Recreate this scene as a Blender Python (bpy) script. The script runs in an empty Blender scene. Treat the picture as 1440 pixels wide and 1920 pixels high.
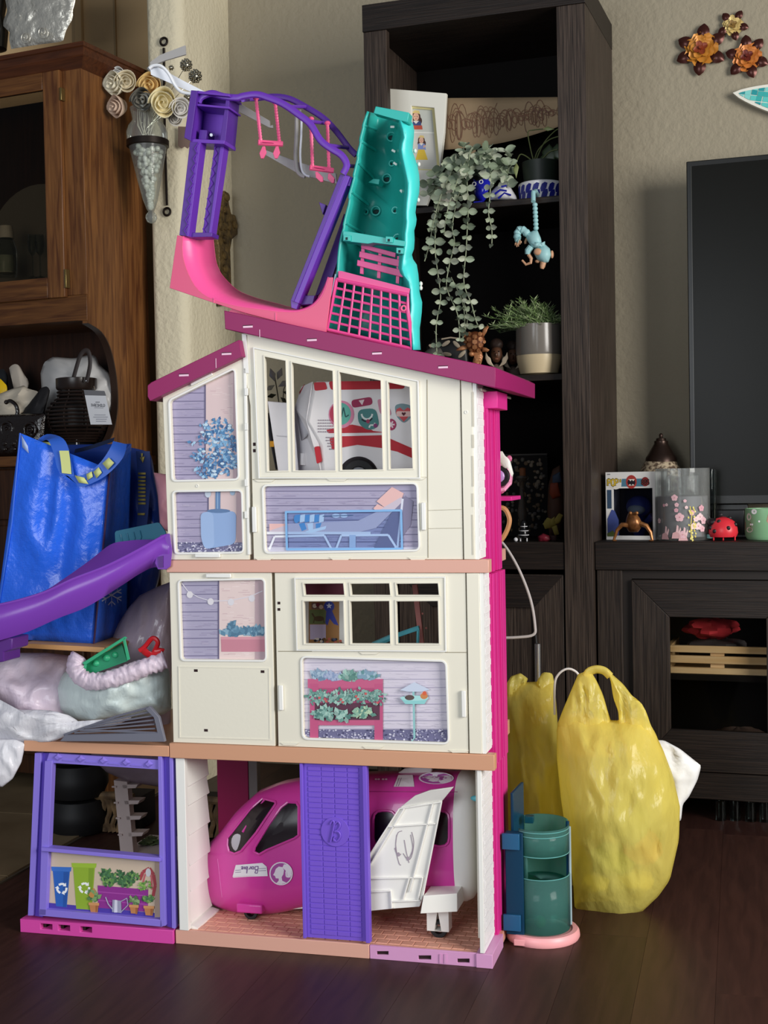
import bpy, bmesh, math, random
from math import sin, cos, pi, sqrt
from mathutils import Vector, Matrix, Quaternion
from mathutils.geometry import tessellate_polygon
R = random.Random(7)
SC = bpy.context.scene
COL = SC.collection

# ---------------------------------------------------------------- camera
FOC, ROLL, PITCH = 2498.0, -.019, .0304
CAM = Vector((0, 0, .8))
_c, _s = cos(ROLL), sin(ROLL)
_r0, _u0, FWD = Vector((1, 0, 0)), Vector((0, sin(PITCH), cos(PITCH))), Vector((0, cos(PITCH), -sin(PITCH)))
RGT, UPV = _r0*_c + _u0*_s, _u0*_c - _r0*_s
cd = bpy.data.cameras.new('camera')
cd.sensor_fit = 'VERTICAL'; cd.sensor_height = 36; cd.lens = FOC/1920*36; cd.clip_start = .05
co = bpy.data.objects.new('camera', cd); COL.objects.link(co)
co.matrix_world = Matrix(((RGT.x, UPV.x, -FWD.x, CAM.x), (RGT.y, UPV.y, -FWD.y, CAM.y), (RGT.z, UPV.z, -FWD.z, CAM.z), (0, 0, 0, 1)))
SC.camera = co

# ---------------------------------------------------------------- world, lamps, exposure
w = bpy.data.worlds.new('world'); SC.world = w; w.use_nodes = True
w.node_tree.nodes['Background'].inputs[0].default_value = (.80, .88, 1, 1)
w.node_tree.nodes['Background'].inputs[1].default_value = .10
def area(name, loc, to, sx, sy, power, col=(1, 1, 1)):
    l = bpy.data.lights.new(name, 'AREA'); l.shape = 'RECTANGLE'; l.size = sx; l.size_y = sy; l.energy = power; l.color = col
    o = bpy.data.objects.new(name, l); COL.objects.link(o)
    o.location = loc; o.rotation_euler = (Vector(to)-Vector(loc)).to_track_quat('-Z', 'Y').to_euler()
    return o
area('window_light_right', (2.45, -.05, 1.42), (-.2, 2.7, .85), 1.4, 1.5, 92, (1, .97, .92))
area('fill_light_rear', (-1.45, -.55, 1.15), (-.5, 2.2, .5), 1.6, 1.3, 32, (.90, .95, 1))  # added soft fill behind the camera for the left side; no window known there
SC.view_settings.view_transform = 'Standard'; SC.view_settings.look = 'None'
SC.view_settings.gamma = 1; SC.view_settings.use_curve_mapping = False
SC.view_settings.exposure = .5

# ---------------------------------------------------------------- frames: a vertical reference plane in the room and a way to read points on it
class Fr:
    def __init__(s, O, t):
        s.O = Vector(O); s.U = Vector((cos(t), -sin(t), 0)); s.D = Vector((sin(t), cos(t), 0))
        s.M = Matrix.Translation(s.O) @ Matrix.Rotation(-t, 4, 'Z')
    def v(s, x, y, d=0):                       # local point at depth d
        r = FWD*FOC + RGT*(x-720) - UPV*(y-960)
        k = (d - (CAM-s.O).dot(s.D))/r.dot(s.D); q = CAM + r*k - s.O
        return Vector((q.dot(s.U), d, q.z))
    def p(s, x, y, d=0):
        q = s.v(x, y, d); return (q.x, q.z)
    def P(s, pts, d=0): return [s.p(x, y, d) for x, y in pts]
    def V(s, pts): return [s.v(*q) for q in pts]
    def k(s, x, y, d=0):                       # metres per pixel there
        q = s.O + s.U*s.v(x, y, d).x + s.D*d + Vector((0, 0, s.v(x, y, d).z)); return (q-CAM).dot(FWD)/FOC
def on_floor(x, y, z=0):
    r = FWD*FOC + RGT*(x-720) - UPV*(y-960); return CAM + r*((z-CAM.z)/r.z)
H = Fr(on_floor(922, 1816), .2613)            # the toy house
W = Fr(on_floor(1200, 1545), .3356)           # bookcase and television wall
_r = FWD*FOC + RGT*(152-720) - UPV*(85-960); _o = CAM + _r*(3.28/_r.y)
K = Fr((_o.x, _o.y, 0), .42)                  # oak hutch

# ---------------------------------------------------------------- materials
def lin(h):
    if isinstance(h, str):
        h = h.lstrip('#'); c = [int(h[i:i+2], 16)/255 for i in (0, 2, 4)]
    else: c = [v/255 for v in h]
    return tuple(v/12.92 if v <= .04045 else ((v+.055)/1.055)**2.4 for v in c) + (1,)
MATS = {}
def mat(name, col, rough=.45, metal=0, trans=0, ior=1.45, alpha=1, spec=.5, emit=0, coat=0, sss=0):
    if name in MATS: return MATS[name]
    m = bpy.data.materials.new(name); m.use_nodes = True
    b = m.node_tree.nodes['Principled BSDF']; I = b.inputs
    I['Base Color'].default_value = lin(col); I['Roughness'].default_value = rough; I['Metallic'].default_value = metal
    I['Transmission Weight'].default_value = trans; I['IOR'].default_value = ior; I['Alpha'].default_value = alpha
    I['Specular IOR Level'].default_value = spec; I['Coat Weight'].default_value = coat
    MATS[name] = m; return m
def nodes(m): return m.node_tree.nodes, m.node_tree.links, m.node_tree.nodes['Principled BSDF']
def texco(m, scale=(1, 1, 1), rot=(0, 0, 0)):
    n, l, b = nodes(m); tc = n.new('ShaderNodeTexCoord'); mp = n.new('ShaderNodeMapping')
    mp.inputs['Scale'].default_value = scale; mp.inputs['Rotation'].default_value = rot
    l.new(tc.outputs['Object'], mp.inputs['Vector']); return mp.outputs['Vector']
def noise_mix(m, c1, c2, scale=8, detail=6, stretch=(1, 1, 1), lo=.35, hi=.65, bump=0, dist=.002, rough=None, distort=0):
    n, l, b = nodes(m); v = texco(m, stretch)
    t = n.new('ShaderNodeTexNoise'); t.inputs['Scale'].default_value = scale; t.inputs['Detail'].default_value = detail
    t.inputs['Distortion'].default_value = distort
    l.new(v, t.inputs['Vector'])
    r = n.new('ShaderNodeValToRGB'); r.color_ramp.elements[0].position = lo; r.color_ramp.elements[1].position = hi
    r.color_ramp.elements[0].color = lin(c1); r.color_ramp.elements[1].color = lin(c2)
    l.new(t.outputs['Fac'], r.inputs['Fac']); l.new(r.outputs['Color'], b.inputs['Base Color'])
    if bump: bump_from(m, t.outputs['Fac'], bump, dist)
    return m
def bump_from(m, out, strength, dist):
    n, l, b = nodes(m); bp = n.new('ShaderNodeBump'); bp.inputs['Strength'].default_value = strength; bp.inputs['Distance'].default_value = dist
    l.new(out, bp.inputs['Height']); l.new(bp.outputs['Normal'], b.inputs['Normal'])
def noise_bump(m, scale, strength, dist, stretch=(1, 1, 1), detail=4):
    n, l, b = nodes(m); v = texco(m, stretch)
    t = n.new('ShaderNodeTexNoise'); t.inputs['Scale'].default_value = scale; t.inputs['Detail'].default_value = detail
    l.new(v, t.inputs['Vector']); bump_from(m, t.outputs['Fac'], strength, dist); return m
def sheet(name, col, rough=.3, through=.35, clear=.1, bump=0, bscale=40):
    """thin translucent plastic film"""
    if name in MATS: return MATS[name]
    m = mat(name, col, rough); n, l, b = nodes(m); out = n['Material Output']
    tr = n.new('ShaderNodeBsdfTranslucent'); tr.inputs['Color'].default_value = lin(col)
    m1 = n.new('ShaderNodeMixShader'); m1.inputs[0].default_value = through
    l.new(b.outputs[0], m1.inputs[1]); l.new(tr.outputs[0], m1.inputs[2])
    tp = n.new('ShaderNodeBsdfTransparent'); tp.inputs['Color'].default_value = lin(col)
    m2 = n.new('ShaderNodeMixShader'); m2.inputs[0].default_value = clear
    l.new(m1.outputs[0], m2.inputs[1]); l.new(tp.outputs[0], m2.inputs[2]); l.new(m2.outputs[0], out.inputs[0])
    if bump: noise_bump(m, bscale, bump, .012, (1.6, 1, .6), 5)
    return m

# ---------------------------------------------------------------- mesh builder
def fill_holes(loops):                         # triangles of an outline with holes
    bm = bmesh.new(); vs = []
    for lp in loops:
        v = [bm.verts.new((x*100, y*100, 0)) for x, y in lp]; vs += v
        for i in range(len(v)): bm.edges.new((v[i-1], v[i]))
    bm.verts.index_update(); bmesh.ops.triangle_fill(bm, edges=bm.edges[:], use_beauty=True, use_dissolve=False, normal=(0, 0, 1))
    ix = {v: i for i, v in enumerate(vs)}; out = [tuple(ix[v] for v in f.verts) for f in bm.faces]; bm.free(); return out
class MB:
    def __init__(s, m=None): s.v = []; s.f = []; s.mi = []; s.ms = []; s.c = 0; s.xf = None; s.use(m) if m else None
    def use(s, m):
        if m not in s.ms: s.ms.append(m)
        s.c = s.ms.index(m); return s
    def add(s, vs, fs):
        o = len(s.v)
        s.v += [(s.xf @ Vector(q)) if s.xf else Vector(q) for q in vs]
        for f in fs: s.f.append([i+o for i in f]); s.mi.append(s.c)
        return s
    def box(s, x0, x1, y0, y1, z0, z1):
        return s.hexa([(x0, y0, z0), (x1, y0, z0), (x1, y1, z0), (x0, y1, z0), (x0, y0, z1), (x1, y0, z1), (x1, y1, z1), (x0, y1, z1)])
    def hexa(s, q): return s.add(q, [(0, 3, 2, 1), (4, 5, 6, 7), (0, 1, 5, 4), (1, 2, 6, 5), (2, 3, 7, 6), (3, 0, 4, 7)])
    def prism(s, poly, d0, d1, holes=()):      # poly in (u, z); extruded in depth
        loops = [list(poly)] + [list(h) for h in holes]
        flat = [q for lp in loops for q in lp]; n = len(flat)
        tri = fill_holes(loops) if holes else tessellate_polygon([[Vector((u*1000, z*1000, 0)) for u, z in loops[0]]]) if n > 4 else [tuple(range(n))]
        vs = [(u, d0, z) for u, z in flat] + [(u, d1, z) for u, z in flat]; fs = []
        for t in tri: fs.append(tuple(t)); fs.append(tuple(i+n for i in reversed(t)))
        o = 0
        for lp in loops:
            m = len(lp)
            for i in range(m): j = (i+1) % m; fs.append((o+i, o+j, o+j+n, o+i+n))
            o += m
        return s.add(vs, fs)
    def bridge(s, A, B, closed=True):          # two equal loops of 3-D points, with caps
        n = len(A); fs = [tuple(range(n)), tuple(range(2*n-1, n-1, -1))]
        for i in range(n): j = (i+1) % n; fs.append((i, j, j+n, i+n))
        return s.add(list(A)+list(B), fs)
    def loft(s, rings, caps=True, closed=True):
        n = len(rings[0]); vs = [q for r in rings for q in r]; fs = []
        for k in range(len(rings)-1):
            for i in range(n if closed else n-1):
                j = (i+1) % n; fs.append((k*n+i, k*n+j, (k+1)*n+j, (k+1)*n+i))
        if caps and closed: fs += [tuple(range(n)), tuple(range(len(vs)-1, len(vs)-n-1, -1))]
        return s.add(vs, fs)
    def tube(s, pts, r, n=8, caps=True, flat=1, spread=None):
        pts = [Vector(q) for q in pts]; m = len(pts); rs = r if isinstance(r, (list, tuple)) else [r]*m
        T = [(pts[min(i+1, m-1)]-pts[max(i-1, 0)]).normalized() for i in range(m)]
        nrm = T[0].orthogonal().normalized() if spread is None else (Vector(spread)-T[0]*T[0].dot(Vector(spread))).normalized()
        rings = []
        for i in range(m):
            if i: nrm = (nrm - T[i]*nrm.dot(T[i])); nrm = nrm.normalized() if nrm.length > 1e-6 else T[i].orthogonal().normalized()
            b = T[i].cross(nrm)
            rings.append([pts[i] + nrm*(cos(2*pi*k/n)*rs[i]) + b*(sin(2*pi*k/n)*rs[i]*flat) for k in range(n)])
        return s.loft(rings, caps)
    def bar(s, a, b, w, t, up=(0, 1, 0)):      # square bar from a to b: w across, t along up
        a, b = Vector(a), Vector(b); d = (b-a).normalized(); u = Vector(up); u = (u-d*u.dot(d)).normalized(); x = d.cross(u)
        q = [x*(sx*w/2)+u*(su*t/2) for sx, su in ((-1, -1), (1, -1), (1, 1), (-1, 1))]
        return s.bridge([a+e for e in q], [b+e for e in q])
    def lathe(s, prof, c=(0, 0), n=24, sx=1, sy=1, wob=None):
        rings = []
        for r, z in prof:
            rings.append([(c[0]+r*sx*cos(2*pi*k/n)*(wob(k/n, z) if wob else 1), c[1]+r*sy*sin(2*pi*k/n)*(wob(k/n, z) if wob else 1), z) for k in range(n)])
        return s.loft(rings, True)
    def ell(s, c, r, n=12, m=8, rot=None):
        c = Vector(c); r = (r, r, r) if not isinstance(r, (tuple, list)) else r; vs = []; fs = []
        for j in range(1, m):
            a = pi*j/m
            for i in range(n):
                q = Vector((r[0]*sin(a)*cos(2*pi*i/n), r[1]*sin(a)*sin(2*pi*i/n), r[2]*cos(a))); vs.append(c+(rot @ q if rot else q))
        t, b = Vector((0, 0, r[2])), Vector((0, 0, -r[2]))
        vs += [c+(rot @ t if rot else t), c+(rot @ b if rot else b)]; T = len(vs)-2
        for i in range(n):
            k = (i+1) % n; fs.append((T, i, k)); fs.append((T+1, (m-2)*n+k, (m-2)*n+i))
            for j in range(m-2): fs.append((j*n+i, (j+1)*n+i, (j+1)*n+k, j*n+k))
        return s.add(vs, fs)
    def grid(s, fn, nu, nv):
        vs = [fn(i/nu, j/nv) for j in range(nv+1) for i in range(nu+1)]
        return s.add(vs, [(j*(nu+1)+i, j*(nu+1)+i+1, (j+1)*(nu+1)+i+1, (j+1)*(nu+1)+i) for j in range(nv) for i in range(nu)])
    def torus(s, c, R_, r, ax='y', n=24, m=8, rot=None):
        c = Vector(c); pts = []
        for i in range(n):
            a = 2*pi*i/n; q = {'y': Vector((cos(a), 0, sin(a))), 'z': Vector((cos(a), sin(a), 0)), 'x': Vector((0, cos(a), sin(a)))}[ax]
            if rot: q = rot @ q
            pts.append(q)
        A = {'y': Vector((0, 1, 0)), 'z': Vector((0, 0, 1)), 'x': Vector((1, 0, 0))}[ax]
        if rot: A = rot @ A
        rings = [[c+q*(R_+r*cos(2*pi*k/m))+A*(r*sin(2*pi*k/m)) for k in range(m)] for q in pts]
        return s.loft(rings+[rings[0]], False)
    def empty(s): return not s.f

BASE, FRM, KIDS = {}, {}, {}
def _mesh(name, mb, off, smooth=35, fixn=True):
    me = bpy.data.meshes.new(name); me.from_pydata([q-off for q in mb.v], [], mb.f)
    for m in mb.ms: me.materials.append(m)
    me.polygons.foreach_set('material_index', mb.mi)
    if fixn:
        bm = bmesh.new(); bm.from_mesh(me); bmesh.ops.recalc_face_normals(bm, faces=bm.faces); bm.to_mesh(me); bm.free()
    if smooth:
        me.polygons.foreach_set('use_smooth', [True]*len(me.polygons)); me.set_sharp_from_angle(angle=math.radians(smooth))
    me.update(); return me
def tag(o, label=None, cat=None, group=None, kind=None):
    for k, x in (('label', label), ('category', cat), ('group', group), ('kind', kind)):
        if x: o[k] = x
    return o
def thing(name, label, cat, F, base, group=None):
    o = bpy.data.objects.new(name, None); COL.objects.link(o); o.empty_display_size = .02
    o.matrix_world = F.M @ Matrix.Translation(Vector(base)); BASE[o] = Vector(base); FRM[o] = F
    return tag(o, label, cat, group)
def _mods(o, bev, solid):
    if solid: m = o.modifiers.new('thickness', 'SOLIDIFY'); m.thickness = solid; m.offset = 0
    if bev:
        m = o.modifiers.new('bevel', 'BEVEL'); m.width = bev; m.segments = 2; m.limit_method = 'ANGLE'; m.angle_limit = .7; m.harden_normals = False
def part(name, parent, mb, label=None, bev=0, smooth=35, solid=0, kind=None, fixn=True):
    me = _mesh(name, mb, BASE[parent], smooth, fixn); o = bpy.data.objects.new(name, me); COL.objects.link(o)
    o.parent = parent; BASE[o] = BASE[parent]; FRM[o] = FRM[parent]; _mods(o, bev, solid); KIDS.setdefault(parent, []).append(o)
    return tag(o, label, None, None, kind)
def solo(name, label, cat, F, mb, group=None, kind=None, bev=0, smooth=35, solid=0, fixn=True, base=None):
    xs = [q.x for q in mb.v]; ys = [q.y for q in mb.v]; zs = [q.z for q in mb.v]
    b = Vector(base) if base else Vector(((min(xs)+max(xs))/2, (min(ys)+max(ys))/2, min(zs)))
    o = bpy.data.objects.new(name, _mesh(name, mb, b, smooth, fixn)); COL.objects.link(o)
    o.matrix_world = F.M @ Matrix.Translation(b); BASE[o] = b; FRM[o] = F; _mods(o, bev, solid)
    return tag(o, label, cat, group, kind)
def struct(name, F, mb, **k): return solo(name, None, None, F, mb, kind='structure', **k)
def shared(name, parent, me, mtx):             # a piece that reuses mesh data; mtx in the frame of the thing
    o = bpy.data.objects.new(name, me); COL.objects.link(o); o.parent = parent
    o.matrix_local = Matrix.Translation(-BASE[parent]) @ mtx; return o
def dup(o, F, base, label=None, group=None, rz=0, sc=1):
    c = o.copy(); COL.objects.link(c); c.matrix_world = F.M @ Matrix.Translation(Vector(base)) @ Matrix.Rotation(rz, 4, 'Z') @ Matrix.Scale(sc, 4)
    tag(c, label, None, group)
    def rec(a, b):
        for ch in KIDS.get(a, []):
            x = ch.copy(); COL.objects.link(x); x.parent = b; rec(ch, x)
    rec(o, c); return c

# ---------------------------------------------------------------- outline helpers (pixels or metres alike)
def rrect(x0, y0, x1, y1, r, n=4): return rnd([(x0, y0), (x1, y0), (x1, y1), (x0, y1)], r, n)
def rnd(poly, r, n=4):
    out = []; m = len(poly)
    for i in range(m):
        a, b, c = Vector(poly[i-1]), Vector(poly[i]), Vector(poly[(i+1) % m])
        d1, d2 = (a-b), (c-b); k = min(r, d1.length*.45, d2.length*.45); p1, p2 = b+d1.normalized()*k, b+d2.normalized()*k
        for j in range(n+1):
            t = j/n; out.append(tuple(p1*(1-t)**2+b*2*t*(1-t)+p2*t*t))
    return out
def offs(poly, w):                             # grow (+) or shrink (-) a convex-ish outline
    m = len(poly); ar = sum(poly[i-1][0]*poly[i][1]-poly[i][0]*poly[i-1][1] for i in range(m)); sg = 1 if ar > 0 else -1
    out = []
    for i in range(m):
        a, b, c = Vector(poly[i-1]), Vector(poly[i]), Vector(poly[(i+1) % m])
        e1, e2 = (b-a), (c-b)
        if e1.length < 1e-9 or e2.length < 1e-9: out.append(tuple(b)); continue
        n1 = Vector((e1.y, -e1.x)).normalized(); n2 = Vector((e2.y, -e2.x)).normalized(); n = (n1+n2)
        n = n/max(.5, n.length_squared/2) if n.length > 1e-6 else n1
        out.append(tuple(b+n*(w*sg)))
    return out
def clip(poly, win):                           # Sutherland-Hodgman against a convex window
    m = len(win); ar = sum(win[i-1][0]*win[i][1]-win[i][0]*win[i-1][1] for i in range(m)); sg = 1 if ar > 0 else -1
    for i in range(m):
        ax, ay = win[i-1]; bx, by = win[i]
        if abs(ax-bx)+abs(ay-by) < 1e-9: continue
        f = lambda q: sg*((bx-ax)*(q[1]-ay)-(by-ay)*(q[0]-ax))
        out = []
        for j in range(len(poly)):
            p, q = poly[j-1], poly[j]; fp, fq = f(p), f(q)
            if (fp >= 0) != (fq >= 0): t = fp/(fp-fq); out.append((p[0]+(q[0]-p[0])*t, p[1]+(q[1]-p[1])*t))
            if fq >= 0: out.append(q)
        poly = out
        if not poly: return []
    return poly
def smoothpts(pts, k=4):                       # Catmull-Rom through points of any dimension
    P = [Vector(q) for q in pts]; out = []
    for i in range(len(P)-1):
        a, b, c, d = P[max(i-1, 0)], P[i], P[i+1], P[min(i+2, len(P)-1)]
        for j in range(k):
            t = j/k; out.append(.5*((2*b)+(c-a)*t+(2*a-5*b+4*c-d)*t*t+(3*b-a-3*c+d)*t**3))
    out.append(P[-1]); return out
def lerp(a, b, t): return tuple(x+(y-x)*t for x, y in zip(a, b))
def ring_px(cx, cy, rx, ry=None, n=16, a0=0, a1=2*pi):
    ry = rx if ry is None else ry; full = abs(a1-a0-2*pi) < 1e-6
    return [(cx+rx*cos(a0+(a1-a0)*i/(n if full else n-1)), cy+ry*sin(a0+(a1-a0)*i/(n if full else n-1))) for i in range(n)]
class Print:
    """flat printed picture: coloured outlines laid in thin ink layers on one surface; at(x, y, lift) gives the surface point"""
    def __init__(s, at, win=None, rough=.5, sub=0): s.sub = sub; s.at = at; s.win = win; s.mb = MB(); s.n = 0; s.rough = rough
    def col(s, c): s.mb.use(mat('ink_'+c.lstrip('#'), c, s.rough)); return s
    def poly(s, pts, c):
        s.col(c)
        if s.win: pts = clip(pts, s.win)
        if len(pts) < 3: return s
        s.n += 1; L = .0004+s.n*(.00003 if s.sub else .000004); q = [s.at(x, y, L) for x, y in pts]
        tri = tessellate_polygon([[Vector((x, y, 0)) for x, y in pts]]) if len(pts) > 4 or (s.sub and len(pts) > 3) else [tuple(range(len(pts)))]
        if s.sub:                              # fine triangles that follow a curved surface
            for t in tri: s.split([pts[i] for i in t], L, 4)
            return s
        s.mb.add(q, tri); return s
    def split(s, t, L, k):
        e = [math.hypot(t[i][0]-t[i-2][0], t[i][1]-t[i-2][1]) for i in range(3)]   # e[i] joins t[i] and t[i-2] (= t[i+1])
        m = max(e)
        if m < s.sub or k == 0: s.mb.add([s.at(x, y, L) for x, y in t], [(0, 1, 2)]); return
        i = e.index(m); a, b, c = t[i], t[i-2], t[i-1]; h_ = ((a[0]+b[0])/2, (a[1]+b[1])/2)
        s.split([a, h_, c], L, k-1); s.split([h_, b, c], L, k-1)
    def rect(s, x0, y0, x1, y1, c): return s.poly([(x0, y0), (x1, y0), (x1, y1), (x0, y1)], c)
    def ell(s, cx, cy, rx, ry, c, n=14): return s.poly(ring_px(cx, cy, rx, ry, n), c)
    def line(s, pts, w, c):
        for a, b in zip(pts, pts[1:]):
            dx, dy = b[0]-a[0], b[1]-a[1]; L = math.hypot(dx, dy) or 1; nx, ny = -dy/L*w/2, dx/L*w/2
            s.poly([(a[0]+nx, a[1]+ny), (b[0]+nx, b[1]+ny), (b[0]-nx, b[1]-ny), (a[0]-nx, a[1]-ny)], c)
        return s
    def leaf(s, x, y, L, a, c, w=.35):
        dx, dy = cos(a)*L, sin(a)*L; nx, ny = -dy*w, dx*w
        return s.poly([(x, y), (x+dx*.4+nx, y+dy*.4+ny), (x+dx, y+dy), (x+dx*.5-nx, y+dy*.5-ny)], c)
    def tuft(s, cx, cy, rx, ry, n, L, cols, up=False):
        for _ in range(n):
            t, r = R.uniform(0, 2*pi), sqrt(R.random())
            a = R.uniform(-2.6, -.5) if up else R.uniform(0, 2*pi)
            s.leaf(cx+rx*r*cos(t), cy+ry*r*sin(t), L*R.uniform(.6, 1.2), a, R.choice(cols))
        return s
def flat_at(F, d): return lambda x, y, L: F.v(x, y, d-L)
def glyphs(s, text, cx, cy, size, c, rot=0, gap=1.0, w=.13):
    """stroke lettering on a Print, centred at cx, cy; size = cap height"""
    G = {'A': '04 20 44|12 32', 'B': '00 04 34 43 32 02|32 41 30 00', 'C': '43 34 14 03 01 10 30 41', 'D': '00 04 24 43 41 20 00', 'E': '44 04 00 40|02 32', 'F': '04 00 40|02 32',
         'G': '43 34 14 03 01 10 30 41 42 22', 'H': '00 04|40 44|02 42', 'I': '20 24', 'L': '04 00|00 00', 'M': '00 04 22 44 40', 'N': '00 04 40 44', 'O': '10 01 03 14 34 43 41 30 10', 'P': '00 04 34 43 32 02',
         'R': '00 04 34 43 32 02|22 40', 'S': '43 34 14 03 12 32 41 30 10 01', 'T': '04 44|24 20', 'U': '04 01 10 30 41 44', 'W': '04 10 22 30 44', 'X': '04 40|00 44', 'Y': '04 22 44|22 20', '!': '24 22|20 20', '6': '34 14 03 01 10 30 41 32 02', '8': '12 03 14 34 43 32 12 01 10 30 41 32', '1': '13 24 20', '5': '44 04 02 32 41 30 00'}
    G['L'] = '04 00 40'; G['A'] = '00 24 40|12 32'
    W_ = size*.72*gap; x0 = -W_*(len(text)-1)/2
    for i, ch in enumerate(text):
        for st in G.get(ch.upper(), '').split('|'):
            pts = []
            for q in st.split():
                X = x0+i*W_+(int(q[0])/4-.5)*size*.5; Y = -(int(q[1])/4-.5)*size
                pts.append((cx+X*cos(rot)-Y*sin(rot), cy+X*sin(rot)+Y*cos(rot)))
            if len(pts) > 1: s.line(pts, size*w, c)
    return s
# ================================================================ structure
WALLD = .37
m_wall = noise_bump(mat('wall_paint', '#9c937f', .85), 70, .55, .006, detail=3)
m_pier = noise_bump(mat('pier_plaster', '#dcd2b6', .85), 75, .6, .006, detail=3)
m_hall = noise_bump(mat('hall_paint', '#cfae80', .9), 60, .2, .003)
# floor slab, planks and tiles
m_plank = []
for i, (a, b) in enumerate((('#321d19', '#402822'), ('#37221d', '#472d26'), ('#2e1a17', '#3c2520'))):
    m = noise_mix(mat('plank_wood_%d' % i, a, .45, spec=.3), a, b, 9, 8, (6, .7, 6), .3, .7, distort=.6)
    noise_bump(m, 30, .12, .002, (5, .6, 5)); m_plank.append(m)
m_sub = mat('subfloor', '#120c0a', .8)
b = MB(m_sub).box(-2.6, 3.2, -1.6, 3.0, -.03, -.0125); fl = struct('floor', H, b, base=(0, 0, -.03))
PW = .117
pm = []
for L in (.9, .66, 1.2):
    for m in m_plank:
        o = MB(m).box(0, PW-.0004, 0, L-.0004, -.012, 0); pm.append((L, _mesh('plank', o, Vector((0, 0, 0)), 0)))
u0 = (on_floor(1345, 1800)-H.O).dot(H.U)      # a seam seen in the photograph
for i in range(-13, 6):
    x = u0+i*PW; y = -1.15-R.random()*.6
    while y < 1.3:
        L, me = R.choice(pm)
        if y+L > -.75 and not (x < -1.25 and y > 0): shared('plank', fl, me, Matrix.Translation((x, y, 0)))
        y += L
m_tile = noise_mix(mat('floor_tile_glaze', '#7d6a50', .35), '#6d5b43', '#8f7b5f', 5, 6, (1, 1, 1), .3, .7)
m_grout = mat('tile_grout', '#4a3d2f', .9)
tf = struct('floor_tiled', H, MB(m_grout).box(-2.6, -1.024, -.4, 3.0, -.004, .0035), base=(-1.5, 1, -.004))
tm = _mesh('tile', MB(m_tile).box(0, .446, 0, .446, 0, .004), Vector((0, 0, 0)), 0)
for i in range(3):
    for j in range(6):
        shared('tile', tf, tm, Matrix.Translation((-1.026-.45*(i+1), -.36+.45*j+.18, .003)))
# walls (W frame)
b = MB(m_wall).box(-1.147, 2.6, WALLD, WALLD+.1, 0, 2.7); struct('wall_back', W, b)
pr = [(-1.25, .37)]
for j in range(7): a = j/6*pi/2; pr.append((-1.25+.02-.02*cos(a), .09+.02-.02*sin(a)))
for j in range(7): a = j/6*pi/2; pr.append((-1.147-.03+.03*sin(a), .09+.03-.03*cos(a)))
pr.append((-1.147, .37+.02))
pr[0] = (-1.25, .39)
b = MB(m_pier).loft([[(x, y, 0) for x, y in pr], [(x, y, 2.7) for x, y in pr]]); struct('wall_pier', W, b)
b = MB(m_hall).box(-2.9, -1.25, .37, .47, 0, 2.7); struct('wall_left', W, b)
b = MB(mat('strip_paint', '#a88c64', .7)).box(-1.62, -1.60, .355, .37, 0, 2.7); struct('wall_strip_1', W, b)  # thin tan upright strips on the left wall
b = MB(mat('strip_paint', '#a88c64', .7)).box(-1.5, -1.494, .362, .37, 0, 2.7); struct('wall_strip_2', W, b)

# ================================================================ bookcase
def wood(name, c1, c2, st, rough=.5):
    m = noise_mix(mat(name, c1, rough, spec=.35), c1, c2, 10, 9, st, .38, .66, .5, .0015, distort=.4); return m
wd_v = wood('weathered_oak_upright', '#261e1a', '#4c4038', (42, 42, .9))
wd_h = wood('weathered_oak_level', '#171210', '#2a211c', (.9, 42, 42))
wd_in = mat('shaded_inside_wood', '#0d0a09', .8, spec=.2)  # near black: the shade inside the furniture is put into the colour
zt = lambda x, y, d=0: W.p(x, y, d)[1]
uu = lambda x, y, d=0: W.p(x, y, d)[0]
UL, UR, BH, BD = -.622, -.098, 1.895, .36
bk = thing('bookcase', 'tall dark wood bookcase with shelves behind the toy house', 'bookcase', W, ((UL+UR)/2, BD/2, 0))
pl, prr = uu(727, 200), uu(1047, 300)
ztop = zt(1047, 12)
part('post', bk, MB(wd_v).box(UL, pl, 0, .022, 0, ztop), bev=.001); part('post', bk, MB(wd_v).box(prr, UR, 0, .022, 0, ztop), bev=.001)
part('top_board', bk, MB(wd_h).box(UL-.001, UR+.001, -.004, BD, ztop, BH), bev=.001)
part('side_panel', bk, MB(wd_v).box(UL, UL+.02, .022, BD, 0, ztop)); part('side_panel', bk, MB(wd_v).box(UR-.02, UR, .022, BD, 0, ztop))
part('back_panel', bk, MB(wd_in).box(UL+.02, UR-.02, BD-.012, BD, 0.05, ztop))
S1 = (zt(1048, 374), zt(1048, 362)); S2 = (zt(1000, 713), zt(1000, 701)); S3 = (zt(1000, 1068), zt(1000, 1017))
for a in (S1, S2): part('shelf', bk, MB(wd_h).box(UL+.02, UR-.02, .024, BD-.012, *a), bev=.001)
part('middle_board', bk, MB(wd_h).box(pl, prr, .003, BD-.012, *S3), bev=.001)
part('bottom_board', bk, MB(wd_h).box(pl, prr, .003, BD-.012, .05, .09))
dz1 = zt(1000, 1078)
dr = part('cabinet_door', bk, MB(wd_v).prism([(pl+.004, .095), (prr-.004, .095), (prr-.004, dz1), (pl+.004, dz1)], .003, .02,
          [[(pl+.085, .17), (prr-.072, .17), (prr-.072, dz1-.075), (pl+.085, dz1-.075)]]), bev=.001)
part('door_panel', dr, MB(wd_v).box(pl+.083, prr-.07, .012, .018, .165, dz1-.07))
part('rail', dr, MB(wd_h).prism([(pl+.004, dz1-.001), (prr-.004, dz1-.001), (prr-.072, dz1-.075), (pl+.085, dz1-.075)], .002, .01))

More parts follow.
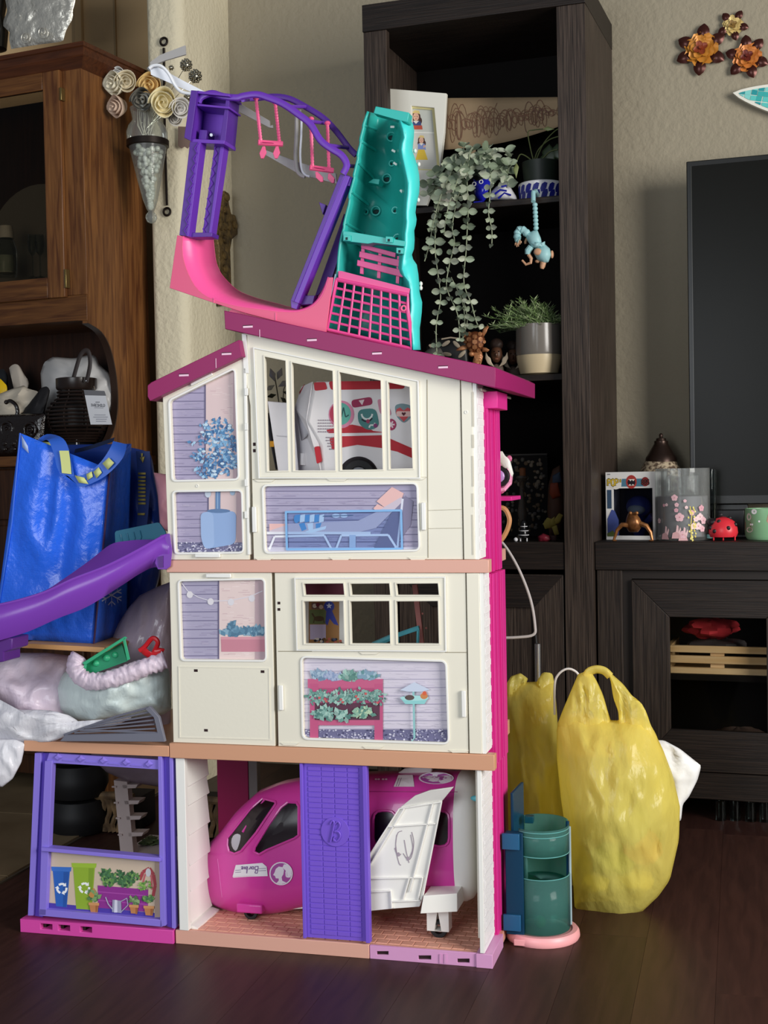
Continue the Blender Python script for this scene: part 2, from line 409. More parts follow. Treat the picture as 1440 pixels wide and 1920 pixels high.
# ================================================================ television console
wd_c = wood('console_oak_shaded', '#1d1613', '#3c322b', (42, 42, .9))  # darker copy of the bookcase oak: weaker light low down painted in
cn = thing('television_console', 'low dark wood television stand with a glass door', 'console', W, (.4, .18, 0))
c0 = uu(1115, 1017, .02); CT = zt(1300, 1016, .02); cb = zt(1300, 1070, .02)
part('top_slab', cn, MB(wd_h).box(c0, 1.2, .02, .36, cb, CT), bev=.0015)
p1 = uu(1167, 1100, .03); zb = zt(1300, 1442, .03)
part('post', cn, MB(wd_c).box(c0+.003, p1, .026, .05, .02, cb), bev=.001)
part('side_panel', cn, MB(wd_c).box(c0+.003, c0+.02, .05, .355, .06, cb))
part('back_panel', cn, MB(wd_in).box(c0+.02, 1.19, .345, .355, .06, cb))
part('carcass_frame', cn, MB(mat('console_shadow_wood', '#1d1613', .6)).prism([(p1, zb), (1.15, zb), (1.15, cb), (p1, cb)], .036, .05, [[(p1+.02, zb+.01), (.46, zb+.01), (.46, cb-.02), (p1+.02, cb-.02)]]))
base = zt(1300, 1497, .03)
part('plinth', cn, MB(wd_h).box(p1-.002, 1.19, .03, .35, base, zb-.006), bev=.001)
part('foot', cn, MB(wd_v).box(c0+.01, c0+.06, .12, .16, 0, base)); part('foot', cn, MB(wd_v).box(.9, .95, .12, .16, 0, base))
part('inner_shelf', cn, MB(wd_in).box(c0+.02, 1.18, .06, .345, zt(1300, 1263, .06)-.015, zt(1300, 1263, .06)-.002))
d = .024
A = [W.p(1184, 1087, d), W.p(1255, 1157, d), W.p(1256, 1367, d), W.p(1192, 1440, d)]
gz0, gz1 = A[2][1], A[1][1]; gr = W.p(1437, 1200, d)[0]; ou = gr+(A[1][0]-A[0][0]); oz1, oz0 = A[0][1], A[3][1]; gl = A[1][0]; ol = A[0][0]
dr = part('door', cn, MB(wd_c).prism([(ol, oz0), (gl, gz0), (gl, gz1), (ol, oz1)], d, d+.014), bev=.0012)
part('stile', dr, MB(wd_c).prism([(gr, gz0), (ou, oz0), (ou, oz1), (gr, gz1)], d, d+.014), bev=.0012)
part('rail', dr, MB(wd_h).prism([(ol, oz1), (gl, gz1), (gr, gz1), (ou, oz1)], d, d+.014), bev=.0012)
part('rail', dr, MB(wd_h).prism([(ol, oz0), (ou, oz0), (gr, gz0), (gl, gz0)], d, d+.014), bev=.0012)
def pane(name, tint='#ffffff', gloss=.12, rough=.02, haze=0):
    if name in MATS: return MATS[name]
    m = bpy.data.materials.new(name); m.use_nodes = True; n, l = m.node_tree.nodes, m.node_tree.links
    n.remove(n['Principled BSDF']); tp = n.new('ShaderNodeBsdfTransparent'); tp.inputs[0].default_value = lin(tint)
    g = n.new('ShaderNodeBsdfGlossy'); g.inputs['Roughness'].default_value = rough; fr = n.new('ShaderNodeFresnel'); fr.inputs[0].default_value = 1.0+gloss
    mu = n.new('ShaderNodeMath'); mu.operation = 'MULTIPLY'; mu.inputs[1].default_value = .55; l.new(fr.outputs[0], mu.inputs[0])
    mx = n.new('ShaderNodeMixShader'); l.new(mu.outputs[0], mx.inputs[0]); l.new(tp.outputs[0], mx.inputs[1]); l.new(g.outputs[0], mx.inputs[2])
    o_ = mx.outputs[0]
    if haze:
        df = n.new('ShaderNodeBsdfDiffuse'); df.inputs[0].default_value = lin('#f2f4f2'); m3 = n.new('ShaderNodeMixShader'); m3.inputs[0].default_value = haze
        l.new(o_, m3.inputs[1]); l.new(df.outputs[0], m3.inputs[2]); o_ = m3.outputs[0]
    l.new(o_, n['Material Output'].inputs[0]); MATS[name] = m; return m
part('glass_pane', dr, MB(pane('smoked_pane', '#ecebe8', .12)).box(gl-.004, gr+.004, d+.005, d+.008, gz0-.004, gz1+.004))
# things inside the console
m_pine = noise_mix(mat('pine', '#e6c490', .5), '#dcb47c', '#f2d8ae', 6, 5, (.6, 8, 8), .35, .7)
cr = thing('pine_crate', 'pale pine slatted crate behind the glass door of the television stand', 'crate', W, (W.p(1347, 1262, .08)[0], .16, zt(1300, 1263, .06)-.002))
fx0, fx1 = uu(1248, 1240, .075), uu(1452, 1240, .075)
for y0, y1 in ((1210, 1223), (1229, 1243), (1251, 1265)):
    part('slat', cr, MB(m_pine).box(fx0, fx1, .075, .085, zt(1347, y1+2, .075), zt(1347, y0+2, .075)), bev=.001)
zc0, zc1 = zt(1347, 1266, .085), zt(1347, 1213, .085)
part('upright', cr, MB(m_pine).box(uu(1332, 1240, .085), uu(1358, 1240, .085), .0853, .095, zc0, zc1))
part('crate_floor', cr, MB(m_pine).box(fx0, fx1, .0955, .25, zc0-.001, zc0+.008))
part('end_board', cr, MB(m_pine).box(fx0, fx0+.01, .0955, .25, zc0+.009, zc1)); part('end_board', cr, MB(m_pine).box(fx1-.01, fx1, .0955, .25, zc0+.009, zc1))
def crumple(mb, c, r, seed=0, n=20, m=14, amp=.22, power=1.0):
    q = random.Random(seed); ph = [(q.uniform(2, 6), q.uniform(2, 6), q.uniform(0, 6.3), q.uniform(0, 6.3)) for _ in range(7)]
    def f(a, b):
        th_, p_ = a*2*pi, b*pi
        k = 1+amp*sum(sin(round(A_)*th_+C_)*sin(B_*p_+D_) for A_, B_, C_, D_ in ph)/3
        return (c[0]+r[0]*k*sin(p_)*cos(th_), c[1]+r[1]*k*sin(p_)*sin(th_), c[2]+r[2]*k*cos(p_))
    rings = [[f(i/n, max(.02, min(.98, j/m))) for i in range(n)] for j in range(m+1)]
    return mb.loft(rings)
q = W.v(1335, 1178, .15)
solo('red_cushion', 'crumpled red cloth toy heaped in the pine crate', 'toy', W, crumple(MB(mat('red_felt', '#c2303c', .8)), (q.x, .15, q.z), (.055, .05, .022), 3, amp=.3))
q = W.v(1345, 1205, .16)
solo('grey_shoe', 'dark grey shoes lying in the pine crate under red cloth', 'shoe', W, crumple(MB(mat('grey_shoe', '#4a4648', .6)), (q.x, .16, q.z-.006), (.07, .05, .018), 9, amp=.25))
q = W.v(1385, 1355, .2)
solo('brown_shoe', 'dim brown shoe at the bottom of the glass-doored cabinet', 'shoe', W, crumple(MB(mat('brown_shoe', '#4a3a33', .6)), (q.x, .2, zb+.035), (.07, .05, .03), 5, amp=.15))
# glasses on the floor below the console
glassm = pane('clear_glass', '#e8eeee', .35)
for i, (x, y) in enumerate(((1352, 1530), (1379, 1530), (1408, 1532), (1434, 1533))):
    g = on_floor(x, y+8); gq = g-W.O; c = (gq.dot(W.U), gq.dot(W.D)); zz = .045
    mb = MB(glassm).lathe([(.012, .001), (.0125, zz), (.0115, zz), (.011, .003)], c, 14)
    solo('glass_jar', 'small clear glass jar under the television stand, %s in the row' % ('first from the left', 'second from the left', 'third from the left', 'last at the right')[i], 'jar', W, mb, 'glass jars under the television stand')

# ================================================================ television
tv = thing('television', 'large black flat screen television against the wall', 'television', W, (.7, .24, CT))
tz0, tz1, tx0 = zt(1292, 946, .22), zt(1288, 303, .22), uu(1289, 500, .22)
m_tv = mat('tv_bezel', '#151513', .35); m_scr = mat('tv_screen', '#12120f', .3, spec=.15)
part('housing', tv, MB(m_tv).box(tx0, tx0+1.2, .22, .26, tz0, tz1), bev=.002)
part('screen', tv, MB(m_scr).box(tx0+.012, tx0+1.19, .2185, .2205, tz0+.02, tz1-.012))
part('bezel_edge', tv, MB(mat('tv_edge', '#3a3a36', .3)).box(tx0+.0105, tx0+.012, .2175, .222, tz0+.02, tz1-.012))
part('stand', tv, MB(m_tv).box(tx0+.02, tx0+.13, .235, .25, CT, tz0), bev=.002)
part('stand_foot', tv, MB(m_tv).box(tx0+.01, tx0+.14, .19, .29, CT, CT+.008), bev=.002)

# ================================================================ wall flowers and mosaic board
def rose(x, y, r, c1, c2, label):
    q = W.v(x, y, WALLD-.012); s = r*W.k(x, y, WALLD)
    t = thing('metal_rose', label, 'wall flower', W, (q.x, WALLD, q.z), 'metal roses on the wall')
    ml = mat('rose_leaf_metal', '#4a241d', .3, .5); mp = mat('rose_petal_'+c1, c1, .4, .15); mi = mat('rose_petal_'+c2, c2, .4, .15)
    lf = MB(ml).grid(lambda a, b: (a*1.05*s+.6*s, -.008-.2*s*sin(a*pi)*(1-abs(2*b-1)*.8), (b-.5)*s*.8*sin(pi*min(1, a*.96+.03))**.7), 6, 4)
    pt = MB(mp).grid(lambda a, b: (a*s*1.08, -.22*s*a*a+.12*s*a**4-.1*s*abs(2*b-1)**2, (b-.5)*s*1.0*sin(pi*min(1, .12+a*.8))**.6), 5, 4)
    pt2 = MB(mi); pt2.v, pt2.f, pt2.mi = list(pt.v), pt.f, pt.mi
    ml_, mp_, mi_ = (_mesh(n, b_, Vector((0, 0, 0)), 60) for n, b_ in (('leaf', lf), ('petal', pt), ('petal', pt2)))
    C = Matrix.Translation((q.x, WALLD-.004, q.z)); a0 = R.uniform(0, 6)
    for i in range(6 if r > 20 else 5):
        shared('leaf', t, ml_, C @ Matrix.Rotation(a0+i*2*pi/(6 if r > 20 else 5)+R.uniform(-.15, .15), 4, 'Y'))
    for k, (n, sc, me, lift) in enumerate(((7, 1, mp_, .2), (6, .8, mp_, .42), (5, .6, mp_, .62), (4, .42, mi_, .8))):
        for i in range(n): shared('petal', t, me, C @ Matrix.Translation((0, -lift*s*.8, 0)) @ Matrix.Rotation(i*2*pi/n+k*.4, 4, 'Y') @ Matrix.Rotation(0, 4, 'X') @ Matrix.Scale(sc, 4))
    part('bud', t, MB(mi).tube([(q.x, WALLD-.004, q.z), (q.x, WALLD-.6*s, q.z), (q.x, WALLD-.95*s, q.z)], [.2*s, .2*s, .1*s], 10))
rose(1315, 93, 29, '#c98530', '#8a3a1c', 'large orange metal rose on the wall, left of the three')
rose(1401, 107, 25, '#cc7a35', '#6a2416', 'orange red metal rose on the wall, lowest and right of the three')
rose(1374, 47, 18, '#d8bd78', '#8a6a34', 'small cream yellow metal rose on the wall above the orange ones')
sb = thing('mosaic_surfboard', 'turquoise mosaic surfboard with a white edge hung on the wall', 'wall ornament', W, (W.p(1500, 180, .36)[0], WALLD, zt(1500, 180, WALLD)))
a, bq = Vector(W.p(1374, 175, .35)), Vector(W.p(1700, 215, .35)); ax = bq-a; Lb = ax.length; ax.normalize(); ay = Vector((-ax.y, ax.x))
def board(t, sgn, k=1): return a+ax*(t*Lb)+ay*(sgn*k*.045*(sin(pi*min(max(t, 0), 1))**.75))
outl = [tuple(board(i/24, 1)) for i in range(25)]+[tuple(board(i/24, -1)) for i in range(23, 0, -1)]
part('board', sb, MB(mat('board_white', '#e8e6da', .4)).prism(outl, .345, .362), bev=.002)
part('spacer', sb, MB(mat('board_white', '#e8e6da', .4)).box(a.x+.2, a.x+.25, .3622, WALLD, a.y-.03, a.y+.01))
inner = offs(outl, -.007)
mt = [mat('mosaic_%d' % i, c, .25) for i, c in enumerate(('#3fb0ad', '#62c9c2', '#2f9aa0', '#86d6cf'))]
for i in range(1, 17):
    for j in range(-4, 4):
        cx = a+ax*(i*.0145+R.uniform(-.001, .001)); y0 = j*.0125+R.uniform(-.001, .001)
        qd = [tuple(cx+ay*y0), tuple(cx+ax*.0133+ay*y0), tuple(cx+ax*.0133+ay*(y0+.0115)), tuple(cx+ay*(y0+.0115))]
        qd = clip(qd, inner)
        if len(qd) >= 3 and abs(sum(qd[k-1][0]*qd[k][1]-qd[k][0]*qd[k-1][1] for k in range(len(qd)))) > 4e-5:
            part('tile', sb, MB(R.choice(mt)).prism(qd, .3435, .3449))
# ================================================================ toy house
h = H.p
m_wh = mat('facade_plastic', '#e6e1d0', .38); m_wh2 = mat('white_plastic', '#ecebe6', .35)
m_roof = mat('roof_plastic', '#92205e', .4, spec=.25); m_peach = mat('peach_plastic', '#dba694', .4); m_tan = mat('tan_plastic', '#cf9a7a', .4)
m_pinkcol = mat('hot_pink_plastic', '#d8308e', .4, spec=.25); m_vio = mat('violet_plastic', '#7858cc', .45, spec=.25); m_lil = mat('lilac_pink_plastic', '#d59ac6', .4)
m_mag = mat('magenta_plastic', '#d84aa6', .4)
HD = .30
ho = thing('toy_house', 'tall white and pink plastic toy house with magenta roofs in front of the bookcase', 'dollhouse', H, (-.27, .15, 0))
# --- floors
m_brick = mat('peach_tile_plastic', '#dba08a', .42)
n_, l_, b_ = nodes(m_brick); br = n_.new('ShaderNodeTexBrick'); br.inputs['Scale'].default_value = 26; br.inputs['Mortar Size'].default_value = .05
br.offset = .5; br.inputs['Color1'].default_value = (0, 0, 0, 1); br.inputs['Color2'].default_value = (0, 0, 0, 1); br.inputs['Mortar'].default_value = (1, 1, 1, 1)
l_.new(texco(m_brick, (1, 1, 1), (0, 0, .6)), br.inputs['Vector']); bump_from(m_brick, br.outputs['Color'], .7, .002)
part('ground_floor', ho, MB(m_brick).box(-.546, .0, .006, HD, .004, .0225), bev=0)
for i_ in range(12):
    for j_ in range(24):
        k_ = 'floorbrick'
        if (i_, j_) == (0, 0): fb_ = _mesh('brick', MB(m_brick).bridge([(0, 0, 0), (.0205, 0, 0), (.0205, .0195, 0), (0, .0195, 0)], [(.001, .001, .0011), (.0195, .001, .0011), (.0195, .0185, .0011), (.001, .0185, .0011)]), Vector((0, 0, 0)), 0)
        x_ = -.519+j_*.0215+(i_ % 2)*.0107
        if x_ < -.03: shared('brick', KIDS[ho][0], fb_, Matrix.Translation((x_, .012+i_*.0205, .0225)))
xi = h(693, 1780)[0]
part('base_edge', ho, MB(m_peach).box(-.5475, xi-.001, 0, .006, .0, .0235), bev=.0008)
sl = [[h(*q) for q in ((x0, y0), (x1, y0), (x1, y1), (x0, y1))] for x0, y0, x1, y1 in ((706, 1784, 728, 1791), (784, 1792, 808, 1800), (857, 1798, 880, 1806))]
x_e = h(893, 1800)[0]
part('slotted_edge', ho, MB(m_lil).prism([(xi, 0), (x_e, 0), (x_e, .0225), (xi, .0225)], .001, .0055, sl), bev=.0005)
part('corner_block', ho, MB(m_lil).box(x_e, .002, -.002, .098, 0, .0228), bev=.0008)
for s_ in sl: part('slot', ho, MB(mat('slot_dark', '#2a1216', .8)).prism(s_, .0052, .0058))
for x0 in (824, 833): part('clip', ho, MB(m_lil).prism([h(x0, 1789), h(x0+4, 1789), h(x0+4, 1806), h(x0, 1806)], -.0005, .001))
B1 = (h(318, 1073)[1], h(318, 1050)[1]); B2 = (h(323, 1420)[1], h(323, 1392)[1])
part('second_floor_slab', ho, MB(m_tan).box(-.548, .011, -.006, .014, *B2).box(-.548, -.016, .0141, HD, *B2), bev=.001)
part('third_floor_slab', ho, MB(m_peach).box(-.546, .007, -.005, .020, *B1).box(-.546, -.018, .0201, HD, *B1), bev=.001)
# --- right hand wall, brick relief, pink shaft
TOPR = .945
m_wbrick = mat('white_brick_plastic', '#f0eef0', .45)
n_, l_, b_ = nodes(m_wbrick); br = n_.new('ShaderNodeTexBrick'); br.inputs['Scale'].default_value = 22; br.inputs['Mortar Size'].default_value = .03
br.inputs['Color1'].default_value = (1, 1, 1, 1); br.inputs['Color2'].default_value = (.8, .8, .8, 1); br.inputs['Mortar'].default_value = (0, 0, 0, 1)
l_.new(texco(m_wbrick, (1, 1, 1), (pi/2, 0, pi/2)), br.inputs['Vector']); bump_from(m_wbrick, br.outputs['Color'], .8, .003)
uf = [h(905, 1600)[0], h(909, 1250)[0], h(896, 900)[0]]; db = [.088, .048, .055]
def side_relief(z0, z1, lv):
    mb = MB(m_wbrick).box(uf[lv]-.006, uf[lv]+.0005, .001, db[lv], z0, z1); z = z0+.004; row = 0
    while z < z1-.006:
        y = .003+(row % 2)*.012
        while y < db[lv]-.012: mb.box(uf[lv]+.0006, uf[lv]+.0011+R.random()*.0004, y, min(y+.022, db[lv]), z, z+.0095); y += .0235
        z += .011; row += 1
    return mb
part('brick_side_wall', ho, side_relief(.0236, B2[0]-.001, 0)); part('brick_side_wall', ho, side_relief(B2[1]+.001, B1[0]-.001, 1)); part('brick_side_wall', ho, side_relief(B1[1]+.001, TOPR, 2))
mb = MB(m_pinkcol)
def shaft(z0, z1, lv):
    m = MB(m_pinkcol); u, d0 = uf[lv]+.0012, db[lv]+.001
    m.box(u-.02, u+.002, d0, d0+.105, z0, z1)
    for a, b, e in ((.002, .018, .0035), (.024, .044, .0045), (.060, .066, .005), (.070, .102, .006)): m.box(u+.0021, u+.002+e, d0+a, d0+b, z0, z1)
    return m
part('elevator_shaft', ho, shaft(.006, B2[0]-.004, 0), bev=.0006); part('elevator_shaft', ho, shaft(B2[0]-.003, B1[0]-.006, 1), bev=.0006)
part('elevator_shaft', ho, shaft(B1[0]-.005, h(930, 766, .1)[1], 2), bev=.0006)
cz0, cz1 = h(915, 766, .06)[1], h(915, 734, .06)[1]
part('shaft_cap', ho, MB(m_pinkcol).box(uf[2]-.02, h(932, 750, .052)[0], .0565, .15, cz0, cz1), bev=.001)
part('back_wall', ho, MB(m_wh).box(uf[2]-.022, uf[2]-.019, .05, HD, .03, TOPR))
# --- ground floor: shelf column, right post, violet door
mb = MB(m_wh2); xl, x2, x3 = h(333, 1600)[0], h(350, 1600)[0], h(383, 1600, .1)[0]
mb.box(xl, x2, .0, .012, .0237, B2[0]-.001)
part('front_post', ho, mb, bev=.0008)
ys = [1462, 1497, 1552, 1608, 1655, 1712, 1742]; zs = [h(362, y, .06)[1] for y in ys]
pro = [(x2-.012, .0236), (x2-.012, B2[0]-.001), (x2-.004, B2[0]-.001)]
for z in zs[:-1]: pro += [(x2-.0008, z+.006), (x2+.0005, z), (x2-.0045, z-.004)]
pro += [(x2-.001, .0236)]
part('moulded_shelves', ho, MB(m_wh2).prism(pro, .0125, .105))
part('shelf_foot', ho, MB(m_wh2).prism([(x2-.0115, .0228), (x2+.012, .0228), (x2+.012, .026), (x2-.0115, .032)], .0122, .11))
part('front_post', ho, MB(m_wh2).box(h(897, 1600)[0], uf[0]+.0004, -.0015, .0008, .0237, B2[0]-.001), bev=.0008)
# violet garage door with bricks and emblem
D0 = h(563, 1430)[0], h(690, 1430)[0]; zt_, zb_ = B2[0]-.001, h(620, 1762)[1]
dx0, dx1 = h(568, 1700)[0], h(693, 1700)[0]
dr = part('garage_door', ho, MB(m_vio).box(dx0, dx1, .004, .010, zb_, zt_))
part('door_edge', dr, MB(m_vio).box(dx0, dx0+.005, -.003, .0037, zb_, zt_), bev=.0006); part('door_edge', dr, MB(m_vio).box(dx1-.007, dx1, -.003, .0037, zb_, zt_), bev=.0006)
bx0, bx1 = dx0+.012, dx1-.014; ncol, z, row = 4, zb_+.006, 0
bw = (bx1-bx0)/3.0; zz = zb_+.006; rh = .0087; bm_ = {}
nrow = int((zt_-.004-zz)/rh); rh = (zt_-.004-zz)/nrow; mem = []
def brickmesh(w):
    k = round(w, 5)
    if k not in bm_: bm_[k] = _mesh('brick', MB(m_vio).hexa([(0, 0, 0), (w, 0, 0), (w, .0016, 0), (0, .0016, 0), (.0006, -.0014, .0008), (w-.0006, -.0014, .0008), (w-.0006, -.0014, rh-.0022), (.0006, -.0014, rh-.0022)]), Vector((0, 0, 0)), 0)
    return bm_[k]
bm0 = MB(m_vio).bridge([(0, .0005, 0), (1, .0005, 0), (1, .0005, 1), (0, .0005, 1)], [(.0008, -.0016, .0008), (.9, -.0016, .0008), (.9, -.0016, .9), (.0008, -.0016, .9)])
for r_ in range(nrow):
    z0 = zz+r_*rh; cuts = [0, .5, 1.5, 2.5, 3] if r_ % 2 == 0 else [0, 1, 2, 3]
    cuts = [0, .8, 1.55, 2.3, 3]
    for c0_, c1_ in zip(cuts, cuts[1:]):
        wv = (c1_-c0_)*bw-.0008; k = ('b', round(wv, 5))
        if k not in bm_:
            t_ = .0009; q = [(0, .004, 0), (wv, .004, 0), (wv, .004, rh-.0009), (0, .004, rh-.0009)]; q2 = [(t_, .0025, t_), (wv-t_, .0025, t_), (wv-t_, .0025, rh-.0009-t_), (t_, .0025, rh-.0009-t_)]
            bm_[k] = _mesh('brick', MB(m_vio).bridge(q, q2), Vector((0, 0, 0)), 0)
        shared('brick', dr, bm_[k], Matrix.Translation((bx0+c0_*bw, 0, z0)))
ec = h(628, 1560); er = .0245
part('emblem_disc', dr, MB(m_vio).prism(ring_px(ec[0], ec[1], er, er, 40), .0008, .0037), bev=.0008)
def at_d(d): return lambda x, y, L: Vector((x, d-L, y))
E_ = [(-.35, -.75), (-.05, .55), (-.15, .85), (-.35, .6)], [(-.05, .55), (.25, .8), (.42, .55), (.25, .2), (-.02, .05)], [(-.02, .05), (.3, .02), (.42, -.3), (.15, -.68), (-.1, -.55), (.02, -.35)]
mb = MB(m_vio)
for st in E_:
    pts = smoothpts([(ec[0]+x*er*.9, -.0008, ec[1]+z_*er*.9) for x, z_ in st], 5); mb.tube(pts, .0017, 6)
part('emblem_letter', dr, mb)

# --- facade plates
def rim(F, win, w, d0, d1, mb): return mb.prism(offs(win, w), d0, d1, [win])
def facade(name, outer, holes, d0=0, d1=.012, m=None): return part(name, ho, MB(m or m_wh).prism(outer, d0, d1, holes), bev=.0006)
# second floor left panel
px = [h(*q) for q in ((322, 1076), (513, 1074), (519, 1394), (327, 1392))]
zA0, zA1 = B2[1]+.0005, B1[0]-.0005
LX0, LX1, MX0, MX1 = -.5425, h(513, 1200)[0]-.001, h(518, 1200)[0], h(876, 1250)[0]
w1 = rnd([h(*q) for q in ((337, 1090), (495, 1087), (498, 1237), (342, 1236))], .006)
p2l = facade('wall_panel', [(LX0, zA0), (LX1, zA0), (LX1, zA1), (LX0, zA1)], [w1], -.001, .011, m_wh)
part('window_rim', p2l, rim(H, w1, .0035, -.003, -.0012, MB(m_wh2)), bev=.0006)
pb = [h(*q) for q in ((337, 1251), (504, 1254), (506, 1385), (339, 1381))]
part('inset_rim', p2l, rim(H, pb, .0018, -.0022, -.0012, MB(m_wh)))
part('textured_board', p2l, MB(noise_bump(mat('stipple_plastic', '#e6e1d0', .5), 160, .15, .001)).prism(pb, -.0016, -.0011))
for x, y in ((368, 1257), (493, 1259), (387, 1369)):
    a = h(x-3.5, y-2.5), h(x+3.5, y+2.5); part('socket', p2l, MB(mat('slot_dark', '#2a1216', .8)).box(a[0][0], a[1][0], -.0019, -.0014, a[1][1], a[0][1]))
# second floor main facade
win2 = [h(*q) for q in ((565, 1090), (828, 1088), (830, 1214), (567, 1212))]
art2 = rnd([h(*q) for q in ((567, 1233), (835, 1241), (840, 1392), (570, 1383))], .008)
p2m = facade('wall_panel', [(MX0, zA0), (MX1, zA0), (MX1, zA1), (MX0, zA1)], [win2, art2], -.001, .011)
part('window_rim', p2m, rim(H, art2, .0035, -.003, -.0012, MB(m_wh2)), bev=.0006)
def seam(par, a, b, w=.0012): part('seam', par, MB(mat('seam_shadow', '#9b947f', .8)).bar((a[0], -.0012, a[1]), (b[0], -.0012, b[1]), w, .0006))
def handle(par, x0, y0, x1, y1, d=-.0012):
    a, b = h(x0, y0), h(x1, y1); part('pull_tab', par, MB(m_wh2).box(min(a[0], b[0]), max(a[0], b[0]), d-.005, d, min(a[1], b[1]), max(a[1], b[1])), bev=.0012)
handle(p2m, 524, 1284, 533, 1331); handle(p2m, 866, 1294, 875, 1344); handle(p2l, 388, 1075, 435, 1083)
seam(p2m, h(522, 1221), h(585, 1221)); seam(p2m, h(835, 1223), h(875, 1223))
def catch(par, x, y, w=40):                    # small trapezoid finger catch
    a = [h(x, y), h(x+w, y), h(x+w-7, y+5), h(x+7, y+5)]; part('finger_catch', par, MB(m_wh).prism(a, -.0028, -.0012), bev=.0004)
for q in ((673, 1222, 40), (526, 1392, 36), (680, 1399, 40), (842, 1406, 38)): catch(p2m, *q)
def frame_window(par, out, cols, rows, wall=.011, d0=-.004, d1=.004, m=None, name='window_frame'):
    """out: 4 corners; cols/rows: pane rectangles given as lists of outlines"""
    part(name, par, MB(m or m_wh).prism(out, d0, d1, cols), bev=.0008)
    for c in cols: part('glazing_bead', par, MB(m or m_wh).prism(offs(c, .0022), d0-.0015, d0, [c]), bev=.0004)
out = [h(*q) for q in ((556, 1085), (834, 1083), (836, 1219), (560, 1217))]
panes = []
for x0, x1 in ((571, 645), (658, 731), (744, 822)):
    for y0, y1 in ((1094, 1115), (1127, 1206)): panes.append([h(x0, y0), h(x1, y0-.5), h(x1+2, y1), h(x0+2, y1)])
frame_window(p2m, out, panes, None)
part('window_rim', p2m, rim(H, out, .002, -.0055, -.0012, MB(m_wh2)))
# pilasters
for z0, z1, xa, lv in ((zA0, zA1, h(878, 1250)[0], 1), (B1[1]+.0005, TOPR, h(868, 900)[0], 2)):
    part('pilaster', ho, MB(m_wh).box(xa, uf[lv]-.0062, -.003, .012, z0, z1), bev=.0008)
part('corner_strip', ho, MB(m_wh2).box(uf[2]-.0060, uf[2]+.0003, -.001, .0008, B1[1]+.0005, TOPR)); part('corner_strip', ho, MB(m_wh2).box(uf[1]-.0060, uf[1]+.0003, -.001, .0008, zA0, zA1))
for y0, y1 in ((735, 800), (815, 840), (855, 912), (925, 950), (965, 1040)):
    a, b = h(885, y0), h(889, y1); part('slot', ho, MB(mat('slot_grey', '#cdc7b6', .6)).box(a[0], b[0], -.0036, -.0031, b[1], a[1]))
a = h(875, 773); part('screw_cap', ho, MB(m_wh2).lathe([(.0028, 0), (.002, .0012)], (0, 0), 14)) if False else None
part('peg_hole', ho, MB(m_wh2).torus((a[0], -.0034, a[1]), .0022, .0007, 'y', 16, 6))
# top floor: main facade
zT0 = B1[1]+.0005
rb = lambda x: h(422, 617)[1]+(h(929, 727)[1]-h(422, 617)[1])*((h(x, 700)[0]-h(422, 617)[0])/(h(929, 727)[0]-h(422, 617)[0]))+.004
XM0 = h(475, 1000)[0]; XG = h(458, 700)[0]; XMR = h(866, 900)[0]
outer = [(XM0, zT0), (XMR, zT0), (XMR, rb(866)), (XG, rb(455)), (XG, h(456, 690)[1]), (XM0, h(470, 760)[1])]
wtop = [h(*q) for q in ((484, 664), (778, 722), (781, 889), (494, 889))]
art3 = rnd([h(*q) for q in ((495, 912), (781, 908), (785, 1030), (499, 1035))], .007)
p3m = facade('wall_panel', outer, [wtop, art3], -.001, .011)
part('window_rim', p3m, rim(H, art3, .0035, -.003, -.0012, MB(m_wh2)), bev=.0006)
out = [h(*q) for q in ((479, 654), (784, 716), (787, 895), (489, 895))]
panes = [[h(*q) for q in P_] for P_ in (((498, 669), (537, 677), (542, 882), (504, 883)), ((549, 680), (625, 696), (630, 882), (553, 882)), ((638, 698), (715, 714), (719, 880), (641, 881)), ((729, 717), (769, 726), (775, 878), (732, 879)))]
frame_window(p3m, out, panes, None)
part('window_rim', p3m, rim(H, out, .002, -.0055, -.0012, MB(m_wh2)))
handle(p3m, 474, 950, 483, 998); handle(p3m, 791, 942, 800, 994)
seam(p3m, h(474, 899), h(800, 895)); seam(p3m, h(801, 712), h(803, 1046)); seam(p3m, h(803, 957), h(866, 955), .0006); seam(p3m, h(803, 991), h(866, 990), .0006)
for q in ((477, 899, 40), (612, 897, 42), (762, 895, 38), (478, 1046, 35), (618, 1045, 42), (765, 1045, 38)): catch(p3m, *q)
for y in (830, 842):
    a = h(475, y), h(480, y+6); part('socket', p3m, MB(mat('slot_dark', '#2a1216', .8)).box(a[0][0], a[1][0], -.0016, -.0011, a[1][1], a[0][1]))
for y in (1128, 1140):
    a = h(521, y), h(526, y+5); part('socket', p2m, MB(mat('slot_dark', '#2a1216', .8)).box(a[0][0], a[1][0], -.0016, -.0011, a[1][1], a[0][1]))
# top floor: left hinged panel
PL = [h(*q) for q in ((306, 745), (459, 668), (468, 1047), (322, 1047))]; PL[3] = (LX0, zT0); PL[0] = (LX0-.004, PL[0][1]); PL[2] = (PL[2][0], zT0)
wa = rnd([h(*q) for q in ((320, 752), (440, 693), (447, 897), (326, 900))], .006)
wb = rnd([h(*q) for q in ((327, 923), (453, 921), (456, 1034), (331, 1036))], .006)
p3l = facade('wall_panel', PL, [wa, wb], -.002, .010)
for w_ in (wa, wb): part('window_rim', p3l, rim(H, w_, .0035, -.004, -.0022, MB(m_wh2)), bev=.0006)
handle(p3l, 368, 1038, 415, 1045, -.0022)
a, b = h(360, 722), h(400, 701); part('pull_tab', p3l, MB(m_wh2).bar((a[0], -.004, a[1]), (b[0], -.004, b[1]), .005, .004), bev=.001)
part('peg', p3l, MB(m_wh2).torus((h(371, 911)[0], -.0026, h(371, 911)[1]), .002, .0007, 'y', 14, 6))
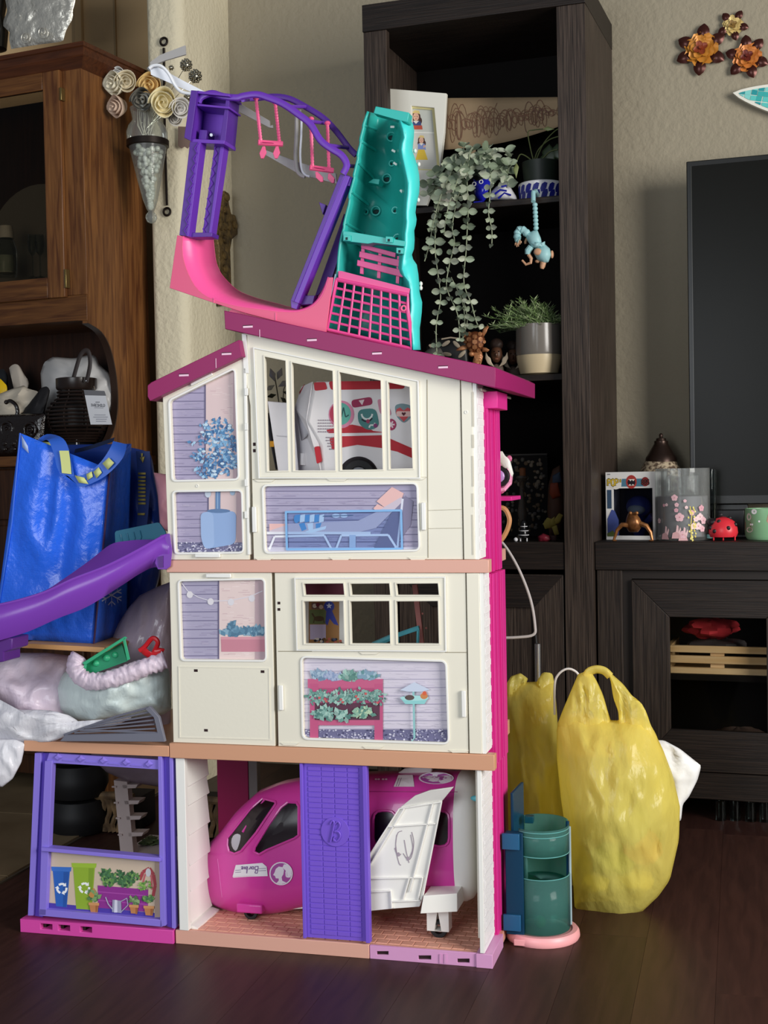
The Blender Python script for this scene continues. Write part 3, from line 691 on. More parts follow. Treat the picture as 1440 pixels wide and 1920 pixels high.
part('hinge_post', ho, MB(m_wh2).box(h(461, 850)[0], h(466, 850)[0], -.004, .01, h(461, 1040)[1], h(461, 690)[1]), bev=.0008)
for y in (735, 800, 905, 965): 
    a = h(462, y); part('hinge_knuckle', ho, MB(m_wh2).box(a[0]-.001, a[0]+.005, -.0065, -.0042, a[1]-.006, a[1]+.006), bev=.0006)
part('gable_fillet', ho, MB(m_wh2).prism([h(455, 626), h(463, 628), h(468, 700), h(459, 700)], -.004, -.0012))
# --- roofs
rf = part('roof', ho, MB(m_roof).prism([h(*q, -.02) for q in ((420, 582), (929, 689), (929, 727), (422, 617))], -.02, HD+.01), label='right magenta roof sloping down to the right', bev=.001)
ec0 = [H.v(929, 689, -.02), H.v(929, 727, -.02)]; ec1 = [H.v(958, 702, .04), H.v(958, 733, .04)]
part('roof_end', rf, MB(m_roof).hexa([ec0[1], ec1[1], (ec1[1].x, HD, ec1[1].z), (ec0[1].x, HD, ec0[1].z), ec0[0], ec1[0], (ec1[0].x, HD, ec1[0].z), (ec0[0].x, HD, ec0[0].z)]), bev=.001)
rl = part('roof', ho, MB(m_roof).prism([h(*q, -.02) for q in ((283, 717), (448, 637), (454, 668), (281, 752), (277, 745), (277, 722))], -.02, .10), label='left magenta roof sloping down to the left', bev=.001)
m_slot = mat('roof_slot', '#f0c6dc', .5)
for par, lst in ((rf, ((465, 613), (585, 638), (707, 663), (831, 689))), (rl, ((345, 704), (425, 664)))):
    for x, y in lst:
        a, b = h(x-9, y-1.6, -.02), h(x+9, y+1.2, -.02); part('roof_slot', par, MB(m_slot).box(a[0], b[0], -.0208, -.0202, b[1], a[1]))
        part('slot_shadow', par, MB(mat('slot_dark', '#2a1216', .8)).box(a[0], b[0], -.0207, -.0202, a[1]+.0001, a[1]+.0012))
for par, q0, q1 in ((rf, (487, 618), (487, 633)), (rl, (405, 672), (405, 690))):
    a, b = h(*q0, -.02), h(*q1, -.02); part('roof_seam', par, MB(m_slot).box(a[0]-.0005, a[0]+.0005, -.0206, -.0202, b[1], a[1]))
zl_ = H.v(672, 858, .08).z-.057
part('loft_floor', ho, MB(m_wh).box(-.42, -.02, .016, .28, zl_-.008, zl_-.0005))
part('ceiling', ho, MB(m_wh).prism([(h(460, 650)[0], rb(460)-.006), (-.004, rb(915)-.010), (-.004, rb(915)-.006), (h(460, 650)[0], rb(460)-.002)], .02, HD))
# ---------------------------------------------------------------- printed scenery
def siding(pr, x0, x1, y0, y1, step, dark='#6d6688', g=('#9a91b0', '#b9b0c8')):
    y = y0
    while y < y1:
        pr.line([(x0, y), (x1, y-.6)], 1.4, dark)
        for _ in range(int((x1-x0)/9)):
            xx = R.uniform(x0, x1); yy = y+R.uniform(3, step-3); pr.line([(xx, yy), (xx+R.uniform(8, 26), yy)], .8, R.choice(g))
        y += step
def gravel(pr, x0, x1, y0, y1, n):
    pr.rect(x0, y0, x1, y1, '#6c6a8e')
    for _ in range(n): pr.ell(R.uniform(x0, x1), R.uniform(y0, y1), R.uniform(1, 2.6), R.uniform(.8, 1.8), R.choice(('#b9b7d0', '#3e3c62', '#d8d6e6', '#8684a8')), 6)
LF = ('#4d84b4', '#7fb0d6', '#2f5f94', '#a9cbe4', '#3d73a6', '#6d97c4')
# upper left picture, tree and wall
def board_(win, d, name, par, pr):
    part(name, par, pr.mb, smooth=0, fixn=False)
d = .006
def backing(par, win, c, d_=d): part('picture_board', par, MB(mat('ink_'+c.lstrip('#'), c, .5)).prism(offs(win, .001), d_, d_+.003))
Wa = [(316, 745), (444, 688), (451, 902), (322, 904)]
backing(p3l, wa, '#a59cba'); pr = Print(flat_at(H, d), Wa)
siding(pr, 318, 385, 722, 905, 15.3); pr.rect(383.5, 690, 386, 905, '#5d5678'); pr.rect(386, 680, 452, 905, '#dcc4c4')
for _ in range(60): x, y = R.uniform(388, 436), R.uniform(690, 880); pr.line([(x, y), (x+R.uniform(5, 14), y)], .9, R.choice(('#c8a6ae', '#e8d6d4')))
pr.rect(437, 690, 444, 905, '#bfa4ac'); pr.rect(444, 690, 452, 905, '#8a7f8c')
pr.line([(404, 905), (405, 830), (410, 790)], 3, '#6a8fb8')
for cx, cy, rx, ry, n in ((405, 803, 30, 18, 80), (412, 832, 36, 20, 80), (374, 856, 16, 9, 24), (415, 866, 32, 20, 80), (430, 850, 16, 34, 50), (388, 884, 22, 14, 40), (405, 845, 48, 55, 60)): pr.tuft(cx, cy, rx, ry, n, 8.5, LF)
for _ in range(14): pr.ell(R.uniform(375, 440), R.uniform(790, 890), 4, 2.5, '#c9dcea', 8)
part('picture', p3l, pr.mb, smooth=0, fixn=False)
Wb = [(322, 917), (457, 916), (461, 1038), (327, 1040)]
backing(p3l, wb, '#a59cba'); pr = Print(flat_at(H, d), Wb)
siding(pr, 322, 391, 926, 1030, 16); pr.rect(389, 915, 391.5, 1030, '#5d5678'); pr.rect(391.5, 915, 462, 1030, '#dcc4c4'); pr.rect(443, 915, 462, 1030, '#bfa4ac')
gravel(pr, 322, 462, 1017, 1040, 220); pr.rect(404, 915, 413, 958, '#5f82b0'); pr.rect(407, 915, 409, 958, '#88a8cc')
pr.ell(390, 925, 6, 8, '#c5d0e0'); pr.ell(436, 922, 5, 7, '#9fb8d2')
pr.poly(rnd([(376, 960), (443, 958), (442, 1020), (384, 1030), (377, 1010)], 12), '#8fabd8'); pr.poly(rnd([(376, 960), (400, 960), (402, 1026), (384, 1030), (377, 1010)], 12), '#9db7e0')
pr.ell(410, 958, 22, 4, '#5b7aa6')
part('picture', p3l, pr.mb, smooth=0, fixn=False)
# sun lounger picture
Wc = [(488, 905), (788, 902), (792, 1036), (494, 1040)]
backing(p3m, art3, '#a7a0bc'); pr = Print(flat_at(H, d), Wc)
siding(pr, 490, 792, 921, 1030, 13.6); pr.rect(490, 1026, 792, 1042, '#c4c2d6')
pr.poly([(700, 1030), (735, 960), (760, 930), (775, 940), (770, 985), (735, 1032)], '#7d7896')
pr.poly([(706, 940), (735, 913), (757, 925), (752, 938), (722, 952)], '#e4b7b4'); pr.poly([(700, 953), (708, 945), (722, 952), (708, 962)], '#e4b7b4')
pr.rect(505, 982, 545, 996, '#e4b7b4'); pr.poly([(545, 982), (672, 976), (705, 960), (752, 932), (757, 938), (705, 990), (672, 998), (505, 999), (505, 995)], '#c9bccb')
pr.rect(500, 997, 695, 1002, '#dfe0ea')
for q in ([(505, 1030), (515, 1006), (608, 1004), (622, 1030)], [(630, 1030), (640, 1004), (728, 1003), (745, 1030)]): pr.line(q, 4, '#e6e8f2')
pr.line([(755, 935), (745, 1030)], 4, '#d7d9e8'); pr.rect(655, 1003, 667, 1028, '#b9c8e0')
for i in range(6): pr.poly([(554+i*9, 966), (563+i*9, 964), (562+i*9, 978), (553+i*9, 980)], '#5c9ccf' if i % 2 == 0 else '#dfe8f0')
pr.ell(556, 973, 5, 8, '#5c9ccf')
for i in range(3): pr.poly([(560+i*16, 982), (571+i*16, 980), (575+i*12, 992), (566+i*13, 996)], '#5c9ccf' if i % 2 == 0 else '#dfe8f0')
pr.poly([(572, 996), (612, 986), (610, 992), (580, 1000)], '#dfe8f0')
pr.ell(630, 967, 8, 4, '#cfd8e6'); pr.ell(645, 967, 7, 4, '#cfd8e6'); pr.line([(605, 968), (662, 966)], 1.5, '#50698c')
part('picture', p3m, pr.mb, smooth=0, fixn=False)
bl = pane('blue_tint', '#eef5fd', .06)
pr = MB(bl).prism([h(*q) for q in ((535, 958), (752, 955), (755, 1030), (537, 1032))], .0028, .004); part('blue_tinted_screen', p3m, pr)
pr = Print(flat_at(H, .0028), Wc); 
for q in ([(535, 960), (752, 957)], [(536, 959), (538, 1031)], [(752, 956), (754, 1030)], [(537, 1030), (755, 1029)]): pr.line(q, 4, '#7fb4e6')
part('screen_edge', p3m, pr.mb, smooth=0, fixn=False)
# second floor left picture
Wd = [(332, 1085), (499, 1082), (502, 1241), (337, 1240)]
backing(p2l, w1, '#a8a2bc'); pr = Print(flat_at(H, d), Wd)
siding(pr, 332, 410, 1098, 1240, 16.5); pr.rect(408.5, 1080, 411, 1242, '#5d5678'); pr.rect(411, 1080, 503, 1242, '#e2cdca')
for _ in range(70): x, y = R.uniform(413, 480), R.uniform(1090, 1235); pr.line([(x, y), (x+R.uniform(6, 16), y)], .9, R.choice(('#cdb0b4', '#eedddb')))
pr.rect(478, 1080, 503, 1242, '#bda3aa')
pr.line([(340, 1092), (352, 1108), (372, 1120), (395, 1127), (433, 1126), (470, 1118), (492, 1108)], 1.5, '#d8d4de')
for x, y in ((356, 1115), (395, 1128), (433, 1129), (472, 1122)): pr.ell(x, y, 6, 6.5, '#dcd8de')
pr.poly([(414, 1197), (498, 1194), (499, 1222), (415, 1222)], '#c88494'); pr.rect(414, 1194, 498, 1199, '#d898a4')
pr.tuft(438, 1190, 18, 6, 60, 13, ('#5b87a2', '#4b7490', '#86abc0'), True); pr.tuft(475, 1188, 20, 6, 60, 13, ('#5b87a2', '#4b7490', '#86abc0'), True); pr.tuft(436, 1178, 5, 8, 20, 11, ('#6d97b2', '#4b7490'), True)
part('picture', p2l, pr.mb, smooth=0, fixn=False)
# planter picture
We = [(562, 1228), (840, 1236), (845, 1397), (565, 1388)]
backing(p2m, art2, '#d3ccda'); pr = Print(flat_at(H, d), We)
siding(pr, 562, 846, 1243, 1372, 15.5, '#aaa4ba', ('#c9c2d2', '#dcd6e2')); gravel(pr, 562, 846, 1368, 1398, 420)
pr.rect(577, 1273, 718, 1290, '#c45c84'); pr.rect(581, 1290, 717, 1350, '#b04a74'); pr.rect(581, 1346, 718, 1360, '#c45c84')
pr.rect(581, 1282, 597, 1384, '#c05480'); pr.rect(702, 1282, 718, 1388, '#c05480'); pr.rect(590, 1318, 712, 1350, '#5a2f44')
GR = ('#6a9a90', '#86b0a6', '#4f7c76', '#a4c8bc', '#5c8a80', '#8aa8a0')
pr.tuft(600, 1270, 14, 8, 40, 12, ('#8aa4bc', '#6d8aa6', '#a8bed0'), True); pr.tuft(625, 1272, 16, 6, 40, 10, ('#a8b4d0', '#8a9cc0'), True)
pr.tuft(655, 1272, 18, 7, 50, 12, GR, True); pr.tuft(690, 1270, 18, 7, 50, 12, ('#7f9fb4', '#5f8f94', '#a2bccb'), True)
for cx in range(585, 720, 9): pr.tuft(cx, 1306, 9, 12, 26, 7.5, GR)
for _ in range(9): pr.ell(R.uniform(585, 715), R.uniform(1300, 1318), 2.6, 2.4, '#c85a5a', 8)
pr.tuft(606, 1338, 16, 8, 50, 12, GR); pr.tuft(640, 1340, 12, 7, 40, 12, GR); pr.tuft(678, 1336, 22, 7, 60, 10, ('#8fb7a0', '#b7cfae', '#5f8f82'))
pr.line([(775, 1290), (777, 1384)], 4, '#8fc4c6'); pr.poly([(750, 1308), (803, 1308), (796, 1320), (760, 1320)], '#8fcfd0'); pr.ell(777, 1309, 27, 5, '#a9dcdc')
pr.poly([(750, 1294), (777, 1279), (806, 1293), (790, 1297), (765, 1297)], '#c8d2e6'); pr.ell(768, 1308, 9, 5, '#5a4a48'); pr.poly([(752, 1302), (762, 1308), (766, 1312)], '#2f2a30')
pr.ell(795, 1305, 7, 6, '#c9844f'); pr.ell(796, 1300, 4, 4, '#d85f3a'); pr.line([(777, 1384), (770, 1392)], 2, '#8fc4c6')
part('picture', p2m, pr.mb, smooth=0, fixn=False)
# interior partition with notice board (behind the second floor window)
ip = part('inner_wall', ho, MB(m_wh2).prism([H.p(*q, .12) for q in ((562, 1080), (655, 1080), (657, 1245), (564, 1245))], .12, .125))
pr = Print(flat_at(H, .12)); pr.rect(562, 1080, 655, 1121, '#8a3f58'); pr.rect(579, 1128, 636, 1206, '#a87a48'); pr.rect(584, 1130, 606, 1142, '#7a5a52')
for x, y, c in ((590, 1136, '#e8dcd0'), (596, 1134, '#7a2a3a'), (602, 1138, '#d8c0b0')): pr.ell(x, y, 4, 4, c)
pr.rect(580, 1143, 611, 1170, '#6d7a4c'); pr.ell(598, 1160, 10, 5, '#5a4630'); pr.line([(590, 1158), (588, 1168)], 2, '#5a4630'); pr.line([(606, 1158), (608, 1168)], 2, '#5a4630'); pr.line([(590, 1158), (585, 1150)], 3, '#5a4630')
pr.rect(581, 1171, 611, 1199, '#cbbfe0'); pr.ell(617, 1137, 10, 10, '#3b46a8'); pr.poly([(612, 1144), (622, 1144), (635, 1173), (626, 1170), (618, 1160), (614, 1173), (610, 1168)], '#3b46a8')
pr.poly([(617+ (6 if i % 2 == 0 else 2.6)*sin(i*pi/5), 1136-(6 if i % 2 == 0 else 2.6)*cos(i*pi/5)) for i in range(10)], '#dfe3f4')
for _ in range(26): pr.ell(R.uniform(582, 640), R.uniform(1198, 1206), 3, 2.5, R.choice(('#c86a5a', '#4a5a7a', '#e8e0d8', '#7a5a3a', '#2a2a36')), 7)
part('notice_board_print', ip, pr.mb, smooth=0, fixn=False)
# ================================================================ annex of the toy house (left wing on the ground)
AB = (h(200, 1413)[1], h(200, 1393)[1])
part('annex_slab', ho, MB(m_tan).box(h(48, 1400)[0], -.549, -.006, .33, *AB), bev=.001)
ax0, ax1 = h(40, 1735)[0], -.550
asl = [[(h(x0, 1735)[0], .0185), (h(x0+22, 1735)[0], .0185), (h(x0+22, 1735)[0], .0085), (h(x0, 1735)[0], .0085)] for x0 in (78, 111, 152)]
aw = part('annex_base', ho, MB(m_mag).prism([(ax0, 0), (ax1, 0), (ax1, .0235), (ax0, .0235)], -.004, .03, asl), bev=.0008)
for s_ in asl: part('slot', aw, MB(mat('slot_dark', '#2a1216', .8)).prism([s_[0], lerp(s_[0], s_[1], .25), lerp(s_[3], s_[2], .25), s_[3]], .006, .028)); 
part('slot_wall', aw, MB(m_mag).box(ax0+.02, ax0+.13, .0295, .031, .002, .022))
vq = lambda pts, d0, d1, m=None, name='frame_bar', bev=.0006, lab=None: part(name, ho, MB(m or m_vio2).prism([h(*q, d0) for q in pts], d0, d1), bev=bev, label=lab)
m_vio2 = mat('lavender_plastic', '#8a78da', .42); m_vio_shade = mat('lavender_plastic_shaded', '#5d45b8', .42)  # the deep one is a darkened copy: shade of the recessed post strips
vq([(65, 1412), (77, 1412), (62, 1717), (52, 1717)], 0, .012)                       # outer left post
vq([(77, 1412), (92, 1412), (80, 1720), (62, 1717)], .006, .014, m_vio_shade)
vq([(84, 1427), (98, 1426), (91, 1594), (77, 1590)], -.004, .010)
vq([(77, 1591), (91, 1595), (86, 1716), (73, 1716)], -.004, .010)
vq([(296, 1412), (303, 1412), (310, 1736), (300, 1738)], -.004, .010)                # right posts
vq([(303, 1412), (317, 1413), (322, 1740), (310, 1736)], .004, .014, m_vio_shade)
vq([(317, 1413), (323, 1414), (328, 1742), (322, 1740)], -.002, .012)
vq([(92, 1412), (297, 1425), (297, 1443), (86, 1430)], .000, .008, name='top_rail')
tr = KIDS[ho][-1]
for i in range(5):
    cx, cy = 109+i*42.5, 1419+i*3.2; q = [h(cx-9, cy, -.0002), h(cx, cy-7, -.0002), h(cx+9, cy+1, -.0002), h(cx, cy+8, -.0002)]
    part('diamond_boss', tr, MB(m_vio2).bridge([(u, -.0003, z) for u, z in q], [tuple(lerp((u, -.004, z), (q[0][0]*.5+q[2][0]*.5, -.004, q[0][1]*.5+q[2][1]*.5), .45)) for u, z in q]), bev=0)
    if i < 4: a, b_ = h(cx+10, cy+6), h(cx+33, cy+8); part('rib', tr, MB(m_vio2).bar((a[0], -.001, a[1]), (b_[0], -.001, b_[1]), .0015, .0015))
vq([(77, 1589), (300, 1609), (300, 1616), (77, 1596)], -.010, .010, name='middle_rail')
vq([(73, 1704), (303, 1725), (304, 1738), (73, 1717)], -.004, .010, name='bottom_rail')
W1 = [h(*q) for q in ((88, 1599), (299, 1616), (300, 1728), (86, 1706))]
pc = part('picture_board', ho, MB(mat('ink_cdb9a4', '#cdb9a4', .5)).prism(W1, .006, .009))
Wf = [(88, 1597), (300, 1615), (301, 1730), (85, 1708)]; pr = Print(flat_at(H, .006), Wf)
pr.poly([(85, 1692), (301, 1713), (301, 1732), (85, 1710)], '#4b3aa0'); pr.rect(290, 1600, 302, 1720, '#b49c8c')
def bin_(x0, x1, y0, y1, c, c2, dk):
    pr.poly([(x0+2, y0+8), (x1-2, y0+8), (x1-8, y1), (x0+8, y1-2)], c); pr.poly([(x0-1, y0), (x1+1, y0+1), (x1, y0+9), (x0, y0+8)], c2); pr.poly([(x1-14, y0+10), (x1-4, y0+10), (x1-9, y1), (x1-15, y1)], dk)
    cx, cy, r = (x0+x1)/2+1, (y0+y1)/2+3, 9
    for k in range(3):
        a = k*2*pi/3-pi/2; p1 = (cx+r*cos(a-.7), cy+r*sin(a-.7)); p2 = (cx+r*cos(a), cy+r*sin(a)); p3 = (cx+r*cos(a+.55), cy+r*sin(a+.55))
        pr.line([p1, p2], 4, '#f2f4f6'); pr.line([p2, p3], 4, '#f2f4f6'); t = a+.75
        pr.poly([(p3[0]+4.5*cos(t), p3[1]+4.5*sin(t)), (p3[0]+5*cos(a+2.4), p3[1]+5*sin(a+2.4)), (p3[0]-4.5*cos(t), p3[1]-4.5*sin(t))], '#f2f4f6')
bin_(135, 180, 1618, 1706, '#8fae32', '#9cbd3a', '#7d9c2a'); bin_(97, 133, 1625, 1701, '#2a62b8', '#3a70c4', '#2353a2')
pr.poly([(183, 1660), (278, 1668), (277, 1710), (184, 1702)], '#8e2f8e'); 
for y in (1672, 1688): pr.line([(184, y), (277, y+8)], 2, '#a648a4')
pr.line([(262, 1650), (268, 1635), (280, 1628), (288, 1640), (291, 1660), (287, 1680)], 6, '#a8434c'); pr.line([(268, 1655), (272, 1640), (280, 1634), (284, 1645), (285, 1668)], 3, '#c2606a'); pr.ell(278, 1636, 5, 8, '#c9c9cf')
G2 = ('#3f6b45', '#5d8a4a', '#2f5238', '#7ba05a', '#4b7a50')
for cx, cy in ((198, 1642), (222, 1646), (248, 1648), (205, 1655), (235, 1657)): pr.tuft(cx, cy, 11, 10, 54, 8, G2, True)
pr.tuft(270, 1660, 12, 6, 40, 6, ('#6f9a4a', '#8cb85a', '#55803e'))
def pot(x, y, s=1):
    pr.poly([(x-9*s, y), (x+9*s, y+1), (x+7*s, y+17*s), (x-6*s, y+16*s)], '#bd7f4e'); pr.poly([(x-10*s, y-2), (x+10*s, y-1), (x+10*s, y+4), (x-10*s, y+3)], '#cf9460'); pr.poly([(x+3, y+4), (x+8, y+4), (x+6, y+16), (x+3, y+16)], '#9d6238')
pr.tuft(176, 1684, 7, 10, 26, 12, ('#5a8050', '#7b9e66', '#c08a4a', '#3f6646'), True); pot(176, 1694)
pr.tuft(250, 1690, 7, 8, 20, 9, ('#6b8a5a', '#8ea878', '#54704a')); pot(251, 1698, .9); pr.tuft(278, 1690, 9, 8, 34, 8, G2, True); pot(279, 1700)
pr.poly([(211, 1687), (227, 1689), (228, 1712), (210, 1710)], '#9a9ab4'); pr.poly([(215, 1687), (220, 1688), (220, 1711), (214, 1711)], '#d6d6e6'); pr.line([(211, 1705), (203, 1695), (198, 1682)], 2, '#b0b0c4'); pr.line([(227, 1690), (238, 1684), (240, 1697), (228, 1709)], 1.6, '#a6a6bc')
part('picture', ho, pr.mb, smooth=0, fixn=False)

# ================================================================ things in the toy house
# ambulance behind the top window (own frame, turned so its rear shows)
A = Fr(H.M @ Vector((H.v(613, 884, .075).x, .075, zl_)), -.06)
am = thing('toy_ambulance', 'white and red toy ambulance with medical stickers parked behind the top window', 'toy vehicle', A, (.08, .05, 0))
m_av = mat('ambulance_white', '#f1eef0', .3); m_red = mat('ambulance_red', '#c22a38', .35)
q = lambda x, y, d=0: A.p(x, y, d)
body = [q(600, 884), (.215, q(600, 884)[1]), (.215, q(790, 712)[1]), q(578, 712), q(566, 760)]
zb0 = .004
sidep = [(q(604, 880)[0], zb0), (.2, zb0), (.2, q(770, 715)[1]), (q(588, 715)[0], q(588, 715)[1]), (q(574, 790)[0], q(574, 790)[1]), (q(598, 832)[0], q(598, 832)[1])]
wc = q(672, 890)
part('body', am, MB(m_av).prism(sidep, 0, .095), bev=.006)
# rear face panel leaning back to the left
r0, r1 = [q(574, 788, -.0005), q(598, 830, -.0005)], None
rear = [A.v(566, 725, .05), A.v(553, 765, .06), A.v(556, 882, .07), A.v(602, 882, .004), A.v(597, 830, .004), A.v(575, 788, .004), A.v(586, 716, .004)]
part('rear_wall', am, MB(m_av).add(rear, [(0, 1, 2, 3, 4, 5, 6)]), solid=.002, smooth=0)
part('rear_lamp', am, MB(m_red).add([A.v(571, 721, .038), A.v(572, 738, .038), A.v(563, 750, .05), A.v(562, 735, .05)], [(0, 1, 2, 3)]), solid=.002)
part('rear_door', am, MB(mat('ambulance_grey', '#c9c8d0', .4)).add([A.v(570, 760, .028), A.v(582, 805, .012), A.v(574, 818, .016), A.v(566, 826, .045), A.v(557, 775, .052)], [(0, 1, 2, 3, 4)]), solid=.002)
part('rear_latch', am, MB(m_av).tube([A.v(569, 850, .045), A.v(568, 872, .045)], .006, 8))
part('tail_lamp', am, MB(m_red).prism(rnd([q(589, 838, -.003), q(599, 836, -.003), q(604, 865, -.003), q(594, 870, -.003)], .003), -.0035, .004), bev=.0008)
pr = Print(flat_at(A, -.0005)); 
pr.poly(rnd([(588, 717), (610, 716), (614, 730), (590, 733)], 4), '#c22a38'); pr.poly(rnd([(616, 715), (760, 714), (758, 729), (620, 731)], 5), '#c22a38')
pr.poly([(612, 806), (640, 800), (660, 796), (690, 802), (700, 808), (725, 811), (640, 812), (616, 812)], '#c22a38')
pr.poly([(618, 822), (640, 818), (715, 816), (735, 824), (790, 848), (790, 866), (745, 847), (715, 840), (670, 834), (636, 840), (622, 842)], '#c22a38')
pr.ell(640, 777, 24, 26, '#d98aa8', 24); pr.poly(ring_px(638, 776, 20, 21, 20, pi/2, 3*pi/2), '#c23a58'); pr.poly(ring_px(638, 776, 20, 21, 20, -pi/2, pi/2), '#5fb0a0')
pr.line([(632, 786), (640, 782), (644, 764), (648, 782), (654, 778)], 2.4, '#1f4f50')
def rot_(pts, cx, cy, a): return [(cx+(x-cx)*cos(a)-(y-cy)*sin(a), cy+(x-cx)*sin(a)+(y-cy)*cos(a)) for x, y in pts]
pr.poly(rot_(rrect(659, 747, 698, 762, 7), 678, 754, -.17), '#a8325c'); pr.poly(rot_([(673, 750), (684, 750), (678, 760)], 678, 754, -.17), '#f0dde2')
pr.poly(rnd([(670, 768), (705, 765), (712, 800), (690, 808), (672, 795)], 12), '#4f8c8c'); pr.line(ring_px(688, 776, 10, 10, 10, 0, pi)[::-1], 3.4, '#e9f0ee'); pr.line([(678, 786), (684, 790), (692, 790), (698, 784)], 3, '#232833'); pr.ell(690, 790, 3.5, 4, '#a83a62')
pr.line([(692, 802), (694, 797), (702, 797), (703, 793)], 3, '#e9f0ee'); pr.ell(704, 798, 4, 4, '#8c3a78')
pr.poly(rnd([(707, 748), (725, 750), (735, 778), (722, 782), (712, 775)], 6), '#d895ac'); pr.ell(733, 796, 10, 11, '#b23c66'); 
for k in range(3): a = k*pi/3; pr.line([(733-7*cos(a), 796-7*sin(a)), (733+7*cos(a), 796+7*sin(a))], 3, '#f0dde2')
pr.poly(rnd([(740, 760), (752, 756), (772, 760), (775, 778), (757, 795), (742, 780)], 8), '#7f9ca4')
heart = lambda cx, cy, s: [(cx, cy+s), (cx-s, cy-.1*s), (cx-.9*s, cy-.6*s), (cx-.45*s, cy-.8*s), (cx, cy-.4*s), (cx+.45*s, cy-.8*s), (cx+.9*s, cy-.6*s), (cx+s, cy-.1*s)]
pr.poly(heart(757, 776, 15), '#d2545a'); pr.poly(rrect(743, 771, 771, 781, 4), '#eec9c4'); pr.poly(heart(757, 776, 4), '#5a2030')
part('stickers', am, pr.mb, smooth=0, fixn=False)
pr = Print(flat_at(A, -.0008))
for j in range(11):
    for i in range(12):
        x, y = 597+i*3.3+(1.5 if j > 4 else 0), 788+j*5.4
        if y < 812 and x < 632: pr.ell(x, y, 1, 1.4, '#b8486a' if i > 6 else '#8f7f8f', 6)
        elif y > 816 and 603+j*1.2 < x < 634 and y < 868: pr.ell(x, y, 1, 1.5, '#c24a62' if i > 7 else '#8f7f8f', 6)
part('grille_dots', am, pr.mb, smooth=0, fixn=False)
m_tyre = mat('toy_tyre', '#1d1d20', .5); m_chr = mat('toy_chrome', '#b9bcc4', .3, .7)
def wheel(par, c, r, w_, ax='y', m=m_tyre):
    prof = [(r*.55, -w_/2), (r*.9, -w_/2), (r, -w_*.3), (r, w_*.3), (r*.9, w_/2), (r*.55, w_/2)]
    mb = MB(m); rings = []
    for a in range(24):
        t = 2*pi*a/24; rings.append([(c[0]+p*cos(t), c[1]+y, c[2]+p*sin(t)) if ax == 'y' else (c[0]+y, c[1]+p*cos(t), c[2]+p*sin(t)) for p, y in prof])
    mb.loft(rings+[rings[0]], False); return part('wheel', par, mb)
wz = .027; cx = q(672, 880)[0]
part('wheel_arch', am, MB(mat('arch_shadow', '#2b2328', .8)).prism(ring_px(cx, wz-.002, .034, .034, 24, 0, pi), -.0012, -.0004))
wh = wheel(am, (cx, -.004, wz), .0285, .012); part('hub_cap', wh, MB(m_chr).ell((cx, -.008, wz), (.015, .003, .015), 16, 6))
# grey folded door panel beside it
gp = [H.v(501, 752, .06), H.v(546, 756, .08), Vector((H.v(558, 878, .08).x, .08, zl_)), Vector((H.v(526, 880, .06).x, .06, zl_))]
b = MB(mat('grey_white_plastic', '#d3d4de', .35)).bridge(gp, [v_+Vector((0, .012, 0)) for v_ in gp])
t = thing('toy_screen', 'pale grey two part toy door panel leaning behind the left top window', 'toy part', H, (h(525, 880, .07)[0], .07, zl_)); part('panel', t, b, bev=.001)
part('panel_rib', t, MB(mat('grey_white_plastic', '#d3d4de', .35)).bar(H.v(513, 817, .064), H.v(550, 818, .078), .002, .003))
part('dark_edge', t, MB(mat('slot_grey_dark', '#3a3a44', .5)).bar(H.v(500, 775, .066), H.v(521, 880, .066), .006, .006))
part('amber_lamp', t, MB(mat('amber', '#e8a83a', .4)).box(h(506, 838, .058)[0], h(512, 828, .058)[0], .058, .066, h(506, 838, .058)[1], h(512, 827, .058)[1]))
# sprig of leaves in the same window
sp = thing('toy_plant', 'small white leaved plant sprig behind the left pane of the top window', 'toy plant', H, (h(525, 750, .16)[0], .16, h(525, 752, .16)[1]))
stm = mat('sprig_stem', '#8d8f78', .6); lfw = mat('sprig_leaf', '#dfe3d6', .5); lfg = mat('sprig_leaf_dark', '#4c5340', .6)
part('stem', sp, MB(stm).tube([H.v(528, 790, .16), H.v(520, 735, .16), H.v(514, 700, .16)], .0012, 6)); part('stem', sp, MB(stm).tube([H.v(528, 790, .161), H.v(532, 730, .165), H.v(538, 716, .165)], .001, 6))
for x, y, L, a, m_ in ((515, 715, 26, -1.9, lfw), (520, 712, 24, -1.2, lfw), (522, 725, 24, -.5, lfw), (515, 722, 20, 2.6, lfw), (530, 735, 18, .2, lfg), (518, 740, 18, 2.9, lfg), (526, 745, 16, .7, lfg), (535, 720, 14, -1, lfw)):
    e = (x+L*cos(a), y+L*sin(a)); n1 = (-sin(a)*L*.24, cos(a)*L*.24); mid = (x+L*cos(a)*.5, y+L*sin(a)*.5)
    part('leaf', sp, MB(m_).add([H.v(x, y, .158), H.v(mid[0]+n1[0], mid[1]+n1[1], .152), H.v(*e, .15), H.v(mid[0]-n1[0], mid[1]-n1[1], .158)], [(0, 1, 2, 3)]), solid=.0008)
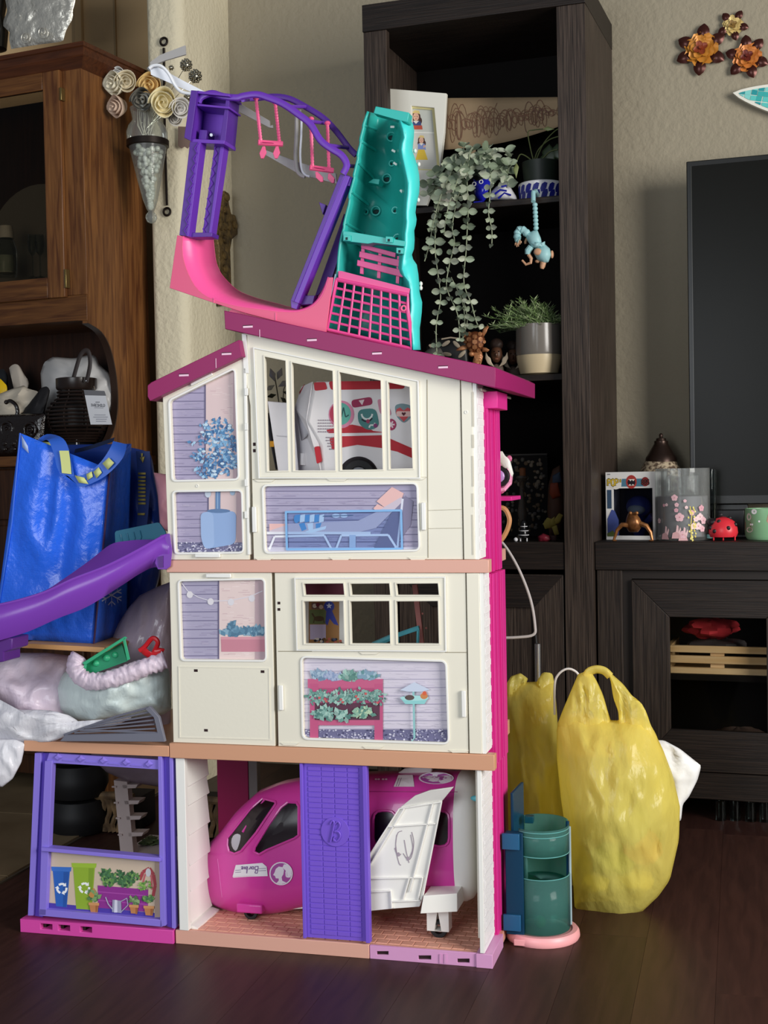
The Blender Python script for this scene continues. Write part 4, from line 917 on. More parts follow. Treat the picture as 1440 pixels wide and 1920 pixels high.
# toy chair and rail seen through the second floor window
m_aq = mat('aqua_plastic', '#5fb9c6', .4)
t = thing('toy_chair', 'aqua toy chair seen through the right pane of the second floor window', 'toy chair', H, (h(775, 1200, .15)[0], .15, B2[1]))
zf = B2[1]+.0005
part('seat', t, MB(m_aq).tube([H.v(742, 1192, .14), H.v(765, 1184, .14), H.v(786, 1177, .14)], .005, 8, flat=.6), bev=0)
part('leg', t, MB(m_aq).tube([H.v(784, 1180, .14), (H.v(776, 1210, .14).x, .14, zf)], .0028, 6)); part('leg', t, MB(m_aq).tube([H.v(746, 1192, .14), (H.v(744, 1240, .14).x, .14, zf)], .0028, 6))
part('seat_pad', t, MB(m_aq).tube([H.v(700, 1210, .17), H.v(742, 1192, .17)], .006, 8)); part('leg', t, MB(m_aq).tube([H.v(703, 1210, .17), (H.v(703, 1240, .17).x, .17, zf)], .0028, 6))
part('leg', t, MB(m_aq).tube([H.v(735, 1196, .17), (H.v(736, 1240, .17).x, .17, zf)], .0028, 6)); part('armrest', t, MB(m_aq).tube([H.v(745, 1191, .14), H.v(740, 1192, .17)], .003, 6))
t = thing('toy_ladder', 'rose pink toy rail leaning inside the second floor room', 'toy part', H, (h(800, 1220, .2)[0], .2, zf))
part('rail', t, MB(mat('rose_rail', '#b56a62', .5)).bar(H.v(778, 1096, .2), (H.v(806, 1205, .2).x, .2, zf), .009, .006))
for k in (.25, .5, .75): part('peg', t, MB(mat('rose_rail', '#b56a62', .5)).tube([H.v(778+28*k, 1096+109*k, .198), H.v(778+28*k, 1096+109*k, .215)], .002, 6))

# ---------------------------------------------------------------- toy jet in the garage
m_jet = mat('jet_magenta', '#d23fa0', .28, coat=.3); m_jw = mat('jet_white', '#eeece6', .35); m_win = mat('jet_window_shade', '#1a0a14', .2)  # window patches are dark for the unlit inside behind the openings
jt = thing('toy_jet', 'magenta toy jet plane with white wing and tail parked on the ground floor', 'toy plane', H, (-.25, .12, .0226))
JD = .135                                     # centre line depth
def jprof(x):                                  # top and bottom outline in pixels at the centre line, half width in metres
    T_ = [(362, 1640), (368, 1618), (385, 1590), (420, 1555), (452, 1515), (490, 1482), (530, 1466), (565, 1460), (640, 1452), (700, 1449), (800, 1447), (866, 1447)]
    B_ = [(362, 1640), (368, 1668), (385, 1685), (420, 1700), (452, 1708), (490, 1710), (530, 1706), (565, 1698), (640, 1685), (700, 1684), (800, 1682), (866, 1682)]
    f = lambda A_: next((a[1]+(b[1]-a[1])*(x-a[0])/(b[0]-a[0]) for a, b in zip(A_, A_[1:]) if a[0] <= x <= b[0]), A_[-1][1])
    return f(T_), f(B_), .072*min(1, sqrt(max(0, (x-361)/150.)))
def jring(x, n=72, grow=0):
    t_, b_2, wd = jprof(x); a, b_1 = H.v(x, t_, JD), H.v(x, b_2, JD); cz, hz = (a.z+b_1.z)/2, (a.z-b_1.z)/2+grow; u = (a.x+b_1.x)/2
    out = []
    for k in range(n):
        th_ = 2*pi*k/n; c_, s_2 = cos(th_), sin(th_); ex = .75
        out.append((u, JD+(wd+grow)*abs(c_)**ex*(1 if c_ > 0 else -1), cz+hz*abs(s_2)**ex*(1 if s_2 > 0 else -1)))
    return out
def jsurf(x, y, lift=0):                       # point on the near flank of the jet under pixel x, y
    d_ = JD-.06
    for _ in range(6):
        v_ = H.v(x, y, d_); lo, hi = 361.0, 866.0
        for __ in range(22):
            md = (lo+hi)/2
            if H.v(md, 1600, JD).x < v_.x: lo = md
            else: hi = md
        xx = (lo+hi)/2; t_, b_2, wd = jprof(xx); a, b_1 = H.v(xx, t_, JD), H.v(xx, b_2, JD); cz, hz = (a.z+b_1.z)/2, (a.z-b_1.z)/2
        s_2 = max(-.98, min(.98, (v_.z-cz)/hz)); s0 = abs(s_2)**(1/.75); c_ = sqrt(max(0, 1-s0*s0)); d_ = JD-wd*c_**.75
    v_ = H.v(x, y, d_-lift); return v_
fz = part('fuselage', jt, MB(m_jet).loft([jring(x) for x in (362, 363, 365, 368, 372, 377, 385, 394, 404, 414, 424, 436, 448, 460, 475, 490, 505, 520, 535, 550, 565, 600, 640, 700, 740, 770, 800, 835, 866)]))
def skinpatch(name, pts, m, lift, par=jt, solid=0, n=8, rim_m=None):
    P_ = []
    for a, b_1 in zip(pts, pts[1:]+pts[:1]):
        for k in range(4): P_.append(lerp(a, b_1, k/4))
    mb = MB(m); cx, cy = sum(p[0] for p in P_)/len(P_), sum(p[1] for p in P_)/len(P_); rings = []
    for s_2 in (1, .75, .5, .25): rings.append([jsurf(cx+(x-cx)*s_2, cy+(y-cy)*s_2, lift) for x, y in P_])
    mb.loft(rings, caps=False); mb.add(rings[-1], [tuple(range(len(P_)))])
    o = part(name, par, mb, smooth=60)
    if rim_m: part('window_rim', o, MB(rim_m).tube([jsurf(x, y, lift) for x, y in P_+P_[:1]], .0022, 6))
    return o
skinpatch('cockpit_window', [(493, 1497), (505, 1500), (516, 1503), (517, 1507), (480, 1562), (452, 1596), (440, 1601), (430, 1597), (427, 1585), (428, 1570), (470, 1517)], m_win, .0012, rim_m=m_jet)
skinpatch('cockpit_window', [(540, 1504), (556, 1505), (560, 1512), (560, 1566), (552, 1572), (500, 1594), (486, 1602), (476, 1597), (478, 1588), (505, 1545), (527, 1514)], m_win, .0012, rim_m=m_jet)
for x0, x1 in ((700, 742), (806, 842)): skinpatch('cabin_window', rrect(x0, 1520, x1, 1587, 16, 3), m_win, .0012, rim_m=m_jet)
part('seat', jt, MB(mat('seat_grey', '#b9b4bc', .5)).ell(jsurf(446, 1580, -.0005)+Vector((0, -.001, 0)), (.012, .002, .016), 12, 8))
part('windscreen_post', jt, MB(m_jet).tube([jsurf(497, 1498, .0018), jsurf(455, 1560, .0018)], .0022, 6))
part('door_line', jt, MB(mat('jet_line', '#a82a7c', .4)).tube([jsurf(x, 1484+(x-690)*.006, .0004) for x in range(690, 862, 12)], .0009, 5))
part('belly_line', jt, MB(mat('jet_line', '#a82a7c', .4)).tube([jsurf(x, 1662, .0004) for x in range(790, 862, 12)], .0009, 5))
part('nose_seam', jt, MB(mat('jet_pale', '#e07cc0', .4)).tube([jsurf(408+8*(y-1610)/70, y, .0004) for y in range(1610, 1690, 8)], .0006, 5))
# tail
rg = [jring(866, grow=.001), jring(866, grow=.001)]
def scale_ring(r, du, k, dz=0):
    cy = sum(p[1] for p in r)/len(r); cz = sum(p[2] for p in r)/len(r); return [(p[0]+du, cy+(p[1]-cy)*k, cz+(p[2]-cz)*k+dz) for p in r]
r_ = jring(866, grow=.001)
part('tail', jt, MB(m_jw).loft([scale_ring(r_, .0, 1), scale_ring(r_, .012, 1), scale_ring(r_, .022, .95), scale_ring(r_, .030, .82), scale_ring(r_, .034, .55)]))
part('tail_lamp', jt, MB(mat('aqua_plastic', '#5fb9c6', .4)).ell(H.v(893, 1497, .075), (.010, .004, .005), 12, 6))
part('top_fin', jt, MB(m_jw).prism([H.p(*q_, JD) for q_ in ((745, 1450), (760, 1440), (800, 1433), (812, 1440), (810, 1450))], JD-.006, JD+.006), bev=.002)
# wing raised on the near side
wd_ = .030
WG = [(749, 1515), (770, 1503), (806, 1495), (828, 1501), (793, 1680), (787, 1700), (734, 1704), (694, 1708), (691, 1606)]
part('wing', jt, MB(m_jw).prism([H.p(*q_, wd_) for q_ in WG], wd_, wd_+.006), bev=.001)
wg = KIDS[jt][-1]
part('wing_tip', wg, MB(m_jw).bridge([H.v(*q_) for q_ in ((749, 1515, .029), (778, 1492, .022), (806, 1482, .018), (850, 1476, .012), (829, 1502, .029), (800, 1505, .029))], [H.v(*q_)+Vector((0, .006, 0)) for q_ in ((749, 1515, .029), (778, 1492, .022), (806, 1482, .018), (850, 1476, .012), (829, 1502, .029), (800, 1505, .029))]), bev=.0008)
for a, b_1 in (((749, 1516), (691, 1606)), ((758, 1516), (694, 1622)), ((812, 1505), (768, 1672)), ((828, 1503), (793, 1680)), ((727, 1550), (817, 1544)), ((692, 1647), (793, 1645)), ((768, 1645), (756, 1686)), ((793, 1645), (784, 1687)), ((694, 1672), (733, 1670)), ((733, 1670), (735, 1703)), ((735, 1690), (788, 1688)), ((749, 1516), (829, 1503))):
    part('wing_rib', wg, MB(m_jw).bar(H.v(*a, wd_-.002), H.v(*b_1, wd_-.002), .0022, .004), bev=.0004)
pr = Print(flat_at(H, wd_-.0001)); 
for pts in ([(744, 1600), (742, 1580), (746, 1562), (754, 1558)], [(744, 1565), (742, 1590), (748, 1618), (752, 1622)], [(772, 1560), (776, 1580), (772, 1605), (765, 1612), (756, 1600)], [(758, 1575), (762, 1598), (767, 1618)], [(740, 1590), (746, 1605), (752, 1601)], [(770, 1565), (774, 1590), (768, 1608)]): pr.line([tuple(v_) for v_ in smoothpts(pts, 4)], 1.3, '#9a8c9a')
for cx, cy in ((747, 1602), (765, 1610)): pr.ell(cx, cy, 3, 4, '#a89aa6')
part('smudge', wg, pr.mb, smooth=0, fixn=False)
# under-wing wheel block
a, b_1 = H.p(793, 1706, .04), H.p(859, 1672, .04)
part('wheel_block', jt, MB(m_jw).hexa([(a[0], .02, a[1]), (b_1[0], .03, a[1]+.004), (b_1[0], .1, a[1]+.004), (a[0], .1, a[1]), (a[0]+.006, .02, b_1[1]-.004), (b_1[0], .03, b_1[1]), (b_1[0], .1, b_1[1]), (a[0]+.006, .1, b_1[1]-.004)]), bev=.001)
lx0, lx1 = H.p(800, 1715, .05)[0], H.p(841, 1715, .05)[0]
part('wheel_leg', jt, MB(m_jw).prism([(lx0, .036), (lx1, .036), (lx1, a[1]+.003), (lx0, a[1]+.003)], .05, .075, [[((lx0+lx1)/2-.006, .0365), ((lx0+lx1)/2+.006, .0365), ((lx0+lx1)/2, a[1]-.001)]]))
wheel(jt, ((lx0+lx1)/2, .06, .0376), .015, .010)
nx0, nx1 = H.p(443, 1708, .07)[0], H.p(491, 1708, .07)[0]; nz = H.p(466, 1713, .07)[1]
part('nose_bracket', jt, MB(m_jet).box(nx0, nx1, .07, .125, nz, nz+.016), bev=.0025)
wheel(jt, ((nx0+nx1)/2, .082, .0358), .0132, .012)
part('belly_panel', jt, MB(m_jw).prism([H.p(*q_, .1) for q_ in ((500, 1708), (568, 1692), (700, 1690), (700, 1702), (568, 1704))], .1, .17), bev=.001)
# stickers
sk = Print(lambda x, y, L: jsurf(x, y, .0012+L), sub=5); sk.poly([(436, 1644), (442, 1622), (492, 1618), (500, 1625), (502, 1642), (470, 1642)], '#e9e6ec'); sk.line([(437, 1645), (470, 1643), (502, 1642)], 1.2, '#f7f6fa')
for y in (1631, 1635): sk.line([(441, y+1), (452, y)], 1, '#8a7a9a'); sk.line([(484, y-2), (499, y-3)], 1, '#8a7a9a')
def word_up(pr_, cx, cy):                      # cursive word, printed upside down on the tape
    S_ = [[(.0, 0), (.15, 1), (.5, .95), (.35, .55), (.1, .5), (.5, .45), (.45, .02), (.0, 0)], [(.95, .35), (.7, .4), (.65, .05), (.9, .05), (.98, .4), (1.0, .02)], [(1.15, 0), (1.2, .4), (1.22, .3), (1.4, .42)], [(1.55, 0), (1.68, 1), (1.6, .05), (1.85, .1), (1.85, .38), (1.65, .35)], [(2.02, .4), (2.0, .02)], [(2.2, .2), (2.45, .3), (2.35, .42), (2.2, .3), (2.25, .02), (2.5, .1)]]
    for st in S_: pr_.line([(cx+(1.25-x)*13, cy-(.5-z_)*13) for x, z_ in st], 1.5, '#7a5a92')
word_up(sk, 468, 1631)
def head_logo(pr_, cx, cy, r, sx=1, sy=1):
    T_ = lambda pts: [(cx+x*r*sx, cy+z_*r*sy) for x, z_ in pts]
    pr_.poly(T_(ring_px(0, 0, 1.0, 1.0, 26)), '#f1e9f2'); pr_.poly(T_(ring_px(0, 0, .9, .9, 26)), '#b052a4')
    pr_.poly(T_([(-.55, -.1), (-.45, -.4), (-.2, -.6), (.1, -.55), (.25, -.3), (.2, .05), (.05, .3), (.1, .6), (.45, .78), (.0, .9), (-.4, .82), (-.2, .6), (-.2, .42), (-.45, .4), (-.52, .2), (-.68, .12)]), '#f1e9f2')
    pr_.poly(T_([(.1, -.5), (.25, -.8), (.55, -.75), (.85, -.35), (.88, .1), (.78, .35), (.55, .25), (.5, -.1), (.35, -.3)]), '#f1e9f2'); pr_.line(T_([(.6, -.4), (.42, -.15), (.45, .25), (.68, .3), (.8, .1), (.66, .02)]), r*.12, '#f1e9f2')
head_logo(sk, 527, 1638, 22); part('stickers', jt, sk.mb, smooth=0, fixn=False)
sk = Print(lambda x, y, L: jsurf(x, y, .0012+L), sub=5); sk.poly([(738, 1475), (747, 1453), (774, 1453), (777, 1475)], '#dcd3d8')
for k in (0, 4): sk.line([(743+k, 1474), (750+k, 1454)], 1.2, '#8a6a86')
for x in (705, 710, 718, 724): sk.ell(x, 1461, 2.5, 1.5, '#e8d8e4', 8)
head_logo(sk, 818, 1459, 33, 1, -.34); part('stickers', jt, sk.mb, smooth=0, fixn=False)
# ================================================================ toy playground on the roof
m_pur = mat('purple_plastic', '#6a35b0', .38); m_pur2 = mat('purple_plastic_deep', '#542892', .4); m_ramp = mat('ramp_pink', '#f45a9c', .32); m_ramp2 = mat('ramp_side_pink', '#e0557f', .4)
m_teal = mat('teal_plastic', '#2fb7ae', .35); m_hot = mat('swing_pink', '#f0608f', .4); m_net = mat('net_pink', '#e04a90', .4); m_gry = mat('grey_plastic', '#a9a6a4', .35); m_silv = mat('pale_grey_plastic', '#d2d6de', .3)
pg = thing('toy_playground', 'purple, pink and teal toy skate and climbing playground on the magenta roof', 'toy playground', H, (h(560, 610, .1)[0], .09, h(560, 612, .02)[1]))
near = [(343, 443), (343, 479), (354, 515), (372, 544), (401, 562), (445, 574), (490, 580), (520, 584), (553, 585), (575, 580), (590, 571), (603, 556), (611, 538), (616, 520)]
far = [(398, 441), (403, 486), (409, 505), (419, 521), (444, 545), (473, 558), (500, 566), (520, 571), (548, 578), (572, 575), (588, 566), (600, 551), (609, 535), (616, 519)]
outer = [(332, 441), (318, 540), (401, 568), (460, 587), (517, 602), (560, 612), (611, 624), (624, 520)]
N_ = [tuple(v_) for v_ in smoothpts(near, 3)]; F_ = [tuple(v_) for v_ in smoothpts(far, 3)]
part('ramp_side', pg, MB(m_ramp2).prism(H.P(outer+N_[::-1], .02), .02, .024), bev=.0005)
part('ramp_surface', pg, MB(m_ramp).loft([H.V([(x, y, .0205) for x, y in N_]), H.V([(x, y, .11) for x, y in F_])], caps=False, closed=False), solid=.003, smooth=60)
part('ramp_back_edge', pg, MB(m_ramp2).prism(H.P(F_+[(624, 520), (606, 618), (460, 590), (400, 566), (372, 545), (352, 515)][:5], .112), .112, .116) if False else MB(m_ramp2).tube(H.V([(x, y, .112) for x, y in F_]), .002, 6))
part('ramp_base', pg, MB(m_ramp2).prism(H.P([(430, 586), (517, 606), (611, 626), (611, 616), (517, 595), (440, 575)], .03), .026, .108))
for x in (401, 517): part('ramp_joint', pg, MB(m_ramp).bar(H.v(x, 568 if x == 401 else 601, .0195), H.v(x, 558 if x == 401 else 586, .0195), .001, .001))
Pz = lambda pts, d0, d1, m=m_pur, name='tower_part', par=None, bev=.0006: part(name, par or pg, MB(m).prism(H.P(pts, d0), d0, d1), bev=bev)
Pz([(356, 266), (376, 266), (354, 443), (336, 441)], .02, .03, m_pur2, 'tower_post'); tp = KIDS[pg][-1]
Pz([(370, 266), (376, 266), (354, 443), (349, 443)], .0195, .045, m_pur, 'post_lip', tp)
Pz([(403, 266), (421, 266), (396, 440), (379, 441)], .05, .06, m_pur2, 'tower_post'); tp2 = KIDS[pg][-1]
Pz([(414, 266), (421, 266), (396, 440), (391, 440)], .047, .07, m_pur, 'post_lip', tp2)
for par, xs0, xs1, d_ in ((tp, (373, 268), (351, 440), .0185), (tp2, (410, 268), (386, 438), .046)):
    for i in range(9):
        a = lerp(xs0, xs1, i/9); b_1 = lerp(xs0, xs1, (i+.55)/9); c_ = lerp(xs0, xs1, (i+1)/9)
        part('truss', par, MB(m_pur).tube(H.V([(a[0]-1, a[1], d_), (b_1[0]-7, b_1[1], d_), (c_[0]-1, c_[1], d_)]), .0009, 5))
Pz([(352, 436), (398, 436), (397, 444), (350, 445)], .03, .06, m_pur2, 'cross_bar')
Pz([(368, 172), (430, 176), (421, 267), (358, 264)], .075, .08, mat('purple_plastic_bright', '#8146cc', .4), 'tower_back')
Pz([(358, 169), (370, 170), (357, 264), (345, 258)], .015, .022, m_pur2, 'tower_flange')
part('tower_side', pg, MB(m_pur).bridge(H.V([(370, 170, .02), (357, 264, .02), (375, 264, .075), (384, 176, .075)]), [v_+Vector((.002, 0, 0)) for v_ in H.V([(370, 170, .02), (357, 264, .02), (375, 264, .075), (384, 176, .075)])]))
Pz([(425, 176), (431, 176), (422, 268), (412, 266)], .03, .076, m_pur2, 'tower_side')
Pz([(357, 260), (421, 263), (420, 270), (357, 267)], .022, .075, m_pur, 'tower_shelf')
Pz([(366, 194), (430, 200), (430, 204), (366, 198)], .022, .075, m_pur, 'tower_shelf'); Pz([(360, 169), (430, 176), (430, 181), (360, 174)], .018, .075, m_pur, 'tower_top')
Pz([(374, 243), (388, 244), (386, 262), (372, 261)], .04, .075, m_pur2, 'latch_block')
for x in (386, 396): part('silver_pin', pg, MB(mat('toy_chrome', '#b9bcc4', .3, .7)).tube([H.v(x, 253, .045), H.v(x+5, 252, .06)], .0028, 8))
# curved monkey-bar rails
fr = [(372, 192), (378, 182), (397, 175), (419, 181), (444, 183), (455, 180), (480, 177), (502, 183), (531, 195), (560, 215), (582, 233), (600, 262), (618, 277), (640, 291), (650, 309), (643, 326)]
rr_ = [(440, 186), (480, 184), (513, 181), (542, 185), (574, 201), (607, 222), (632, 248), (654, 277), (668, 291)]
part('track_rail', pg, MB(m_pur).tube([H.v(x, y, .03) for x, y in (tuple(v_) for v_ in smoothpts(fr, 4))], .0058, 8, flat=.7, spread=(0, 0, 1)))
part('track_rail', pg, MB(m_pur2).tube([H.v(x, y, .105) for x, y in (tuple(v_) for v_ in smoothpts(rr_, 4))], .0052, 8, flat=.7, spread=(0, 0, 1)))
for a, b_1 in (((455, 188), (480, 185)), ((545, 200), (572, 200)), ((585, 228), (612, 231)), ((620, 273), (652, 277)), ((652, 311), (668, 312))):
    part('rung', pg, MB(m_pur).tube([H.v(*a, .032), H.v(*b_1, .103)], .0032, 8))
# swings
def swing(r1, r2, seat, pegs, d_):
    s_1 = part('swing', pg, MB(m_hot).tube([H.v(*seat[0], d_), H.v(*seat[1], d_+.02)], .0048, 8))
    for k, (a, b_1) in enumerate((r1, r2)):
        n = 14; mb = MB(m_hot); dd = d_+.02*k
        mb.tube([H.v(*(lerp(a, b_1, i/(2*n))), dd) for i in range(2*n+1)], [.0026+.0009*(i % 2) for i in range(2*n+1)], 6); part('rope', s_1, mb)
        part('rope_ring', s_1, MB(m_hot).ell(H.v(*a, dd), (.0055, .005, .004), 10, 6))
    for a, b_1 in pegs:
        m_ = lerp(a, b_1, .55); p0, p1, p2 = H.v(*a, d_), H.v(*m_, d_), H.v(*b_1, d_); w_ = .006
        part('foot_loop', s_1, MB(m_hot).bridge([p0+Vector((-.002, 0, 0)), p0+Vector((.002, 0, 0)), p1+Vector((w_, 0, 0)), p2+Vector((.002, 0, 0)), p2+Vector((-.002, 0, 0)), p1+Vector((-w_, 0, 0))], [v_+Vector((0, .004, 0)) for v_ in (p0+Vector((-.002, 0, 0)), p0+Vector((.002, 0, 0)), p1+Vector((w_, 0, 0)), p2+Vector((.002, 0, 0)), p2+Vector((-.002, 0, 0)), p1+Vector((-w_, 0, 0)))]), bev=.0006)
    part('seat_slot', s_1, MB(mat('swing_slot', '#b02c60', .5)).tube([H.v(seat[0][0]+8, seat[0][1]-.3, d_-.0048), H.v(seat[1][0]-8, seat[1][1]-.6, d_+.02-.0052)], .0008, 5))
swing(((480, 184), (489, 264)), ((516, 192), (524, 266)), ((484, 267), (530, 270)), [((494, 274), (491, 297)), ((519, 274), (517, 297))], .05)
swing(((583, 223), (586, 312)), ((614, 231), (617, 316)), ((581, 314), (625, 320)), [((593, 322), (603, 341)), ((617, 325), (624, 343))], .05)
# slanting pole and its rear twin
Pz([(638, 326), (656, 331), (560, 569), (545, 563)], .035, .06, m_pur, 'slanted_pole'); sp_ = KIDS[pg][-1]
Pz([(638, 326), (646, 328), (551, 566), (545, 563)], .0335, .0348, m_pur2, 'pole_shaded_face', sp_)  # left half in deeper purple: the pole's shaded side painted on
Pz([(598, 379), (611, 384), (605, 402)], .04, .05, m_pur2, 'pole_hook', sp_); Pz([(545, 562), (560, 568), (556, 580), (546, 577)], .04, .055, m_pur, 'pole_foot', sp_)
Pz([(648, 327), (660, 332), (656, 349), (646, 347)], .04, .062, m_pur, 'pole_socket', sp_)
Pz([(645, 400), (655, 420), (622, 522), (597, 553), (590, 556)], .095, .105, m_pur2, 'slanted_pole')  # rear pole in deeper purple: its shade put into the colour
Pz([(562, 554), (590, 554), (586, 570), (556, 572)], .05, .09, m_pur2, 'cross_bar')
# grey rails and hanger
part('grey_rail', pg, MB(m_gry).prism(H.P([(425, 178), (440, 188), (505, 226), (506, 236), (511, 234), (511, 240), (504, 239), (440, 206), (420, 195)], .13), .13, .135), bev=.0006)
part('grey_rail', pg, MB(m_silv).bridge(H.V([(281, 122, .09), (288, 121, .09), (345, 152, .11), (420, 190, .13), (405, 192, .13), (340, 165, .11), (283, 140, .09)]), [v_+Vector((0, .004, 0)) for v_ in H.V([(281, 122, .09), (288, 121, .09), (345, 152, .11), (420, 190, .13), (405, 192, .13), (340, 165, .11), (283, 140, .09)])]), label='pale grey rail pointing to the left')
part('hanger_wire', pg, MB(mat('hanger_white', '#eef0f4', .3)).tube([H.v(x, y, .085) for x, y in (tuple(v_) for v_ in smoothpts([(280, 128), (288, 123), (302, 124), (316, 138), (328, 160), (340, 172), (358, 176)], 5))], .0028, 8))
part('grey_rail', pg, MB(m_gry).prism(H.P([(495, 280), (560, 304), (630, 325), (632, 345), (560, 326), (497, 290)], .13), .13, .135), bev=.0006)
for k in (0, 9):
    part('hanger', pg, MB(m_gry if k == 0 else m_silv).tube([H.v(x+k, y, .12-k*.002) for x, y in (tuple(v_) for v_ in smoothpts([(556, 214), (556, 250), (554, 290), (557, 318), (564, 328), (572, 331)], 4))], .0036 if k == 0 else .002, 8))
part('hanger_rod', pg, MB(m_gry).tube([H.v(563, 206, .105), H.v(560, 222, .12)], .002, 6))
# teal climbing wall: a hollow shell with wavy rims
Lx = [(690, 209), (681, 234), (681, 240), (675, 262), (676, 268), (670, 290), (671, 297), (663, 328), (664, 334), (654, 368), (656, 375), (645, 418), (645, 426), (641, 440), (637, 460), (634, 486), (633, 509), (626, 540), (614, 600), (611, 624)]
Rx = [(750, 226), (759, 255), (753, 275), (756, 299), (766, 345), (763, 379), (762, 406), (763, 418), (760, 440), (760, 458), (756, 484), (754, 510), (768, 530), (770, 558), (771, 580), (767, 600), (773, 630), (774, 656)]
Ox = [(770, 228), (775, 240), (774, 262), (772, 284), (780, 307), (785, 333), (784, 363), (777, 394), (780, 415), (775, 432), (776, 462), (770, 481), (780, 497), (784, 527), (785, 550), (790, 567), (788, 597), (785, 620), (787, 656)]
def along(P_, t):
    S_ = [tuple(v_) for v_ in smoothpts(P_, 3)]; k = t*(len(S_)-1); i = min(int(k), len(S_)-2); return lerp(S_[i], S_[i+1], k-i)
NR = 40
def wall_pt(a, t):
    l_1, r_1 = along(Lx, t), along(Rx, t); bump = .004*sin(t*38+a*2)+.003*sin(a*9+t*11)
    dep = .035+.105*(1-abs(2*a-1)**3.2)+bump*(1 if .1 < a < .9 else 0)
    return H.v(*lerp(l_1, r_1, a), dep)
part('climbing_wall', pg, MB(mat('teal_shaded', '#2aa89f', .35)).grid(lambda a, t: wall_pt(a, t*.98), 16, NR), solid=.0035, smooth=60, fixn=False)  # darker copy of the teal: shade in the hollow put into the colour
cw = KIDS[pg][-1]
rimq = [[H.v(*along(Rx, t), .0345), H.v(*along(Ox, t), .075), H.v(*along(Ox, t), .14), H.v(*along(Rx, t), .14)] for t in [i/30 for i in range(31)]]
part('wall_rim', cw, MB(mat('teal_lit', '#3fd0cc', .35)).loft([[q_[0], q_[1], q_[2]] for q_ in rimq], caps=False, closed=False), solid=.003, smooth=60)  # brighter copy of the teal: light on the right-facing rim painted in
part('wall_top', cw, MB(m_teal).prism(H.P([(700, 212), (704, 199), (767, 211), (764, 229), (742, 224)], .034), .034, .058), bev=.001)
for i, t in enumerate((.07, .2, .33, .46, .58, .68)):
    part('ledge', cw, MB(m_teal).tube([wall_pt(a, t)+Vector((.002, -.004, 0)) for a in (0.01, .05, .1, .16, .24, .32)], .0026, 6))
for a, t, w_ in ((.72, .09, 1), (.7, .21, .6), (.6, .27, 1), (.8, .38, .7), (.48, .46, 1), (.3, .52, .6), (.88, .53, 1)):
    v_ = wall_pt(a, t)+Vector((0, -.006, 0))
    hd = part('hand_hold', cw, MB(m_teal).torus(v_, .0075*w_, .0016, 'y', 16, 6)); part('hold_hole', hd, MB(mat('hold_hole', '#0b2f30', .7)).ell(v_+Vector((0, .003, -.001)), (.006*w_, .001, .004*w_), 10, 6))
for x, y, d_, r_1 in ((736, 238, .09, 0), (738, 283, .09, .5), (741, 307, .09, .6), (753, 359, .085, .9)):
    part('white_highlight', cw, MB(mat('white_plastic', '#ecebe6', .35)).bar(H.v(x-4*cos(r_1), y-4*sin(r_1), d_), H.v(x+4*cos(r_1), y+4*sin(r_1), d_), .004, .003), bev=.001)  # white pieces put in for highlights on the teal plastic
for x, y in ((778, 283), (785, 308), (784, 375), (789, 532), (789, 540)): part('white_highlight', cw, MB(mat('white_plastic', '#ecebe6', .35)).ell(H.v(x, y, .11), (.0032, .004, .004), 10, 6))
Pz([(643, 433), (655, 434), (760, 452), (758, 462), (700, 455), (690, 457), (643, 452)], .03, .06, m_teal, 'wall_shelf', cw)
for x, y in ((649, 446), (728, 449), (748, 470)): 
    Pz([(x-5, y-6), (x+8, y-5), (x+8, y+6), (x-5, y+5)], .026, .05, m_teal, 'shelf_clip', cw); part('clip_hole', cw, MB(mat('hold_hole', '#0b2f30', .7)).box(H.p(x-1, y, .026)[0], H.p(x+3, y, .026)[0], .0255, .0262, H.p(x, y+4, .026)[1], H.p(x, y-1, .026)[1]))
Pz([(700, 335), (712, 336), (710, 346), (690, 342)], .1, .125, m_teal, 'wall_block', cw)
# bench
bn = part('bench', pg, MB(m_net).prism(H.P([(670, 487), (757, 507), (755, 520), (669, 498)], .06), .06, .064), bev=.0006)
for pts in ([(677, 457), (742, 474), (741, 483), (677, 465)], [(674, 471), (757, 489), (756, 502), (673, 482)]): part('slat', bn, MB(m_net).prism(H.P(pts, .06), .06, .064), bev=.0006)
for x, y in ((678, 462), (710, 470), (745, 480)): part('bench_leg', bn, MB(m_net).prism(H.P([(x, y), (x+6, y+1), (x+3, y+52), (x-3, y+51)], .065), .0645, .068))
part('bench_seat', bn, MB(mat('net_pink_dark', '#c03a7c', .45)).bridge(H.V([(640, 520, .03), (766, 551, .03), (768, 541, .09), (634, 509, .09)]), [v_+Vector((0, 0, -.003)) for v_ in H.V([(640, 520, .03), (766, 551, .03), (768, 541, .09), (634, 509, .09)])]))
# net
TL, TR, BR, BL = (631, 524), (765, 553), (771, 654), (614, 618)
nt = part('net', pg, MB(m_net).tube(H.V([(*q_, .028) for q_ in (TL, TR, (764, 580), (768, 605), BR, BL, TL)]), .0034, 8))
bil = lambda s_1, t: lerp(lerp(TL, TR, s_1), lerp(BL, BR, s_1), t)
for i in range(1, 8): part('net_bar', nt, MB(m_net).tube(H.V([(*bil(i/8, t), .028) for t in (0, .5, 1)]), .0021, 6))
for j in range(1, 6): part('net_bar', nt, MB(m_net).tube(H.V([(*bil(t, j/6), .0285) for t in (0, .5, 1)]), .0021, 6))
part('net_hook', nt, MB(m_hot).torus(H.v(757, 578, .026), .004, .0016, 'y', 12, 6))
part('net_hinge', pg, MB(mat('hinge_grey_blue', '#8a9ab4', .4)).tube(H.V([(629, 514, .026), (606, 618, .026)]), .0012, 6))
Pz([(634, 508), (640, 508), (768, 541), (765, 555), (634, 524)], .029, .034, m_net, 'net_top', nt)

